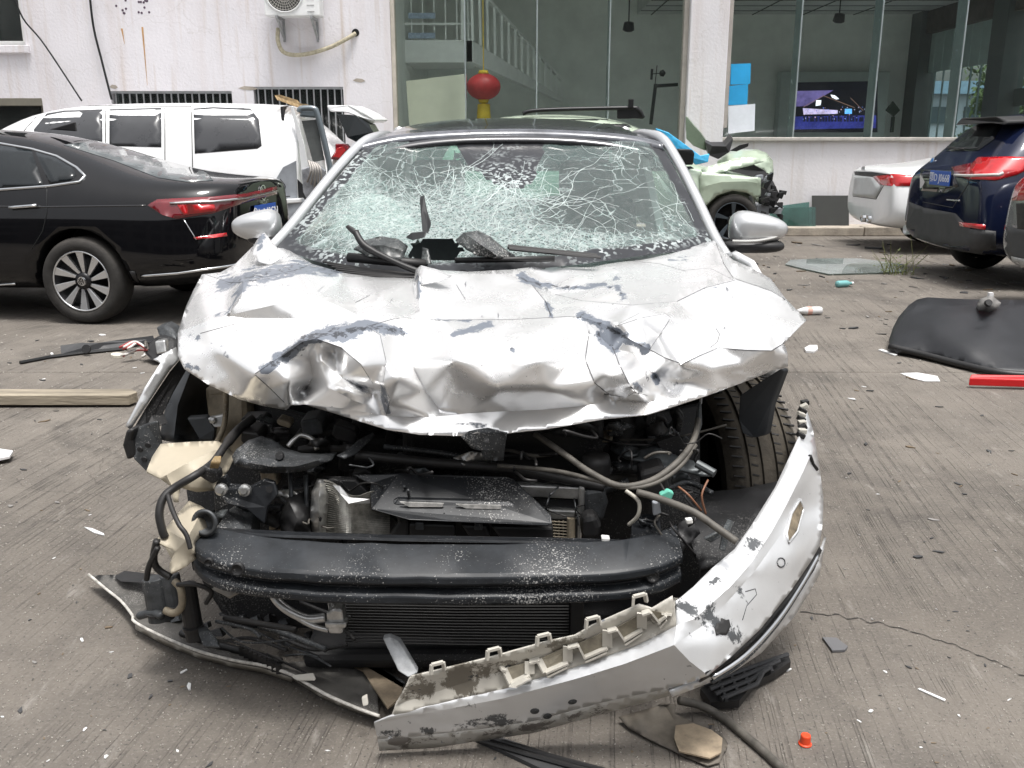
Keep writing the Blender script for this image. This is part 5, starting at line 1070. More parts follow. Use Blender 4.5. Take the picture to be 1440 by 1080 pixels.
for v in me.vertices:
    x, y = pix(v.co); ed = min(seg_d(x, y, w_out[i], w_out[i - 1]) for i in range(len(w_out)))
    side = min(min(seg_d(x, y, w_out[i], w_out[i + 1]) for i in range(9, 12)), min(seg_d(x, y, w_out[i], w_out[(i + 1) % len(w_out)]) for i in range(16, 19)))
    bot = min(seg_d(x, y, w_out[i], w_out[i + 1]) for i in range(0, 9)); s = .10 if x < 770 or y > 315 else -.02
    gq_ = lambda cx, cy, rx, ry: math.exp(-(((x - cx) / rx) ** 2 + ((y - cy) / ry) ** 2))
    s += .95 * gq_(560, 306, 85, 42) + .55 * gq_(700, 300, 75, 40) + .7 * gq_(690, 345, 180, 22) + .35 * gq_(470, 300, 60, 70) + .45 * gq_(705, 265, 90, 45) + .55 * gq_(860, 335, 140, 14) + .25 * gq_(890, 230, 50, 30) + .4 * gq_(950, 310, 18, 40) + .3 * gq_(500, 230, 40, 30)
    sv.append(min(1.15, s)); 
    f_ = 1 if inpoly(x, y, sensor) else 0
    f_ = max(f_, 1 - side / 26 if side < 26 else 0, 1 - bot / 34 if bot < 34 else 0); top = min(seg_d(x, y, w_out[i], w_out[i + 1]) for i in range(12, 16)); f_ = max(f_, 1 - top / 14 if top < 14 and 590 < x < 860 else 0); fv.append(f_)
sa.data.foreach_set('value', sv); fa.data.foreach_set('value', fv)
wb_ = bvh_of(me); rc = random.Random(11); ck = MB(); CKM = M('crack_white', (.60, .68, .67), .4, var=.3, scale=30)
def crack(p, a, L, wob, w, depth=0):
    pts = [p]; x, y = p; st = 7
    for i in range(int(L / st)):
        a += rc.gauss(0, wob); x += math.cos(a) * st; y += math.sin(a) * st * .8
        if not inpoly(x, y, w_out): break
        pts.append((x, y))
        if depth < 1 and rc.random() < .05: crack((x, y), a + rc.choice((-1, 1)) * rc.uniform(.4, 1.0), L * rc.uniform(.2, .5), wob, w * .8, depth + 1)
    q = []
    for (x, y) in pts:
        r = ray(x, y).normalized(); h = wb_.ray_cast(CAM, r, 9)
        if h[0] is None: break
        q.append(h[0] - r * .002)
    if len(q) > 2: ck.tube(q, [w * (1 - .5 * i / len(q)) for i in range(len(q))], 4, False)
for (cx, cy, nn, L, w, a0, a1) in ((600, 300, 7, 120, .0010, 3.2, 6.2), (715, 265, 14, 75, .0011, 0, 6.28), (690, 335, 5, 140, .0009, 3.4, 6.0), (880, 215, 9, 80, .0010, 0, 6.28), (765, 285, 6, 150, .0010, -.9, .4), (500, 215, 8, 100, .0009, 0, 2.4), (955, 300, 7, 60, .0009, 2.2, 4.2), (640, 240, 8, 90, .0010, 0, 6.28), (800, 345, 5, 130, .0008, 3.5, 5.9)):
    for k in range(nn): crack((cx + rc.gauss(0, 10), cy + rc.gauss(0, 7)), rc.uniform(a0, a1), L * rc.uniform(.4, 1.2), .20, w)
for k in range(45):
    x, y = rc.uniform(620, 830), rc.uniform(235, 320); crack((x, y), rc.uniform(0, 6.28), rc.uniform(15, 50), .25, .0009)
ck = ck.build('glass_crack', CKM, ws_); ck['kind'] = 'stuff'
FLK = M('crazed_black_glass', (.05, .055, .055), .35, var=.9, scale=110, speck=.9)
sheet('glass_flap', [(640, 338, 3.0), (652, 327, 3.03), (672, 324, 3.05), (690, 333, 3.03), (708, 348, 3.0), (725, 360, 2.97), (700, 364, 2.95), (672, 360, 2.94), (655, 350, 2.95)], [[(652, 327, 3.0), (676, 344, 2.93), (700, 360, 2.94)]], [], FLK, ws_, step=5, it=2, crumple=[(.008, 30, False)], thick=.005, zmode=False)
sheet('glass_flap', [(497, 350, 3.03), (512, 338, 3.04), (535, 332, 3.04), (560, 336, 3.02), (574, 346, 3.0), (566, 366, 2.95), (540, 364, 2.95), (515, 360, 2.98)], [[(512, 345, 3.0), (540, 345, 2.97), (566, 352, 2.97)]], [], FLK, ws_, step=5, it=2, crumple=[(.008, 30, False)], thick=.005, zmode=False)
sheet('glass_flap', [(594, 347, 2.99), (602, 350, 2.97), (607, 370, 2.94), (592, 372, 2.94)], [], [], FLK, ws_, step=4, it=1, thick=.004, zmode=False)
# wipers and scuttle
MB().prism(pts3([(590, 281, 3.2), (596, 279, 3.2), (600, 300, 3.15), (606, 318, 3.08), (602, 329, 3.05), (594, 326, 3.06), (592, 305, 3.13)]), (0, .02, .01)).build('wiper_stub', BLK, wr, bevel=.003)
plate('wiper_bracket', [(570, 334, 2.99), (578, 328, 2.99), (600, 326, 2.98), (597, 334, 2.96), (580, 338, 2.96)], BLK, wr, ext=(0, .03, .0))
MB().tube(cr(pts3([(500, 326, 2.98), (512, 345, 2.95), (540, 361, 2.93), (568, 374, 2.91), (592, 383, 2.90)]), 5), [.012] * 8 + [.010] * 13, 6).build('wiper_arm', BLKP, wr, smooth=True)
plate('wiper_arm_end', [(485, 319, 2.99), (489, 316, 2.99), (498, 321, 2.98), (506, 333, 2.96), (500, 334, 2.96), (493, 327, 2.98)], BLKP, wr, ext=(0, .012, 0))
MB().tube(pts3([(714, 347, 2.98), (760, 352, 2.97), (840, 360, 2.96)]), .009, 6).build('wiper_blade', BLKP, wr); MB().tube(pts3([(716, 350, 2.965), (790, 357, 2.955), (845, 362, 2.95)]), .006, 6).build('wiper_arm', BLKP, wr)
MB().bx(-.74, .74, 2.92, 3.30, .90, .945).build('scuttle_panel', BLKP, wr, bevel=.01)
for q in range(6): MB().tube(pts3([(455 + q * 6, 368 + q * 3.6, 3.04 - q * .02), (520 + q * 6, 379 + q * 2.2, 2.97 - q * .013), (590 + q * 5, 386 + q * .6, 2.93 - q * .008)]), .004, 5).build('scuttle_rib', RUBB, wr)
MB().tube(pts3([(490, 362, 3.02), (560, 368, 2.97), (600, 372, 2.95)]), .016, 8).build('scuttle_tube', RUBB, wr, smooth=True); MB().tube(pts3([(640, 366, 2.98), (780, 364, 2.95)]), .010, 6).build('scuttle_tube', RUBB, wr, smooth=True)
# ---- roof, pillars, cabin
RF = M('black_roof_paint', (.012, .012, .015), .12, 0, var=.3, coat=1., dust=.06, dcol=(.3, .3, .32))
v, f = [], []; Ysr = [(3.92, 1.395), (4.0, 1.413), (4.2, 1.452), (4.6, 1.492), (5.0, 1.498), (5.4, 1.465), (5.75, 1.40)]; NX = 18
for (Y_, zc) in Ysr:
    for j in range(NX + 1):
        t = j / NX * 2 - 1; v.append((t * (.575 + .01 * (Y_ > 4.1)), Y_ - .06 * t * t * (Y_ < 4.1), zc - .055 * abs(t) ** 2.6 - .01 * (abs(t) > .97)))
for i in range(len(Ysr) - 1):
    for j in range(NX): a = i * (NX + 1) + j; f.append((a, a + 1, a + NX + 2, a + NX + 1))
mk('roof', v, f, RF, wr, smooth=True, solid=.02)
hb_ = [D(505, 204, 3.90), D(560, 192, 3.97), D(640, 186, 4.0), D(720, 184, 4.02), D(800, 186, 4.0), D(880, 192, 3.97), D(932, 203, 3.90)]
hd = []
for p in cr(hb_, 5): hd.append(p)
v = []; f = []
for i, p in enumerate(hd):
    v += [p + Vector((0, -.03, -.022)), p + Vector((0, 0, .004)), p + Vector((0, .10, .022))]
    if i: k = i * 3; f += [(k - 3, k, k + 1, k - 2), (k - 2, k + 1, k + 2, k - 1)]
mk('roof_header', v, f, M('header_sky_sheen', (.10, .105, .12), .18, .2, var=.6, scale=9, coat=.8), wr, smooth=True, solid=.01)  # grey colour stands for sky reflected along the roof's front; mottling for scuffs
for sx, bl in ((-1, [(378, 352, 3.33), (402, 327, 3.43), (440, 280, 3.62), (480, 231, 3.80), (508, 203, 3.92), (528, 192, 4.02), (545, 188, 4.2), (556, 192, 4.6)]), (1, [(1022, 362, 3.30), (1004, 332, 3.42), (976, 272, 3.65), (950, 222, 3.84), (932, 196, 3.95), (912, 188, 4.06), (896, 186, 4.2), (884, 192, 4.6)])):
    tb_ = cr(pts3(bl), 5); MB().tube(tb_, [.021 if i < len(tb_) - 14 else .021 - .0011 * (i - len(tb_) + 14) for i in range(len(tb_))], 10).build('pillar', SILC, wr, smooth=True)
    x = sx
    MB().tube([(x * .59, 5.0, 1.43), (x * .60, 5.5, 1.36), (x * .68, 5.95, 1.08), (x * .72, 6.2, .98)], [.03, .04, .07, .08], 8).build('pillar', SILC, wr, smooth=True)
    MB().tube([(x * .62, 4.85, 1.40), (x * .74, 4.75, .98)], .035, 8).build('pillar', BLKP, wr)
    mk('door_skin', [(x * .80, 3.1, .25), (x * .90, 3.1, .6), (x * .88, 3.1, .85), (x * .80, 3.15, .98), (x * .80, 6.2, .28), (x * .91, 6.2, .6), (x * .88, 6.2, .9), (x * .80, 6.2, 1.0)], [(0, 1, 5, 4), (1, 2, 6, 5), (2, 3, 7, 6)], SILC, wr, smooth=True, solid=.03)
    wheel(wr, (x * .78, 5.45, .32), (x, 0, 0), .32, .21, 5)
    mk('side_window', [(x * .79, 3.5, .99), (x * .77, 5.0, 1.0), (x * .62, 5.0, 1.39), (x * .60, 4.05, 1.37)], [(0, 1, 2, 3)], glassmat('side_glass_clear', (.85, .92, .9), 1, .03), wr, solid=.004)
MB().bx(-.78, .78, 6.2, 6.75, .35, .98).build('boot', SILC, wr, bevel=.08, segs=4)
mk('rear_window', [(-.56, 5.72, 1.38), (.56, 5.72, 1.38), (.66, 6.2, 1.0), (-.66, 6.2, 1.0)], [(0, 1, 2, 3)], glassmat('rear_glass', (.62, .82, .78), 1, .10, (.45, .6, .58)), wr, solid=.004)
MB().bx(-.78, .78, 3.1, 6.2, .18, .26).build('floor_pan', DARK, wr)
GRY = M('grey_cloth_seat', (.13, .135, .14), .85, var=.12, scale=40); DSH = M('dash_grey', (.06, .062, .065), .7, var=.15)
MB().bx(-.70, .70, 3.30, 3.72, .45, .93).build('dashboard', DSH, wr, bevel=.06, segs=4)
for x in (-.37, .37):
    st_ = MB().box((x, 4.62, .80), (.50, .16, .66), Matrix.Rotation(R(-14), 3, 'X')).build('front_seat', GRY, wr, bevel=.07, segs=4)
    MB().box((x, 4.72, 1.20), (.27, .11, .19)).build('headrest', GRY, st_, bevel=.045, segs=4); MB().bx(x - .26, x + .26, 4.05, 4.65, .38, .52).build('seat_cushion', GRY, st_, bevel=.06, segs=3)
MB().bx(-.66, .66, 5.35, 5.55, .45, 1.06).build('rear_seat', GRY, wr, bevel=.07, segs=3)
MB().lathe((.37, 3.86, .93), (0, -1, .45), [(.175, 0), (.185, .015), (.195, 0), (.185, -.015), (.175, 0)], 32).build('steering_wheel', BLKP, wr, smooth=True)
def blob(name, c, r, e, mat, parent, n=20, m=14, taper=0, noise_=0):
    v, f = [], []; sg = lambda a, p: math.copysign(abs(a) ** p, a)
    for i in range(m + 1):
        ph = -math.pi / 2 + math.pi * i / m
        for j in range(n):
            th = 2 * math.pi * j / n; x, y, z = sg(math.cos(ph), e) * sg(math.cos(th), e), sg(math.cos(ph), e) * sg(math.sin(th), e), sg(math.sin(ph), e); k_ = 1 - taper * x
            p = Vector((x * r[0], y * r[1] * (1 - abs(taper) * .3 * (1 + x * (1 if taper > 0 else -1))), z * r[2] * k_)); p = p * (1 + noise_ * noise.noise(p * 9 + Vector(c)))
            v.append(Vector(c) + p)
    for i in range(m):
        for j in range(n): f.append((i * n + j, i * n + (j + 1) % n, (i + 1) * n + (j + 1) % n, (i + 1) * n + j))
    return mk(name, v, f, mat, parent, smooth=True)
blob('airbag', D(525, 318, 3.66), (.18, .09, .09), .9, M('airbag_cloth', (.38, .42, .40), .8, var=.3), wr, noise_=.7)
mk('curtain_airbag', [(-.60, 3.95, 1.02), (-.60, 5.2, 1.06), (-.57, 5.2, 1.36), (-.56, 4.0, 1.34)], [(0, 1, 2, 3)], M('airbag_white', (.62, .66, .64), .8, var=.1), wr, solid=.03)
mk('curtain_airbag', [(.66, 4.0, 1.0), (.63, 5.2, 1.06), (.58, 5.2, 1.36), (.57, 4.0, 1.34)], [(0, 1, 2, 3)], M('airbag_white', (.62, .66, .64), .8, var=.1), wr, solid=.03)
# mirrors
c = D(361, 318, 3.5); mr = blob('wing_mirror', c, (.090, .085, .056), .72, SILC, wr, taper=-.35); blob('mirror_base', D(374, 334, 3.5), (.065, .07, .025), .7, BLKP, mr)
MB().bar(D(382, 334, 3.5), D(402, 338, 3.48), .05, .03).build('mirror_arm', BLKP, mr)
c = D(1066, 322, 3.5); mr = blob('wing_mirror', c, (.108, .085, .060), .72, SILC, wr, taper=.38); blob('mirror_base', D(1056, 345, 3.5), (.12, .085, .026), .7, BLKP, mr)
MB().bar(D(1010, 340, 3.5), D(1036, 346, 3.5), .05, .035).build('mirror_arm', BLKP, mr); MB().tube(cr(pts3([(1030, 339, 3.415), (1060, 339, 3.41), (1085, 335, 3.43), (1098, 330, 3.46)]), 4), .006, 6).build('indicator_strip', M('indicator_clear', (.5, .5, .48), .15, .2), mr)

# ---- engine bay, dark mass
b = MB(); b.bx(-.48, .42, 2.46, 2.95, .22, .60); b.bx(-.30, .25, 2.38, 2.9, .30, .66); b.build('engine_block', DARK, wr, bevel=.03, segs=3)
MB().bx(-.66, .68, 2.95, 3.1, .2, .90).build('firewall', DARK, wr)
MB().bx(-.60, .60, 2.3, 3.1, .10, .13).build('undertray', DARK, wr)
for i, (x, y, z, r, h) in enumerate(((-.40, 2.55, .64, .06, .05), (-.22, 2.5, .68, .045, .04), (.12, 2.55, .67, .05, .05), (.30, 2.5, .62, .05, .09), (.22, 2.42, .58, .032, .12))):
    MB().lathe((x, y, z), (0, 0, 1), [(0, h), (r * .8, h), (r, h * .8), (r, -h)], 20).build('engine_cap', RUBB, wr, smooth=True)
rr = random.Random(21); CAB_ = M('dusty_cable', (.10, .092, .08), .6, var=.4, scale=30)
for q in range(95):   # packed brackets, plugs and pipes in the dark bay
    x, y = rr.uniform(340, 960), rr.uniform(585, 700); Y_ = rr.uniform(2.38, 2.6); w_ = rr.uniform(4, 18); h_ = rr.uniform(3, 13); a = rr.uniform(-.4, .4)
    pl = [(x + cx * w_ * math.cos(a) - cy * h_ * math.sin(a), y + cx * w_ * math.sin(a) + cy * h_ * math.cos(a), Y_) for cx, cy in ((-1, -1), (.6, -1), (1, -.4), (1, 1), (-.5, 1), (-1, .5))]
    plate('bay_bracket', pl, rr.choice([DARK, BSTEEL, BLKP, DARK, RUBB, TANM, BSTEEL]), wr, ext=(0, rr.uniform(.03, .1), 0), bevel=.006)
for q in range(26):
    x, y = rr.uniform(360, 900), rr.uniform(600, 700); L_ = rr.uniform(60, 170); pl = [(x, y, 2.4)]
    for k_ in range(3): pl.append((pl[-1][0] + L_ / 3, pl[-1][1] + rr.uniform(-16, 16), 2.36 + rr.uniform(-.06, .08)))
    hose('bay_hose', pl, rr.choice([.003, .005, .008, .012]), rr.choice([RUBB, RUBB, CAB_, BSTEEL]), wr)
# long pipe under the bonnet
hose('cross_pipe', [(500, 640, 2.3), (600, 650, 2.3), (720, 660, 2.28), (800, 675, 2.26), (850, 685, 2.25)], .014, RUBB, wr); hose('cross_pipe', [(540, 628, 2.34), (640, 640, 2.32), (740, 664, 2.3), (830, 676, 2.28)], .007, BSTEEL, wr)

# ---- crash beam
prof = [(.045, .055), (.035, .058), (-.058, .030), (-.066, .022), (-.068, .006), (-.058, -.002), (-.040, -.006), (-.038, -.016), (-.060, -.022), (-.066, -.028), (-.066, -.044), (-.058, -.050), (.03, -.054)]
path = cr([(-.775, 2.09, .435), (-.70, 2.04, .425), (-.5, 1.995, .415), (-.15, 1.985, .41), (.2, 2.0, .41), (.33, 2.03, .415), (.405, 2.08, .418)], 6); v, f = [], []; n_ = len(prof)
for i, p in enumerate(path):
    dent = 1.0 if i > 7 else .55 + .45 * i / 7
    for (dy, dz) in prof: v.append((p.x, p.y + dy * dent + .004 * noise.noise(Vector((p.x * 14, dy * 30, dz * 30))), p.z + dz * 1.0 + .003 * noise.noise(Vector((p.x * 11, dz * 20, 4)))))
for i in range(len(path) - 1):
    for j in range(n_): f.append((i * n_ + j, i * n_ + (j + 1) % n_, (i + 1) * n_ + (j + 1) % n_, (i + 1) * n_ + j))
f.append(tuple(range(n_))); f.append(tuple(range((len(path) - 1) * n_, len(path) * n_))[::-1])
BEAM = M('dusty_beam', (.012, .014, .017), .42, .0, var=.3, scale=25, speck=.5, coat=.0, spec=.35, dust=.04, dcol=(.28, .30, .32))
cb = mk('crash_beam', v, f, BEAM, wr, smooth=False, bevel=.004)
cb.data.polygons.foreach_set('use_smooth', [True] * len(cb.data.polygons)); cb.data.set_sharp_from_angle(angle=R(28))
for (x, y, r) in ((337, 797, .011), (297, 787, .007), (916, 806, .012)):
    p = D(x, y, 1.93 if x < 600 else 1.985); MB().lathe(p, (0, -1, .1), [(0, .02), (r, .02), (r * 1.25, .024), (r * 1.4, .01)], 18).build('beam_hole', DARK, cb, smooth=True)
plate('beam_flange', [(266, 744, 2.13), (400, 752, 2.05), (560, 757, 2.03), (820, 762, 2.04), (955, 766, 2.13), (955, 769, 2.12), (820, 766, 2.03), (560, 761, 2.02), (400, 756, 2.04), (268, 749, 2.12)], BSPK, cb, ext=(0, .02, 0))
# crush cans
plate('crush_can', [(298, 748, 2.12), (318, 722, 2.2), (334, 706, 2.3), (362, 709, 2.3), (352, 748, 2.12)], BSTEEL, wr, ext=(0, .02, -.09), bevel=.006)
plate('crush_can', [(886, 764, 2.12), (888, 738, 2.2), (895, 722, 2.28), (928, 722, 2.28), (932, 764, 2.12)], BSPK, wr, ext=(0, .02, -.09), bevel=.006)

# ---- radiator pack
plate('air_guide', [(495, 668, 2.26), (560, 666, 2.25), (712, 671, 2.25), (722, 674, 2.25), (775, 724, 2.15), (776, 736, 2.13), (770, 740, 2.13), (640, 734, 2.13), (575, 731, 2.13), (522, 716, 2.16), (520, 690, 2.22), (521, 680, 2.24)], BSPK, wr, ext=(0, .012, -.004), bevel=.003)
SLT = M('slot_pale', (.45, .44, .42), .6, var=.4, scale=60)
plate('guide_rib', [(552, 704, 2.175), (560, 700, 2.185), (715, 703, 2.185), (726, 710, 2.175), (722, 718, 2.165), (700, 721, 2.162), (565, 716, 2.167), (553, 711, 2.172)], BSPK, wr, ext=(0, .016, 0), bevel=.008)
for pl in ([(562, 706), (624, 708), (622, 713), (576, 713)], [(641, 709), (704, 711), (704, 716), (655, 715)]): plate('guide_slot', pl, SLT, wr, Y=2.162, ext=(0, .004, 0), bevel=0)
for pl in ([(724, 682), (822, 686), (822, 703), (742, 699)], [(758, 716), (819, 719), (819, 731), (775, 731)]): plate('condenser_tank', pl, ALU, wr, Y=2.25, ext=(0, .03, 0), bevel=.004)
plate('condenser_core', [(744, 700), (814, 703), (814, 718), (758, 716)], DARK, wr, Y=2.27, ext=(0, .02, 0))
plate('tank_end', [(814, 684), (823, 686), (822, 718), (818, 760), (811, 760), (813, 720)], ALU, wr, Y=2.24, ext=(0, .04, 0), bevel=.006)
b = MB()
for q in range(7): b.tube(pts3([(770, 733 + q * 4.2, 2.23), (806, 735 + q * 4.2, 2.23)]), .0022, 4)
for q in range(6): b.tube(pts3([(774 + q * 6, 732, 2.235), (774 + q * 6, 762, 2.235)]), .002, 4)
o = b.build('core_grid', TANM, wr); o['kind'] = 'stuff'
MB().tube(pts3([(803, 728, 2.2), (803, 762, 2.2)]), .011, 10).build('drain_tube', TANM, wr)
b = MB()
for q in range(26):
    y0 = 676 + q * 3.1; d_ = max(0, 22 - q * .9); pts = [(456, y0, 2.22), (466, y0 + 1 + d_ * .06, 2.21), (478, y0 + d_ * .45, 2.18), (490, y0 + d_ * .9, 2.17), (504, y0 + d_ * 1.0, 2.19), (520, y0 + d_ * .75, 2.21), (548, min(756, y0 + d_ * .5), 2.23)]
    b.tube(cr(pts3([p for p in pts if p[1] < 757]), 4), .0026, 4)
o = b.build('bent_fins', M('fin_metal', (.30, .29, .26), .4, .7, var=.4, scale=50), wr); o['kind'] = 'stuff'
plate('bent_core', [(452, 674, 2.25), (500, 676, 2.25), (560, 735, 2.25), (560, 760, 2.25), (446, 760, 2.25)], DARK, wr, ext=(0, .03, 0))
sheet('side_tank', [(438, 692, 2.2), (446, 673, 2.22), (458, 674, 2.22), (462, 700, 2.2), (458, 755, 2.2), (440, 756, 2.2), (436, 730, 2.2)], [[(450, 676, 2.19), (448, 712, 2.16), (450, 752, 2.18)]], [], ALU, wr, step=5, it=1, crumple=[(.012, 40, True)], thick=.006, zmode=False)
for q in range(6):
    pl = [(510, 700 + q * 1.2, 2.18), (516, 706 + q * 1.2, 2.17), (520, 707 + q * 1.2, 2.17)]
plate('bent_end_strip', [(468, 682, 2.18), (478, 684, 2.17), (492, 700, 2.15), (520, 702, 2.16), (520, 708, 2.16), (490, 708, 2.14), (478, 694, 2.16)], ALU, wr, ext=(0, .004, 0), bevel=0)
for pl in ([(520, 718), (560, 716), (575, 733), (575, 760), (545, 760), (560, 736), (556, 724)], [(575, 736), (640, 738), (640, 760), (575, 760)], [(648, 738), (684, 740), (690, 756), (660, 756)], [(690, 740), (778, 742), (778, 760), (705, 760)]): plate('fan_shroud', pl, BLKP, wr, Y=2.17, ext=(0, .05, 0), bevel=.006)
for x in (590, 673): plate('shroud_clip', [(x - 6, 735), (x + 6, 735), (x + 6, 746), (x - 6, 746)], BSTEEL, wr, Y=2.155, ext=(0, .01, 0))
# lower radiator under the beam
plate('lower_core', [(478, 838), (822, 838), (815, 915), (700, 905), (500, 890), (478, 880)], DARK, wr, Y=2.13, ext=(0, .03, 0))
b = MB()
for q in range(17): b.tube(pts3([(486, 838 + q * 4.0, 2.12), (640, 840 + q * 4.1, 2.12), (800, 839 + q * 4.3, 2.12)]), .0026, 4)
o = b.build('lower_core_fins', M('dark_fin', (.022, .022, .022), .5, .5, var=.4), wr); o['kind'] = 'stuff'
plate('core_side_rail', [(803, 838), (822, 838), (818, 918), (802, 905)], BLKP, wr, Y=2.10, ext=(0, .04, 0))

plate('bay_side_panel', [(255, 640, 2.62), (340, 560, 2.7), (480, 600, 2.6), (480, 900, 2.45), (330, 890, 2.45), (285, 820, 2.5), (272, 760, 2.5)], DARK, wr, ext=(0, .03, 0))
plate('bay_side_panel', [(820, 600, 2.6), (985, 570, 2.7), (985, 880, 2.35), (820, 900, 2.35)], DARK, wr, ext=(0, .03, 0))
# ---- left corner: wing edge, liner, tanks, brackets
sheet('wing_edge', [(248, 488, 2.60), (252, 506, 2.58), (238, 522, 2.55), (205, 572, 2.48), (184, 604, 2.45), (177, 600, 2.44), (204, 545, 2.49), (226, 510, 2.54), (216, 505, 2.54), (232, 496, 2.57)], [], [], SILC, wr, step=7, it=0, thick=.004, zmode=False)
plate('wing_inner', [(252, 506, 2.60), (248, 524, 2.58), (230, 555, 2.54), (215, 585, 2.50), (222, 600, 2.48), (205, 604, 2.47), (185, 606, 2.46), (205, 573, 2.49), (238, 523, 2.56)], DARK, wr, ext=(.02, .03, 0))
plate('wing_end_cap', [(171, 626, 2.42), (177, 604, 2.42), (187, 604, 2.42), (184, 620, 2.42), (190, 642, 2.42), (178, 648, 2.42)], BLKP, wr, ext=(.01, .05, 0), bevel=.008)
wbk = plate('wing_bracket', [(183, 622, 2.43), (188, 604, 2.45), (206, 596, 2.45), (222, 592, 2.45), (228, 628, 2.45), (206, 664, 2.42), (188, 646, 2.42)], BSTEEL, wr, ext=(0, .01, 0), bevel=.004)
for (x, y) in ((197, 632), (208, 626), (203, 646)): MB().lathe(D(x, y, 2.42), (0, -1, 0), [(0, .003), (.007, .003), (.009, 0)], 12).build('bracket_hole', DARK, wbk)
sheet('arch_liner', [(224, 618, 2.60), (229, 586, 2.62), (240, 550, 2.66), (256, 516, 2.72), (292, 520, 2.82), (300, 560, 2.82), (306, 622, 2.75), (250, 624, 2.62)], [[(244, 618, 2.55), (250, 570, 2.60), (268, 522, 2.68)]], [(275, 570, 2.80)], LINER, wr, step=8, it=4, thick=.006, zmode=False)
plate('strut_tower', [(284, 545, 2.70), (318, 548, 2.66), (348, 560, 2.64), (352, 640, 2.58), (330, 655, 2.56), (304, 640, 2.6), (296, 590, 2.68)], TANM, wr, ext=(.02, .25, 0), bevel=.02)
plate('tower_bracket', [(292, 588, 2.58), (316, 583, 2.58), (316, 600, 2.57), (292, 602, 2.57)], ALU, wr, ext=(0, .02, 0)); MB().lathe(D(300, 591, 2.575), (0, -1, .2), [(0, .014), (.009, .012), (.012, 0)], 6).build('bolt', ALU, wr)
hose('tower_pipe', [(318, 552, 2.58), (317, 585, 2.57), (313, 605, 2.55), (305, 622, 2.5)], .008, TANM, wr)
plate('liner_clip', [(262, 588, 2.58), (290, 586, 2.58), (302, 604, 2.56), (300, 620, 2.56), (280, 618, 2.56)], LINER, wr, ext=(0, .03, 0), bevel=.005)
tk = sheet('washer_tank', [(206, 662, 2.22), (214, 642, 2.30), (226, 624, 2.36), (270, 621, 2.38), (306, 620, 2.38), (322, 628, 2.35), (330, 642, 2.3), (322, 660, 2.26), (300, 690, 2.20), (276, 692, 2.18), (254, 686, 2.18), (250, 706, 2.16), (244, 706, 2.16), (240, 684, 2.17), (226, 674, 2.18)], [[(226, 672, 2.18), (234, 668, 2.17), (262, 652, 2.19), (300, 634, 2.26), (322, 628, 2.35)], [(234, 668, 2.17), (244, 688, 2.165)]], [(250, 640, 2.27), (280, 670, 2.17)], CREAM, wr, step=7, it=3, thick=.006, zmode=False)
plate('tank_back', [(212, 660, 2.34), (228, 626, 2.42), (305, 623, 2.44), (326, 642, 2.38), (298, 688, 2.30), (250, 684, 2.28)], CREAM, tk, ext=(0, .06, -.02), bevel=.02)
tk2 = sheet('fluid_bottle', [(219, 760, 2.04), (232, 744, 2.08), (250, 722, 2.12), (266, 704, 2.16), (284, 712, 2.15), (302, 726, 2.13), (306, 738, 2.12), (288, 748, 2.06), (276, 762, 2.04), (276, 786, 2.02), (262, 796, 2.0), (240, 806, 2.0), (238, 794, 2.02), (246, 776, 2.02)], [[(232, 744, 2.08), (262, 760, 2.0), (272, 775, 2.0)], [(266, 704, 2.16), (278, 730, 2.05), (262, 760, 2.0), (246, 776, 2.02)]], [], CREAM, wr, step=6, it=3, thick=.006, zmode=False)
plate('bottle_back', [(222, 760, 2.12), (266, 708, 2.2), (302, 730, 2.2), (278, 780, 2.1), (244, 800, 2.1)], CREAM, tk2, ext=(0, .05, -.02), bevel=.02)
MB().lathe(D(291, 734, 2.06), (-.2, -1, .2), [(.028, 0), (.034, .012), (.024, .014), (.02, -.02), (0, -.02)], 24).build('bottle_neck', BSTEEL, tk2, smooth=True)
hose('wiring_loom', [(356, 588, 2.45), (335, 605, 2.4), (318, 625, 2.28), (300, 650, 2.2), (275, 668, 2.12), (245, 686, 2.1), (230, 700, 2.08), (224, 722, 2.06), (228, 745, 2.05), (232, 755, 2.05)], [.013] * 12 + [.010] * 43, RUBB, wr)
hose('wiring_loom', [(236, 696, 2.08), (242, 716, 2.04), (252, 738, 2.0), (262, 752, 1.99), (268, 772, 1.98)], .006, RUBB, wr); hose('wiring_loom', [(221, 760, 2.04), (216, 785, 2.05), (222, 800, 2.06), (240, 812, 2.06)], .009, RUBB, wr); hose('wiring_loom', [(222, 770, 2.03), (210, 795, 2.05), (206, 815, 2.06)], .007, RUBB, wr)
plate('connector_block', [(276, 668, 2.14), (286, 656, 2.14), (306, 664, 2.14), (308, 676, 2.14), (298, 682, 2.14)], DARK, wr, ext=(0, .04, 0), bevel=.006)
for q in range(6): hose('copper_wire', [(296 + q * 2, 658, 2.14), (298 + q * 2.2, 650, 2.13), (303 + q * 1.4, 642, 2.15)], .0022, M('wire_tan', (.28, .2, .1), .5), wr, n=5)
sheet('lock_carrier', [(326, 642, 2.22), (332, 632, 2.24), (349, 619, 2.3), (368, 613, 2.34), (384, 618, 2.32), (400, 630, 2.28), (424, 637, 2.28), (450, 638, 2.28), (474, 636, 2.3), (466, 646, 2.24), (450, 654, 2.2), (430, 662, 2.18), (410, 665, 2.17), (371, 666, 2.17), (345, 660, 2.18), (330, 654, 2.19)], [[(330, 652, 2.17), (346, 638, 2.19), (352, 624, 2.26)], [(346, 650, 2.165), (380, 656, 2.155), (415, 656, 2.155), (452, 646, 2.2)]], [(375, 635, 2.26), (420, 648, 2.2)], BSTEEL, wr, step=6, it=2, crumple=[(.008, 25, True)], thick=.005, zmode=False)
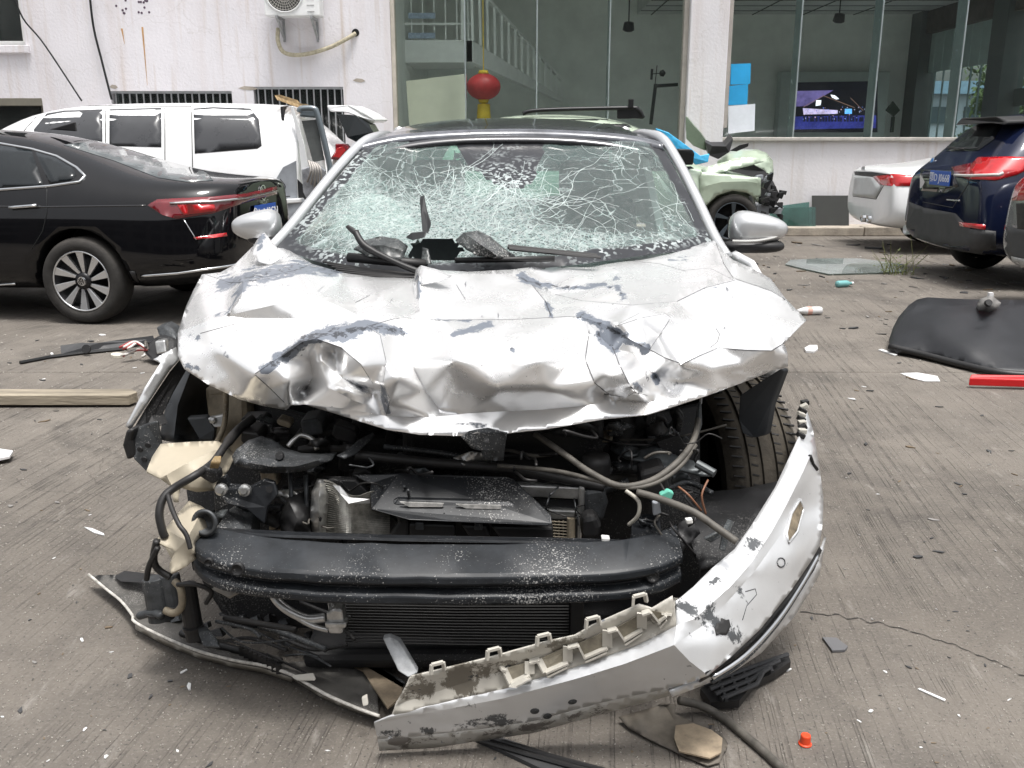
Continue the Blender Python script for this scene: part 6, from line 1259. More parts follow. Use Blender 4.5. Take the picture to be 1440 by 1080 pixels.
MB().lathe(D(393, 641, 2.20), (0, -1, .4), [(0, .004), (.010, .004), (.012, -.004)], 16).build('carrier_hole', DARK, wr)
sheet('carrier_strap', [(474, 640, 2.24), (486, 634, 2.26), (505, 618, 2.32), (524, 608, 2.36), (528, 612, 2.36), (512, 626, 2.3), (500, 638, 2.26), (484, 644, 2.23)], [], [], BSTEEL, wr, step=6, it=1, thick=.005, zmode=False)
hose('steel_loop', [(405, 628, 2.35), (414, 618, 2.36), (424, 612, 2.37), (440, 618, 2.36), (446, 632, 2.34)], .007, ALU, wr)
mp_ = plate('mount_plate', [(302, 722, 2.16), (300, 690, 2.18), (306, 674, 2.18), (318, 668, 2.18), (324, 682, 2.18), (352, 684, 2.17), (372, 674, 2.17), (386, 678, 2.17), (391, 696, 2.16), (376, 714, 2.15), (372, 738, 2.14), (346, 716, 2.15), (322, 710, 2.15)], BSPK, wr, ext=(0, .014, 0), bevel=.004)
for (x, y) in ((312, 688), (345, 689)): MB().lathe(D(x, y, 2.155), (0, -1, .2), [(0, .018), (.008, .018), (.010, .012), (.015, .010), (.016, 0)], 14).build('bolt', ALU, mp_, smooth=False)
MB().lathe(D(379, 688, 2.155), (0, -1, .2), [(0, .002), (.009, .002)], 14).build('plate_hole', DARK, mp_)
for (x0, y0, x1, y1) in ((408, 665, 412, 755), (430, 668, 436, 750), (395, 700, 420, 712), (400, 740, 430, 742)): MB().tube(pts3([(x0, y0, 2.24), ((x0 + x1) / 2 + rr.uniform(-5, 5), (y0 + y1) / 2, 2.22), (x1, y1, 2.22)]), .006, 6).build('bent_rod', BSTEEL, wr, smooth=True)
sheet('torn_duct', [(392, 735, 2.2), (404, 700, 2.24), (430, 690, 2.24), (440, 730, 2.2), (436, 757, 2.18), (400, 757, 2.18)], [[(404, 700, 2.2), (418, 730, 2.14), (410, 756, 2.15)]], [], BLKP, wr, step=7, it=1, crumple=[(.02, 22, True)], thick=.004, zmode=False)

# ---- right corner: cables, arms, wheel
CAB = M('dusty_cable', (.10, .092, .08), .6, var=.4, scale=30)
hose('bonnet_cable', [(752, 610, 2.28), (790, 636, 2.22), (830, 664, 2.16), (872, 683, 2.12), (915, 676, 2.12), (950, 652, 2.15), (974, 622, 2.22), (982, 590, 2.3)], .008, CAB, wr); hose('bonnet_cable', [(700, 655, 2.26), (780, 662, 2.2), (840, 676, 2.15), (880, 686, 2.115), (920, 680, 2.115), (955, 657, 2.15), (978, 626, 2.22)], .006, CAB, wr)
hose('loose_cable', [(896, 692, 2.08), (930, 702, 2.05), (975, 720, 2.0), (1005, 740, 1.97), (1036, 762, 1.94)], .009, CAB, wr); hose('loose_cable', [(880, 690, 2.1), (898, 705, 2.08), (897, 725, 2.08), (884, 738, 2.1)], .005, M('pale_wire', (.4, .38, .33), .5), wr)
for q in range(7):
    x, y = rr.uniform(925, 1000), rr.uniform(670, 740); hose('loose_wire', [(x, y, 2.1), (x + rr.uniform(-15, 20), y + rr.uniform(8, 25), 2.07), (x + rr.uniform(-10, 40), y + rr.uniform(25, 50), 2.08)], .0028, rr.choice([CAB, RUBB, M('wire_brown', (.2, .09, .05), .5)]), wr, n=5)
plate('green_connector', [(928, 696), (940, 690), (948, 694), (944, 704), (930, 706)], M('green_plastic', (.12, .42, .32), .5, var=.2), wr, Y=2.06, ext=(0, .02, 0)); plate('white_connector', [(918, 708), (928, 706), (930, 722), (919, 726)], M('grey_plastic', (.3, .32, .35), .5), wr, Y=2.07, ext=(0, .02, 0)); plate('white_connector', [(964, 731), (974, 730), (975, 737), (966, 738)], M('white_plastic', (.7, .7, .68), .5), wr, Y=2.05, ext=(0, .015, 0)); plate('white_connector', [(846, 756), (858, 757), (857, 763), (846, 762)], M('white_plastic', (.7, .7, .68), .5), wr, Y=2.06, ext=(0, .02, 0))
SLATE = M('slate_steel', (.10, .11, .115), .45, .4, var=.35, scale=20, speck=.3)
sheet('support_arm', [(868, 618, 2.42), (892, 632, 2.36), (915, 624, 2.36), (940, 598, 2.42), (952, 578, 2.46), (948, 604, 2.4), (928, 628, 2.34), (950, 640, 2.30), (982, 650, 2.26), (1006, 664, 2.22), (1002, 670, 2.22), (985, 668, 2.22), (955, 660, 2.24), (930, 656, 2.26), (908, 650, 2.30), (880, 644, 2.34), (856, 630, 2.42)], [], [(925, 640, 2.28)], SLATE, wr, step=6, it=2, crumple=[(.008, 20, True)], thick=.006, zmode=False)
MB().tube(pts3([(980, 652, 2.22), (1005, 666, 2.19)]), .011, 10).build('arm_end', SLATE, wr); MB().tube(pts3([(984, 566, 2.36), (982, 596, 2.3), (976, 616, 2.24)]), [.004, .010, .009], 8).build('gas_strut', SLATE, wr)
MB().tube(pts3([(986, 540, 2.4), (985, 568, 2.36)]), .004, 6).build('strut_rod', ALU, wr)
plate('fuse_box', [(900, 665), (935, 655), (945, 700), (915, 712), (902, 690)], BLKP, wr, Y=2.22, ext=(0, .08, 0), bevel=.01); plate('vent_grid', [(922, 622), (955, 612), (968, 632), (935, 640)], DARK, wr, Y=2.33, ext=(0, .03, 0))
MB().lathe(D(838, 655, 2.3), (0, 0, 1), [(.0, .03), (.035, .03), (.04, .01), (.035, -.05)], 20).build('filler_cap', RUBB, wr, smooth=True)
plate('grey_duct', [(820, 690), (850, 686), (856, 708), (848, 735), (822, 728)], BSTEEL, wr, Y=2.24, ext=(0, .06, 0), bevel=.012); plate('black_motor', [(818, 728), (838, 724), (846, 742), (842, 760), (818, 760)], BLKP, wr, Y=2.18, ext=(0, .06, 0), bevel=.015)
for pl in ([(990, 758, 2.06), (1022, 742, 2.05), (1028, 748, 2.05), (1020, 776, 2.04), (1012, 774, 2.04), (1016, 754, 2.05), (1000, 764, 2.06)],): plate('triangle_bracket', pl, SLATE, wr, ext=(0, .012, 0))
MB().bar(D(1020, 748, 2.04), D(1028, 732, 2.05), .012).build('triangle_bracket', SLATE, wr)
sheet('lamp_housing', [(955, 735, 2.1), (975, 728, 2.1), (985, 750, 2.08), (960, 775, 2.06), (950, 790, 2.06), (946, 765, 2.08)], [], [], BLKP, wr, step=6, it=1, crumple=[(.012, 30, True)], thick=.006, zmode=False)
# front right wheel, steered, tread towards the street
wc = Vector((.705, 2.86, .335)); ax = Vector((1, .16, .02)).normalized(); r_, h_ = .335, .112
pf = [(.22, h_ - .01), (.25, h_ + .003), (.30, h_ + .005), (.322, h_ - .012), (.331, h_ - .028)]
for gx in (-.062, -.022, .022, .062)[::-1]: pf += [(.335, gx + .008), (.326, gx + .006), (.326, gx - .006), (.335, gx - .008)]
pf += [(.331, -h_ + .028), (.322, -h_ + .012), (.30, -h_ - .005), (.25, -h_ - .003), (.22, -h_ + .01)]
TY2 = M('worn_tread', (.030, .027, .023), .8, 0, var=.35, scale=16, bump=.35, bscale=50, dust=.6, dcol=(.15, .125, .09))
tw = MB().lathe(wc, ax, pf, 96).build('front_wheel', TY2, wr); tw.data.polygons.foreach_set('use_smooth', [True] * len(tw.data.polygons)); tw.data.set_sharp_from_angle(angle=R(35))
b = MB(); u = ax.orthogonal().normalized(); w_ = ax.cross(u)
for q in range(72):
    a = 2 * math.pi * q / 72; d_ = u * math.cos(a) + w_ * math.sin(a); t_ = -u * math.sin(a) + w_ * math.cos(a)
    for s0, s1 in ((.074, .108), (-.108, -.074), (.030, .050), (-.050, -.030)):
        b.bar(wc + d_ * .3335 + ax * s0, wc + d_ * (.3335 if abs(s1) < .1 else .328) + ax * s1 + t_ * .006, .0045, .006, up=d_)
o = b.build('tread_sipes', DARK, tw); o['kind'] = 'stuff'
MB().lathe(wc, ax, [(.22, .09), (.20, .03), (.06, .02), (0, .03)], 32).build('rim', RIMB, tw, smooth=True); MB().lathe(wc, ax, [(.22, -.09), (.20, -.03), (.0, -.03)], 32).build('rim', RIMB, tw, smooth=True)
plate('liner_flap', [(1040, 556, 2.46), (1070, 536, 2.44), (1098, 518, 2.42), (1102, 522, 2.42), (1084, 570, 2.44), (1076, 612, 2.46), (1060, 616, 2.46), (1044, 610, 2.46), (1038, 590, 2.47)], LINER, wr, ext=(.02, .015, 0), bevel=.004)
sheet('inner_arch', [(985, 560, 3.05), (1062, 535, 3.1), (1064, 700, 3.0), (985, 700, 2.9)], [], [], DARK, wr, step=20, it=1, thick=.01, zmode=False)
sheet('splash_guard', [(985, 692, 2.44), (1040, 688, 2.44), (1096, 676, 2.44), (1088, 705, 2.3), (1060, 740, 2.15), (1040, 790, 2.05), (985, 800, 2.05), (960, 730, 2.2)], [], [], DARK, wr, step=12, it=2, crumple=[(.01, 15, True)], thick=.008, zmode=False)

SCR = [BSTEEL, ALU, TANM, BLKP, SLATE, BSTEEL, RUBB]
for q in range(46):     # crushed scraps of bracket and ducting through the bay
    if q < 30: cx, cy, Y_ = rr.uniform(345, 960), rr.uniform(598, 690), rr.uniform(2.28, 2.42)
    else: cx, cy, Y_ = rr.uniform(300, 450), rr.uniform(690, 760), rr.uniform(2.2, 2.35)
    n_ = rr.randint(5, 7); s_ = rr.uniform(8, 22); ol = []
    for k_ in range(n_):
        a_ = 6.283 * k_ / n_; ol.append((cx + math.cos(a_) * s_ * rr.uniform(.6, 1.5), cy + math.sin(a_) * s_ * rr.uniform(.3, .7), Y_ + rr.uniform(-.03, .03)))
    sheet('crushed_scrap', ol, [], [(cx, cy, Y_ - rr.uniform(-.02, .05))], SCR[q % 7], wr, step=5, it=1, crumple=[(.012, 28, True)], thick=.004, zmode=False)
for q in range(24):
    x, y = rr.uniform(330, 980), rr.uniform(600, 740); L_ = rr.uniform(25, 90); pl = [(x, y, 2.2)]
    for k_ in range(4): pl.append((pl[-1][0] + rr.uniform(-.3, 1) * L_ / 3, pl[-1][1] + rr.uniform(-12, 16), 2.2 + rr.uniform(-.06, .06)))
    hose('thin_wire', pl, rr.choice([.0018, .0025, .004]), rr.choice([RUBB, CAB_, CAB_, RUBB, BSTEEL]), wr, n=5, k=4)
# ---- underneath on the left
for (x0, y0, x1, y1, r, mt) in ((218, 812, 228, 872, .034, BSTEEL), (238, 808, 248, 862, .026, BSTEEL), (262, 820, 275, 900, .024, RUBB)):
    MB().tube(pts3([(x0, y0, 2.22), (x1, y1, 2.2)]), [r, r], 16).build('damper_tube', mt, wr, smooth=False, bevel=.003); MB().tube(pts3([(x0 + (x1 - x0) * .75, y0 + (y1 - y0) * .75, 2.2), (x0 + (x1 - x0) * .8, y0 + (y1 - y0) * .8, 2.2)]), r * 1.15, 16).build('tube_collar', BLKP, wr)
hose('hose_loop', [(232, 858, 2.15), (246, 862, 2.14), (256, 850, 2.14), (254, 828, 2.15), (246, 818, 2.17)], .010, TANM, wr); hose('hose_loop', [(196, 866, 2.2), (215, 862, 2.18), (228, 866, 2.16)], .011, BSTEEL, wr)
hose('lower_hose', [(250, 822, 2.15), (275, 822, 2.12), (297, 832, 2.12), (290, 848, 2.14)], .006, RUBB, wr)
sheet('dirty_bracket', [(298, 828, 2.1), (318, 812, 2.12), (342, 818, 2.12), (336, 832, 2.08), (322, 840, 2.07)], [], [], M('pale_dirt', (.28, .26, .23), .7, var=.4), wr, step=6, it=1, thick=.006, zmode=False)
sheet('lower_arm', [(278, 885, 2.15), (290, 880, 2.16), (305, 900, 2.1), (308, 910, 2.08), (285, 908, 2.1)], [], [], BSTEEL, wr, step=6, it=1, thick=.008, zmode=False)
hose('coolant_pipe', [(384, 828, 2.06), (388, 842, 2.05), (405, 858, 2.03), (432, 870, 2.02), (458, 868, 2.02)], .012, ALU, wr); hose('coolant_pipe', [(400, 852, 2.04), (418, 868, 2.02), (440, 880, 2.01), (462, 886, 2.01)], .007, ALU, wr)
plate('pipe_block', [(458, 864), (468, 856), (482, 858), (484, 878), (482, 892), (462, 892)], ALU, wr, Y=2.0, ext=(0, .04, 0), bevel=.006); plate('pipe_block', [(456, 876), (488, 876), (486, 884), (458, 884)], ALU, wr, Y=1.99, ext=(0, .03, 0), bevel=.004); MB().tube(pts3([(462, 836, 2.05), (466, 858, 2.02)]), .006, 8).build('pipe_stub', ALU, wr)
for q in range(12):
    x, y = rr.uniform(290, 470), rr.uniform(845, 925); hose('dark_hose', [(x, y, 2.2), (x + rr.uniform(20, 50), y + rr.uniform(-5, 20), 2.15), (x + rr.uniform(60, 110), y + rr.uniform(10, 35), 2.1)], rr.choice([.003, .005, .008]), rr.choice([RUBB, DARK, BSTEEL]), wr)
plate('stay_bracket', [(538, 898, 2.0), (548, 896, 2.0), (562, 902, 2.0), (588, 946, 1.95), (574, 953, 1.94), (560, 944, 1.95)], M('pale_grey_stay', (.34, .35, .36), .5, .2, var=.35, scale=25), wr, ext=(0, .02, 0))
MB().bx(-.55, .35, 2.15, 2.4, .05, .10).build('lower_crossmember', DARK, wr, bevel=.02)
for q in range(60):
    x, y = rr.uniform(200, 540), rr.uniform(850, 940)
    if y < 850 + (x - 200) * .0 or y > 870 + (x - 200) * .25: continue
    Y_ = 1.4 / math.tan(math.atan((y - 540) / 1300) + PITCH) * .97; s_ = rr.uniform(6, 18)
    plate('broken_part', [(x, y, Y_), (x + s_, y - rr.uniform(0, 6), Y_), (x + s_ * 1.3, y + rr.uniform(2, 8), Y_ - .02), (x + s_ * .3, y + rr.uniform(4, 9), Y_ - .02)], rr.choice([DARK, BLKP, BSTEEL, RUBB]), wr, ext=(0, .03, -.01), bevel=.002)

# ============================================================ torn bumper skin, right half hanging from the car
bc = thing('bumper_cover', 'scuffed silver front bumper skin hanging from the crashed car with one end on the ground', 'bumper', tuple(Z(760, 1035, 0)))
r1b = [(526, 1017, .115), (600, 1003, .14), (708, 982, .185), (812, 954, .245), (880, 933, .29), (948, 907, .345)]
rtop = [(549, 1008, .14), (640, 984, .175), (708, 969, .205), (812, 937, .265), (899, 906, .325), (951, 880, .375)]
up_in = [(951, 845, .42), (975, 825, .43), (999, 801, .445), (1033, 772, .46), (1057, 738, .485), (1090, 685, .53), (1110, 642, .57), (1124, 614, .60)]
up_out = [(951, 880, .375), (976, 870, .385), (999, 850, .40), (1030, 822, .42), (1057, 791, .44), (1085, 748, .47), (1105, 712, .50), (1129, 664, .545), (1140, 640, .565)]
slot = [(996, 950, .27), (1030, 922, .285), (1070, 884, .30), (1110, 834, .325), (1140, 790, .35), (1153, 767, .365)]
face_out = [(526, 1017, .115)] + [(531, 1040, .06), (600, 1034, .07), (674, 1026, .085), (750, 1014, .105), (847, 988, .15), (941, 968, .205), (970, 960, .235)] + slot + [(1157, 735, .40), (1158, 700, .44), (1153, 660, .50), (1148, 630, .55), (1143, 603, .585), (1131, 566, .64), (1127, 590, .61), (1124, 614, .60)] + up_in[::-1][1:] + [(951, 880, .375)] + rtop[::-1][1:]
bl = [r1b, up_out, [(951, 880, .375), (948, 907, .345), (970, 930, .305), (996, 950, .27)], [(948, 907, .345), (1000, 872, .37), (1060, 805, .42), (1110, 735, .465)]]
bwear = [([(1000, 868, 0), (1030, 900, 0)], 26, .52), ([(1060, 770, 0), (1115, 690, 0)], 22, .36), ([(960, 900, 0), (1000, 860, 0)], 22, .5), ([(540, 1030, 0), (700, 1015, 0)], 16, .36), ([(955, 850, 0), (975, 860, 0), (990, 880, 0)], 18, .62), ([(1010, 878, 0), (1018, 884, 0)], 12, .95), ([(1040, 830, 0), (1058, 860, 0)], 9, .55), ([(965, 905, 0), (962, 910, 0)], 8, .75), ([(990, 830, 0), (1010, 815, 0)], 10, .5), ([(600, 1030, 0), (750, 1012, 0)], 14, .42), ([(1085, 700, 0), (1100, 670, 0)], 8, .38), ([(930, 940, 0), (936, 955, 0)], 6, .6)]
bsk = sheet('bumper_skin', face_out, bl, [(700, 1005, .13), (850, 970, .20), (1060, 850, .36), (1120, 780, .405), (1010, 905, .33), (1130, 720, .44)], BUMP, bc, step=6, it=5, crumple=[(.0015, 12, False)], thick=.004, wear=bwear)
lowf = [(531, 1040, .06), (600, 1034, .07), (674, 1026, .085), (750, 1014, .105), (847, 988, .15), (941, 968, .205)]
lowb = [(533, 1056, .012), (610, 1052, .012), (674, 1042, .025), (750, 1031, .045), (847, 1004, .095), (941, 979, .155)]
sheet('bumper_underside', lowf + lowb[::-1], [], [], paint_mat('dirty_underside', (.50, .50, .48), (.14, .13, .12), .9, .2, .5), bc, step=7, it=1, thick=.004, wear=[([(560, 1045, 0), (700, 1035, 0), (850, 1000, 0)], 30, .45)])
DIRTW = paint_mat('dirty_white_flange', (.50, .48, .43), (.15, .135, .11), 1.0, .05, .55)
fl = [(549, 1008, .14), (578, 951, .24), (615, 943, .255), (694, 924, .29), (764, 904, .325), (809, 894, .345), (833, 880, .37), (899, 850, .425), (917, 856, .415), (946, 838, .44), (951, 880, .375)] 
flg = sheet('mounting_flange', fl + rtop[::-1][1:-1], [[(560, 990, .165), (700, 945, .24), (820, 915, .295), (945, 865, .395)]], [], DIRTW, bc, step=6, it=1, crumple=[(.003, 25, False)], thick=.004, wear=[([(570, 975, 0), (740, 930, 0)], 34, .72), ([(720, 935, 0), (930, 865, 0)], 30, .55)])
for (x, y, z) in ((615, 945, .255), (694, 925, .29), (764, 905, .325), (833, 881, .37), (899, 849, .425)):    # clip loops on the edge
    p = Z(x, y, z); b = MB(); q = [Z(x - 9, y + 3, z), Z(x - 8, y - 10, z + .022), Z(x + 8, y - 14, z + .024), Z(x + 10, y - 3, z + .002)]
    for a_, b_ in zip(q, q[1:]): b.bar(a_, b_, .008, .006)
    b.build('clip_loop', DIRTW, bc)
fbv = bvh_of(flg.data)
zig = [(585, 515), (605, 520), (630, 575), (705, 540), (705, 490), (745, 480), (770, 530), (860, 490), (860, 430), (900, 420), (925, 470), (1020, 430), (1020, 365), (1055, 355), (1085, 400), (1160, 355), (1160, 295), (1190, 285), (1225, 330), (1260, 300), (1288, 235)]
zig = [(500 + x / 2.88, 760 + y / 2.88) for x, y in zig]
def onfl(x, y, o):
    r = ray(x, y).normalized(); h = fbv.ray_cast(CAM, r, 9)[0]
    return (h if h is not None else Z(x, y, .3)) - r * o
for i_, (a_, b_) in enumerate(zip(zig, zig[1:])):
    MB().bar(onfl(*a_, .010), onfl(*b_, .010), .022, .0045).build('moulded_lip', DIRTW, bc)
    if i_ % 4 == 2: MB().bar(onfl(a_[0] + 2, a_[1] + 6, .008), onfl(b_[0] - 1, b_[1] + 6, .008), .016, .004).build('moulded_lip', DIRTW, bc)
for k_ in range(0, 20, 4):
    if k_ + 4 < len(zig):
        q_ = zig[k_ + 1:k_ + 5]; MB().prism([onfl(*p, .006) for p in ([q_[0], q_[1], q_[2], q_[3]] if len(q_) == 4 else q_)], (0, .003, 0)).build('pocket_shade', M('shaded_pocket', (.20, .18, .14), .8, var=.4, scale=30), bc)  # darker tan plates put the shade of the flange recesses into colour
# lower lip with dark slot and chrome strip
lip_top = [(941, 972, .20), (984, 958, .22), (1028, 934, .235), (1071, 900, .25), (1115, 845, .27), (1145, 800, .30), (1156, 772, .335)]
lip_bot = [(946, 980, .185), (984, 966, .195), (1028, 947, .20), (1071, 918, .205), (1119, 865, .215), (1153, 808, .235), (1162, 756, .30)]
sheet('lower_lip', lip_top + lip_bot[::-1], [], [], BUMP, bc, step=6, it=1, thick=.006)
sheet('slot_backing', [(x - 3, y - 2, z + .005) for x, y, z in slot] + [(x, y + 2, z) for x, y, z in lip_top[::-1][:-1]], [], [], DARK, bc, step=8, it=0, crumple=[], thick=.004)
hose_pts = [Z(x, y, z) for x, y, z in [(1000, 948, .25), (1045, 918, .262), (1090, 870, .28), (1125, 818, .305), (1148, 778, .335)]]
MB().tube([p + Vector((0, -.012, 0)) for p in cr(hose_pts, 5)], .007, 6).build('chrome_strip', CHR, bc, smooth=True); MB().tube([p + Vector((.0, -.010, -.014)) for p in cr(hose_pts, 5)], .005, 6).build('grille_strip', BSTEEL, bc, smooth=True)
bb = bvh_of(bsk.data)
patch('lamp_hole', [(1124, 702), (1129, 716), (1120, 748), (1108, 764), (1105, 750), (1112, 722)], bb, M('hole_dirt', (.16, .13, .09), .8, var=.6, scale=40), bc, off=.003, thick=.004, step=4)
strip('hole_rim', [(1124, 702), (1129, 716), (1120, 748), (1108, 764), (1105, 750), (1112, 722), (1124, 702)], bb, BUMP, bc, r=.0035, off=.002)
strip('sensor_ring', [(1098 + 5.5 * math.cos(t * .5236), 791 + 6.5 * math.sin(t * .5236)) for t in range(13)], bb, BSTEEL, bc, r=.0016, off=.001, step=3)
patch('torn_spot', [(1005, 884), (1008, 876), (1013, 875), (1014, 869), (1020, 872), (1024, 871), (1026, 880), (1024, 886), (1020, 893), (1012, 892), (1007, 894)], bb, M('torn_black', (.02, .02, .02), .7), bc, off=.003, thick=.004, step=4)
strip('skin_scratch', [(1048, 832), (1062, 828), (1064, 836), (1050, 852), (1044, 872)], bb, BSTEEL, bc, r=.0011, off=.0); strip('skin_scratch', [(1139, 642), (1143, 654), (1148, 660)], bb, DARK, bc, r=.006, off=.001)
for q in range(9):
    t = q / 8; x = 1126 + 6 * math.sin(q) * .3 + t * 4; y = 612 - t * 46; MB().box(Z(x, y, .60 + .045 * t), (.022, .02, .014), Matrix.Rotation(R(rr.uniform(-30, 30)), 3, 'Y')).build('end_clip', DIRTW if q % 2 else BLKP, bc, bevel=.002)
for (x, y, z) in ((752, 1000, .115), (770, 1007, .10), (805, 987, .14), (813, 1008, .10), (606, 1038, .05)):
    h = bb.ray_cast(CAM, ray(x, y).normalized(), 9)
    if h[0] is not None: MB().lathe(h[0], h[1] if h[1].dot(ray(x, y)) < 0 else -h[1], [(0, .001), (.006, .003), (.010, .001), (.012, -.002)], 12).build('dimple', BSTEEL, bc, smooth=True)

# ============================================================ left piece of the bumper, lying on the ground with its inside up
br = thing('bumper_remnant', 'broken bumper corner lying inside up on the concrete under the crashed car', 'bumper piece', tuple(Z(330, 930, 0)))
edge = [(125, 809, .05), (150, 830, .045), (170, 846, .045), (186, 866, .045), (190, 876, .045), (230, 897, .05), (280, 917, .055), (330, 930, .055), (370, 937, .06), (410, 950, .065), (455, 976, .055), (500, 996, .045), (533, 1008, .04)]
inner = [(165, 808, .06), (215, 815, .06), (240, 850, .03), (280, 890, .03), (340, 912, .03), (400, 932, .03), (440, 928, .05), (480, 930, .05), (510, 945, .04), (530, 970, .03)]
INS = M('bumper_inside', (.045, .047, .05), .55, 0, var=.4, scale=14, speck=.35, dust=.4, dcol=(.2, .18, .15))
sheet('inner_skin', edge + inner[::-1], [[(370, 937, .06), (420, 942, .045), (470, 958, .04), (520, 985, .035)]], [], INS, br, step=8, it=2, crumple=[(.012, 16, False), (.004, 40, True)], thick=.005)
sheet('painted_edge', edge[4:10] + [(x, y + 9, max(.004, z - .04)) for x, y, z in edge[4:10][::-1]], [], [], DIRTW, br, step=7, it=1, thick=.004)
sheet('painted_edge', edge[9:] + [(535, 1012, .004), (500, 1002, .004), (455, 983, .006), (412, 956, .02)], [], [], DIRTW, br, step=7, it=1, thick=.004)
MB().tube(cr([Z(x, y - 1, z + .003) for x, y, z in edge], 4), .0045, 6).build('torn_rim', M('pale_torn_edge', (.52, .50, .46), .6, var=.4, scale=50), br, smooth=True)
plate('black_strip', [(160, 812, 2.66), (172, 806, 2.66), (205, 810, 2.6), (236, 814, 2.55), (236, 822, 2.52), (200, 820, 2.56), (170, 818, 2.6)], BLKP, br, ext=(0, .02, 0))
for q in range(9): x = 340 + q * 6.5; y = 915 + q * 3.2; MB().box(Z(x, y, .07), (.012, .012, .025)).build('clip_tab', BLKP, br)
MB().tube(cr([Z(x, y, .05) for x, y in ((255, 890), (300, 905), (350, 918), (395, 930))], 4), .010, 8).build('edge_rib', BLKP, br, smooth=True)
for (pl, m_, lb) in (([(480, 935), (500, 930), (512, 944), (506, 952), (478, 948)], M('tan_card', (.34, .27, .19), .85, var=.4, scale=20), 'tan_scrap'), ([(505, 935), (540, 945), (568, 965), (562, 985), (545, 998), (530, 975), (512, 950)], M('tan_card', (.34, .27, .19), .85, var=.4, scale=20), 'tan_scrap'), ([(515, 930), (570, 962), (566, 970), (508, 936)], BSTEEL, 'metal_strip')):
    MB().prism([Z(x, y, .03) for x, y in pl], (0, 0, .006)).build(lb, m_, br)
plate('white_scrap', [(508, 982, 1.93), (516, 978, 1.93), (518, 992, 1.92), (510, 994, 1.92)], DIRTW, br, ext=(0, .01, 0)); plate('white_scrap', [(410, 953, 2.08), (440, 950, 2.06), (444, 958, 2.05), (418, 958, 2.07)], DIRTW, br, ext=(0, .01, .003))
# ============================================================ THINGS LYING ON THE CONCRETE
def flat(name, pl, mat, label, cat, t=.006, z=0.001, bevel=.001, group=None, bend=0):
    c = sum((Z(*p[:2], p[2] if len(p) > 2 else z) for p in pl), Vector()) / len(pl)
    o = MB().prism([Z(p[0], p[1], p[2] if len(p) > 2 else z) for p in pl], (0, 0, t)).build(name, mat, None, bevel=bevel)
    tag(o, label, cat, group); return o
WOOD = M('grey_wood', (.27, .235, .18), .85, 0, var=.5, scale=9, bump=.4, bscale=40, stretch=(.25, 2, 2))
flat('wooden_plank', [(-60, 547, .075), (130, 547, .075), (185, 547, .07), (193, 551, .07), (180, 556, .068), (-60, 556, .072)], WOOD, 'long weathered wooden plank lying on the concrete left of the wreck', 'plank', t=-.055, bevel=.003)
BLK2 = M('dull_black_plastic', (.028, .03, .034), .5, 0, var=.25, dust=.2, dcol=(.15, .14, .13))
ts = thing('trim_strip', 'long dark grey plastic trim strip lying near the black saloon', 'trim', tuple(Z(150, 495)))
MB().prism([Z(x, y, z) for x, y, z in ((85, 486, .06), (113, 482, .06), (140, 482, .06), (158, 479, .06), (215, 472, .06), (218, 480, .02), (160, 490, .02), (86, 498, .02))], (0, .01, -.012)).build('strip_panel', BLK2, ts)
MB().tube([Z(x, y, .012) for x, y in ((28, 510), (70, 502), (110, 497), (180, 490))], .012, 6).build('strip_rod', BLK, ts); MB().lathe(Z(122, 491, .045), (0, -1, .4), [(0, .012), (.03, .012), (.03, 0)], 12).build('strip_hole', DARK, ts)
lp = thing('broken_lamp', 'smashed black headlamp with loose red and white wires on the ground beside the bonnet', 'lamp', tuple(Z(222, 505)))
r_ = random.Random(31)
plate('lamp_cover', [(218, 460, 6.0), (232, 457, 6.0), (244, 464, 5.95), (249, 478, 5.9), (240, 482, 5.9), (222, 472, 5.95)], BSTEEL, lp, ext=(0, .15, 0), bevel=.02)
plate('lamp_body', [(206, 485, 5.85), (218, 474, 5.85), (240, 478, 5.85), (248, 490, 5.8), (235, 508, 5.7), (212, 508, 5.7), (202, 498, 5.8)], DARK, lp, ext=(0, .15, 0), bevel=.03)
plate('lamp_reflector', [(217, 480, 5.75), (232, 478, 5.75), (234, 496, 5.72), (220, 499, 5.72)], ALU, lp, ext=(0, .06, 0), bevel=.01)
for q in range(9):
    x, y = r_.uniform(172, 205), r_.uniform(485, 502); hose('loose_wire', [(208, 492, 5.8), ((x + 205) / 2, y - 6, 5.85), (x, y, 5.8), (x - r_.uniform(0, 10), y + 2, 5.8)], .009, r_.choice([M('wire_red', (.3, .04, .04), .5), M('wire_white', (.6, .58, .55), .5), RUBB, CAB]), lp, n=5)
flat('white_disc', [(165 + 9 * math.cos(a * .5236), 502 + 2.6 * math.sin(a * .5236)) for a in range(12)], M('white_cap', (.62, .58, .5), .5), 'small white round cap lying between the wooden plank and the trim strip', 'cap', t=.02)
WSH = M('white_shard', (.70, .70, .70), .45, 0, var=.12)
flat('paint_shard', [(118, 742), (130, 744), (146, 751), (147, 754), (132, 750)], WSH, 'slim white splinter lying alone on the left concrete', 'shard', t=.004)
flat('paint_shard', [(-20, 632), (0, 634), (19, 637), (14, 645), (-20, 652)], WSH, 'flat white offcut with rounded tip lying below the wooden plank', 'shard', t=.012, z=.02)
flat('paint_shard', [(1266, 526), (1290, 525), (1318, 530), (1322, 537), (1300, 537), (1284, 533)], WSH, 'torn white panel shard lying in front of the black curved panel', 'shard', t=.006)
flat('paint_shard', [(1131, 492), (1138, 488), (1149, 488), (1150, 493), (1144, 497), (1133, 496)], WSH, 'crumpled white scrap lying off the tip of the bonnet', 'scrap', t=.015)
flat('paint_shard', [(1235, 493), (1240, 492), (1262, 500), (1258, 501)], WSH, 'thin white stick lying between the white scrap and the black panel', 'stick', t=.008)
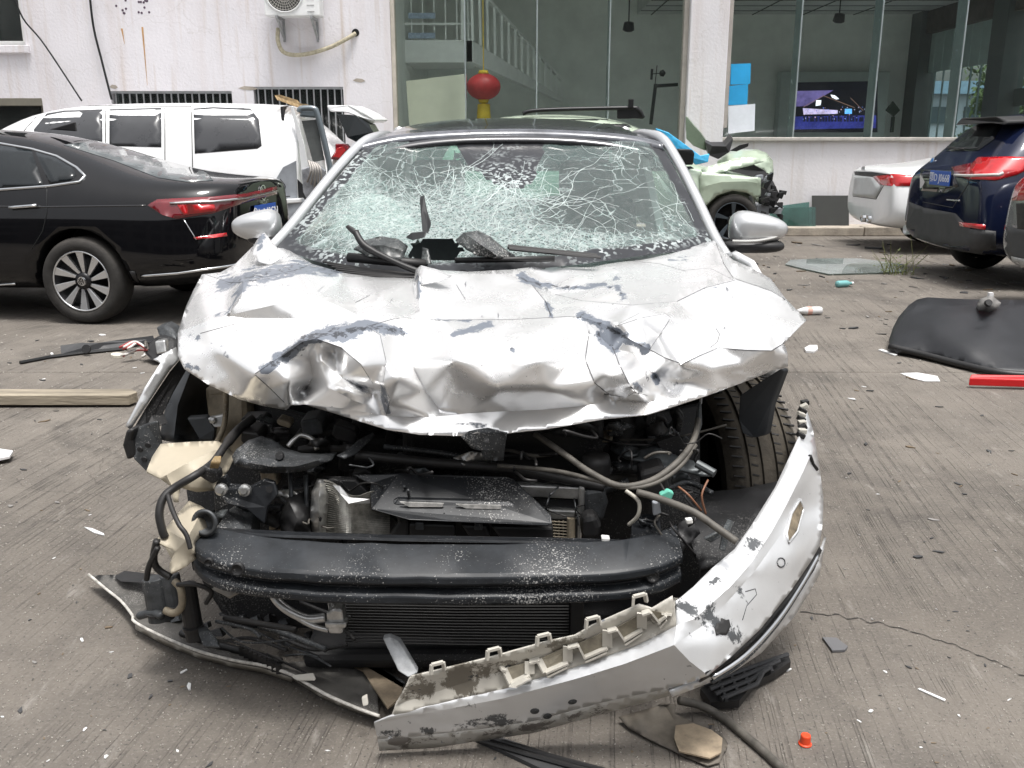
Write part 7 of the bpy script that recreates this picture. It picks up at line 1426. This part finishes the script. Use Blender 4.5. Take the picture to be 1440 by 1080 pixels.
flat('paint_shard', [(1290, 970), (1293, 969), (1330, 985), (1328, 987)], WSH, 'curled white sliver lying right of the orange cap', 'sliver', t=.004)
# red bar
rb = MB().prism([Z(1363, 532, .06), Z(1366, 526, .08), Z(1500, 528, .08), Z(1500, 536, .06)], (0, .0, -.045)).build('red_bar', M('red_plastic', (.55, .012, .015), .35, 0, var=.1), None, bevel=.006); tag(rb, 'bright red square bar lying in front of the black curved panel', 'bar')
# black curved panel
bp_ = thing('curved_panel', 'large matt black curved panel propped on the concrete behind the red bar', 'panel', tuple(Z(1340, 505)))
pm = M('black_mesh_panel', (.018, .019, .022), .42, 0, var=.3, scale=4, bump=.15, bscale=300)
pan = sheet('panel_skin', [(1251, 487, .05), (1250, 478, .06), (1256, 460, .12), (1264, 445, .17), (1278, 429, .23), (1290, 421, .26), (1304, 418, .28), (1340, 420, .28), (1372, 421, .28), (1440, 422, .28), (1520, 424, .28), (1520, 530, .03), (1440, 526, .03), (1400, 522, .03), (1350, 511, .03), (1300, 498, .035), (1262, 491, .045)], [], [(1320, 460, .20), (1400, 460, .215), (1290, 460, .165), (1360, 490, .13)], pm, bp_, step=9, it=6, thick=.03)
pe = [(1251, 487, .05), (1300, 499, .035), (1350, 512, .03), (1400, 523, .03), (1440, 527, .03), (1520, 531, .03)]
MB().tube(cr([Z(*p) for p in pe], 4), .022, 8).build('panel_edge', BLKP, bp_, smooth=True)
MB().bx(Z(1320, 440, .1).x, Z(1500, 440, .1).x, 6.4, 6.5, 0, .2).build('panel_support', DARK, bp_)
cl = thing('broken_clamp', 'torn grey metal clamp with a dark hole sitting on the black curved panel', 'clamp', tuple(Z(1393, 436, .26)))
sheet('clamp_body', [(1373, 430, .27), (1378, 420, .31), (1386, 418, .33), (1392, 413, .34), (1398, 418, .33), (1408, 426, .30), (1402, 434, .27), (1390, 439, .26), (1376, 437, .26)], [], [(1390, 426, .36)], M('scrap_grey', (.26, .25, .24), .5, .4, var=.5, scale=40), cl, step=4, it=1, crumple=[(.01, 40, True)], thick=.01); MB().lathe(Z(1390, 426, .37), (0, -1, .6), [(0, .01), (.022, .01), (.024, -.01)], 14).build('clamp_hole', DARK, cl); MB().box(Z(1393, 414, .345), (.03, .03, .025)).build('white_plug', WSH, cl)
# glass sheet on the ground, bottles, weed
o = flat('glass_sheet', [(1104, 372), (1112, 366), (1150, 364), (1210, 364), (1270, 372), (1275, 382), (1240, 384), (1165, 386), (1128, 378)], glassmat('ground_glass', (.55, .62, .6), 1.2, .30, (.32, .36, .35)), 'dusty cracked sheet of glass lying flat on the concrete near the kerb', 'glass sheet', t=.006, z=.012, bevel=0)
bt = thing('plastic_bottle', 'short teal tinted plastic bottle lying on the concrete by the glass sheet', 'bottle', tuple(Z(1187, 400)))
p = Z(1187, 399, .033); MB().lathe(p, (1, .35, 0), [(0, -.085), (.030, -.083), (.033, -.07), (.033, .02), (.030, .04), (.014, .065), (.014, .085)], 20).build('bottle_body', M('teal_plastic', (.18, .42, .42), .15, 0, var=.2), bt, smooth=True); MB().lathe(p, (1, .35, 0), [(0, .105), (.016, .105), (.016, .082)], 16).build('bottle_cap', WSH, bt)
bt = thing('plastic_bottle', 'clear plastic bottle with pinkish label poking out beyond the bonnet tip', 'bottle', tuple(Z(1140, 440)))
p = Z(1139, 437, .035); MB().lathe(p, (1, .15, 0), [(0, .10), (.03, .098), (.034, .08), (.034, -.04), (.02, -.09), (.014, -.11), (0, -.11)], 20).build('bottle_body', M('milky_plastic', (.68, .68, .68), .15, 0, var=.1), bt, smooth=True); MB().lathe(p, (1, .15, 0), [(.0345, -.03), (.0355, -.01), (.0345, .01)], 20).build('bottle_label', M('pink_label', (.6, .36, .3), .5), bt)
wd = thing('weed', 'sparse green weed growing through the concrete near the parked cars', 'weed', tuple(Z(1262, 386)))
b = MB(); r_ = random.Random(9); base = Z(1262, 386)
for q in range(26):
    a = r_.uniform(0, 6.28); L_ = r_.uniform(.12, .42); d_ = Vector((math.cos(a) * .45, math.sin(a) * .3, 1)).normalized(); s0 = base + Vector((r_.uniform(-.16, .16), r_.uniform(-.05, .05), 0)); pts = [s0, s0 + d_ * L_ * .5, s0 + d_ * L_ + Vector((math.cos(a) * .06, 0, -.01))]; b.tube(pts, [.004, .003, .0015], 4)
b.build('stalk', M('weed_stem', (.16, .17, .06), .8, var=.3), wd)
b = MB()
for q in range(170):
    p = base + Vector((r_.gauss(0, .13), r_.gauss(0, .05), abs(r_.gauss(.10, .07)))); e_ = Vector((r_.gauss(0, 1), r_.gauss(0, 1), r_.gauss(.4, .6))).normalized(); f_ = e_.orthogonal().normalized(); s_ = r_.uniform(.008, .02); b.add([p - e_ * s_, p + f_ * s_ * .35, p + e_ * s_, p - f_ * s_ * .35], [(0, 1, 2, 3)])
b.build('foliage', M('weed_leaf', (.10, .13, .04), .7, var=.4), wd)
# orange cap
oc = thing('orange_cap', 'bright orange red plastic cap standing on the concrete', 'cap', tuple(Z(1132, 1048)))
p = Z(1132, 1047); MB().lathe(p, (0, 0, 1), [(0, .001), (.0155, .001), (.016, .004), (.0125, .0055), (.0118, .024), (.0108, .027), (0, .027)], 24).build('cap_body', M('orange_plastic', (.75, .07, .02), .4, 0, var=.08), oc, smooth=False, bevel=.001)
# pieces under and in front of the bumper
gp = thing('black_grille', 'broken black plastic grille piece lying under the hanging bumper', 'grille', tuple(Z(1055, 960)))
MB().prism([Z(x, y, .03) for x, y in ((985, 968), (1020, 950), (1060, 938), (1108, 919), (1112, 930), (1090, 945), (1060, 960), (1040, 985), (1000, 988))], (0, 0, -.02)).build('grille_plate', BLKP, gp)
for q in range(4): MB().tube([Z(990 + q * 8, 962 + q * 7, .045), Z(1040 + q * 8, 944 + q * 6, .05), Z(1108 - q * 12, 920 + q * 9, .05)], .006, 6).build('grille_bar', BLK2, gp)
for q in range(5): MB().bar(Z(1010 + q * 18, 955 - q * 5, .045), Z(1022 + q * 16, 985 - q * 10, .045), .008).build('grille_rib', BLK2, gp)
lt = thing('torn_liner', 'torn muddy liner panel with a tan patch lying below the bumper', 'liner', tuple(Z(950, 1040)))
sheet('liner_sheet', [(870, 1008, .02), (890, 1002, .03), (935, 990, .04), (950, 990, .04), (948, 1003, .03), (985, 1020, .02), (1018, 1036, .015), (1024, 1046, .012), (1012, 1072, .01), (995, 1076, .01), (960, 1062, .01), (910, 1038, .012), (884, 1024, .012)], [[(900, 1010, .035), (930, 1022, .015), (955, 1050, .015)], [(935, 992, .03), (950, 1015, .015)]], [], M('muddy_plastic', (.075, .068, .06), .6, 0, var=.5, scale=18, dust=.5, dcol=(.2, .17, .13)), lt, step=6, it=1, crumple=[(.006, 25, False)], thick=.004)
MB().prism([Z(x, y, .024) for x, y in ((950, 1022), (975, 1019), (1000, 1028), (1016, 1040), (1014, 1060), (998, 1068), (955, 1058), (948, 1040))], (0, 0, .004)).build('tan_patch', M('tan_felt', (.30, .24, .17), .85, 0, var=.35, scale=25), lt)
o = MB().tube(cr([Z(x, y, z) for x, y, z in ((955, 985, .05), (985, 992, .03), (1015, 1008, .012), (1050, 1036, .012), (1080, 1062, .012), (1115, 1095, .012))], 6), .011, 8).build('black_cable', CAB, None, smooth=True); tag(o, 'grey black cable running over the concrete away from the bumper', 'cable')
sp_ = thing('black_strip', 'long black ribbed plastic strip lying in front of the bumper', 'strip', tuple(Z(760, 1065)))
MB().prism([Z(x, y, .012) for x, y in ((668, 1038), (700, 1035), (770, 1058), (860, 1082), (860, 1100), (760, 1080), (700, 1052))], (0, 0, -.01)).build('strip_body', BLK2, sp_); MB().tube([Z(672, 1040, .018), Z(740, 1060, .018), Z(850, 1090, .018)], .006, 6).build('strip_ridge', BLKP, sp_); MB().tube([Z(690, 1037, .018), Z(770, 1062, .018), Z(860, 1085, .018)], .005, 6).build('strip_ridge', BLKP, sp_)
flat('grey_chip', [(1156, 899), (1176, 900), (1192, 912), (1188, 917), (1170, 918)], M('slate_chip', (.11, .11, .115), .6, var=.2), 'flat slate grey plastic chip lying right of the bumper', 'chip', t=.008)
# long crack and joint shards on the concrete
b = MB(); r_ = random.Random(12); pts = []
for i in range(61):
    t = i / 60; x = 1125 + 330 * t; y = 861 + 22 * t + 75 * t * t + 2.2 * noise.noise(Vector((t * 22, 1, 2))) * 2; pts.append(Z(x, y, .0008) + Vector((0, .012 * noise.noise(Vector((t * 60, 3, 1))), 0)))
for i, q in enumerate(pts):
    w_ = .0025 + .003 * noise.noise(Vector((i * .7, 0, 5))); b.v += [q + Vector((0, w_, 0)), q - Vector((0, w_, 0))]
    if i: k_ = i * 2; b.f.append((k_ - 2, k_ - 1, k_ + 1, k_))
o = mk('slab_crack', [v + Vector((0, 0, .0012)) for v in b.v], b.f, M('crack_dark', (.03, .027, .024), .95), g); 
# scattered fragments: each one its own object
sh = []
r_ = random.Random(77)
for k_ in range(8):
    n_ = r_.randint(4, 6); P_ = [Vector((math.cos(6.283 * i / n_ + r_.uniform(-.3, .3)) * r_.uniform(.5, 1.1), math.sin(6.283 * i / n_) * r_.uniform(.25, .6), 0)) for i in range(n_)]
    m_ = MB().prism(P_, (0, 0, .16)); me = bpy.data.meshes.new('fragment'); me.from_pydata([tuple(v) for v in m_.v], [], m_.f); sh.append(me)
FM = {'black': BLK2, 'white': WSH, 'grey': M('grey_chip', (.22, .21, .2), .7, var=.3), 'brown': M('brown_chip', (.16, .12, .08), .8, var=.3)}
meshes = {}
def frag(px, py, size, kind):
    k_ = r_.randrange(8)
    if (k_, kind) not in meshes:
        m2 = sh[k_].copy(); m2.materials.append(FM[kind]); meshes[(k_, kind)] = m2
    o = bpy.data.objects.new('fragment', meshes[(k_, kind)]); COL.objects.link(o); o.location = Z(px, py, .0015); o.scale = (size, size * r_.uniform(.5, 1), size * r_.uniform(.5, 1.2)); o.rotation_euler = (r_.uniform(-.12, .12), r_.uniform(-.12, .12), r_.uniform(0, 6.28))
    nm = {'black': 'black plastic splinter', 'white': 'white paint flake', 'grey': 'grey chip', 'brown': 'brown crumb'}[kind]; sz = 'tiny' if size / (o.location - CAM).length < .003 else 'small'
    wh = ('near the kerb and flat glass sheet' if py < 400 else 'beside the black curved panel and red bar' if px > 1180 and py < 560 else 'near the bonnet tip and bottles' if px > 900 and py < 560 else 'between the hanging bumper and the long slab crack' if px > 900 and py < 900 else 'around the orange cap and grey cable' if px > 900 else 'in front of the hanging bumper' if px > 520 else 'around the wooden plank and trim strip' if py < 640 else 'in front of the bumper corner lying on the ground')
    tag(o, '%s %s on concrete %s' % (sz, nm, wh), 'fragment', nm + 's ' + wh)
for (x, y, s_, kd) in ((478, 661, 0, ''),) [:0] or ((258, 945, .016, 'white'), (266, 966, .02, 'white'), (240, 958, .012, 'black'), (212, 980, .014, 'black'), (1320, 776, .022, 'black'), (1310, 757, .014, 'black'), (1194, 666, .016, 'black'), (1190, 672, .012, 'grey'), (1300, 762, .01, 'black'), (1224, 550, .03, 'black'), (1240, 470, .05, 'black'), (1200, 462, .05, 'black'), (1220, 446, .06, 'grey'), (1185, 462, .04, 'black'), (1090, 385, .06, 'black'), (1110, 372, .08, 'black'), (1080, 376, .05, 'black'), (1250, 344, .1, 'black'), (1200, 345, .1, 'black'), (1150, 345, .12, 'grey'), (1120, 342, .12, 'brown'), (1230, 350, .14, 'black'), (1060, 372, .1, 'black'), (1430, 398, .09, 'grey'), (1390, 408, .06, 'brown'), (1300, 385, .08, 'black'), (1330, 392, .07, 'black'), (1345, 380, .07, 'grey'), (1290, 392, .07, 'black'), (76, 785, .012, 'white'), (115, 900, .016, 'white'), (1225, 1000, .012, 'white'), (1245, 945, .012, 'white'), (60, 535, .03, 'black'), (140, 590, .02, 'black'), (80, 578, .018, 'black'), (52, 479, .03, 'black'), (200, 525, .02, 'white')): frag(x, y, s_, kd)
for q in range(52):
    x, y = r_.uniform(1050, 1400), r_.uniform(338, 412)
    if x > 1260 and y < 372: continue
    frag(x, y, r_.uniform(.02, .07), r_.choice(['black', 'black', 'brown', 'grey']))
cnt = 0
while cnt < 200:
    x, y = r_.uniform(0, 1440), r_.uniform(365, 1075) if r_.random() < .75 else r_.uniform(360, 520)
    if inpoly(x, y, [(240, 330), (1140, 330), (1175, 760), (1000, 1010), (520, 1060), (110, 830)]) or y < 470 and x < 400: continue
    d_ = (Z(x, y) - CAM).length; frag(x, y, r_.uniform(.0016, .0045) * d_ * r_.choice((.6, .8, 1, 1.6)), r_.choice(['black', 'black', 'black', 'white', 'grey', 'brown', 'brown'])); cnt += 1
# fine grit, uncountable
b = MB()
for q in range(8000):
    x, y = r_.uniform(-30, 1470), 360 + 720 * r_.random() ** 1.1
    if y < 470 and x < 420: continue
    p = Z(x, y, .0012); s_ = (p - CAM).length * r_.uniform(.0005, .0015); a = r_.uniform(0, 6.28); u_ = Vector((math.cos(a), math.sin(a), 0)) * s_; w_ = Vector((-math.sin(a), math.cos(a), 0)) * s_ * .7
    b.add([p - u_, p + w_, p + u_, p - w_, p + Vector((0, 0, s_ * .8))], [(0, 1, 4), (1, 2, 4), (2, 3, 4), (3, 0, 4)])
o = mk('grit', b.v, b.f, M('grit', (.30, .28, .25), .8, 0, var=.95, scale=400), None); o['kind'] = 'stuff'; o['label'] = 'fine pale and dark grit strewn over the concrete'; o['category'] = 'grit'
# ============================================================ unseen building across the yard, added so paint and glass get dark reflections
ob = thing('added_opposite_block', 'grey three storey block across the yard, mirrored in paint and glass', 'building', (0, -17, 0))
MB().bx(-34, 34, -26, -17, -.05, 10).build('wall', M('opposite_render', (.11, .11, .11), .85, var=.2, scale=.4), ob)
for zf in (.8, 3.6, 6.2):
    for q in range(18): MB().bx(-33 + q * 3.7, -30.6 + q * 3.7, -17, -16.95, zf, zf + 1.6).build('window', M('opposite_glass', (.03, .035, .04), .15), ob)
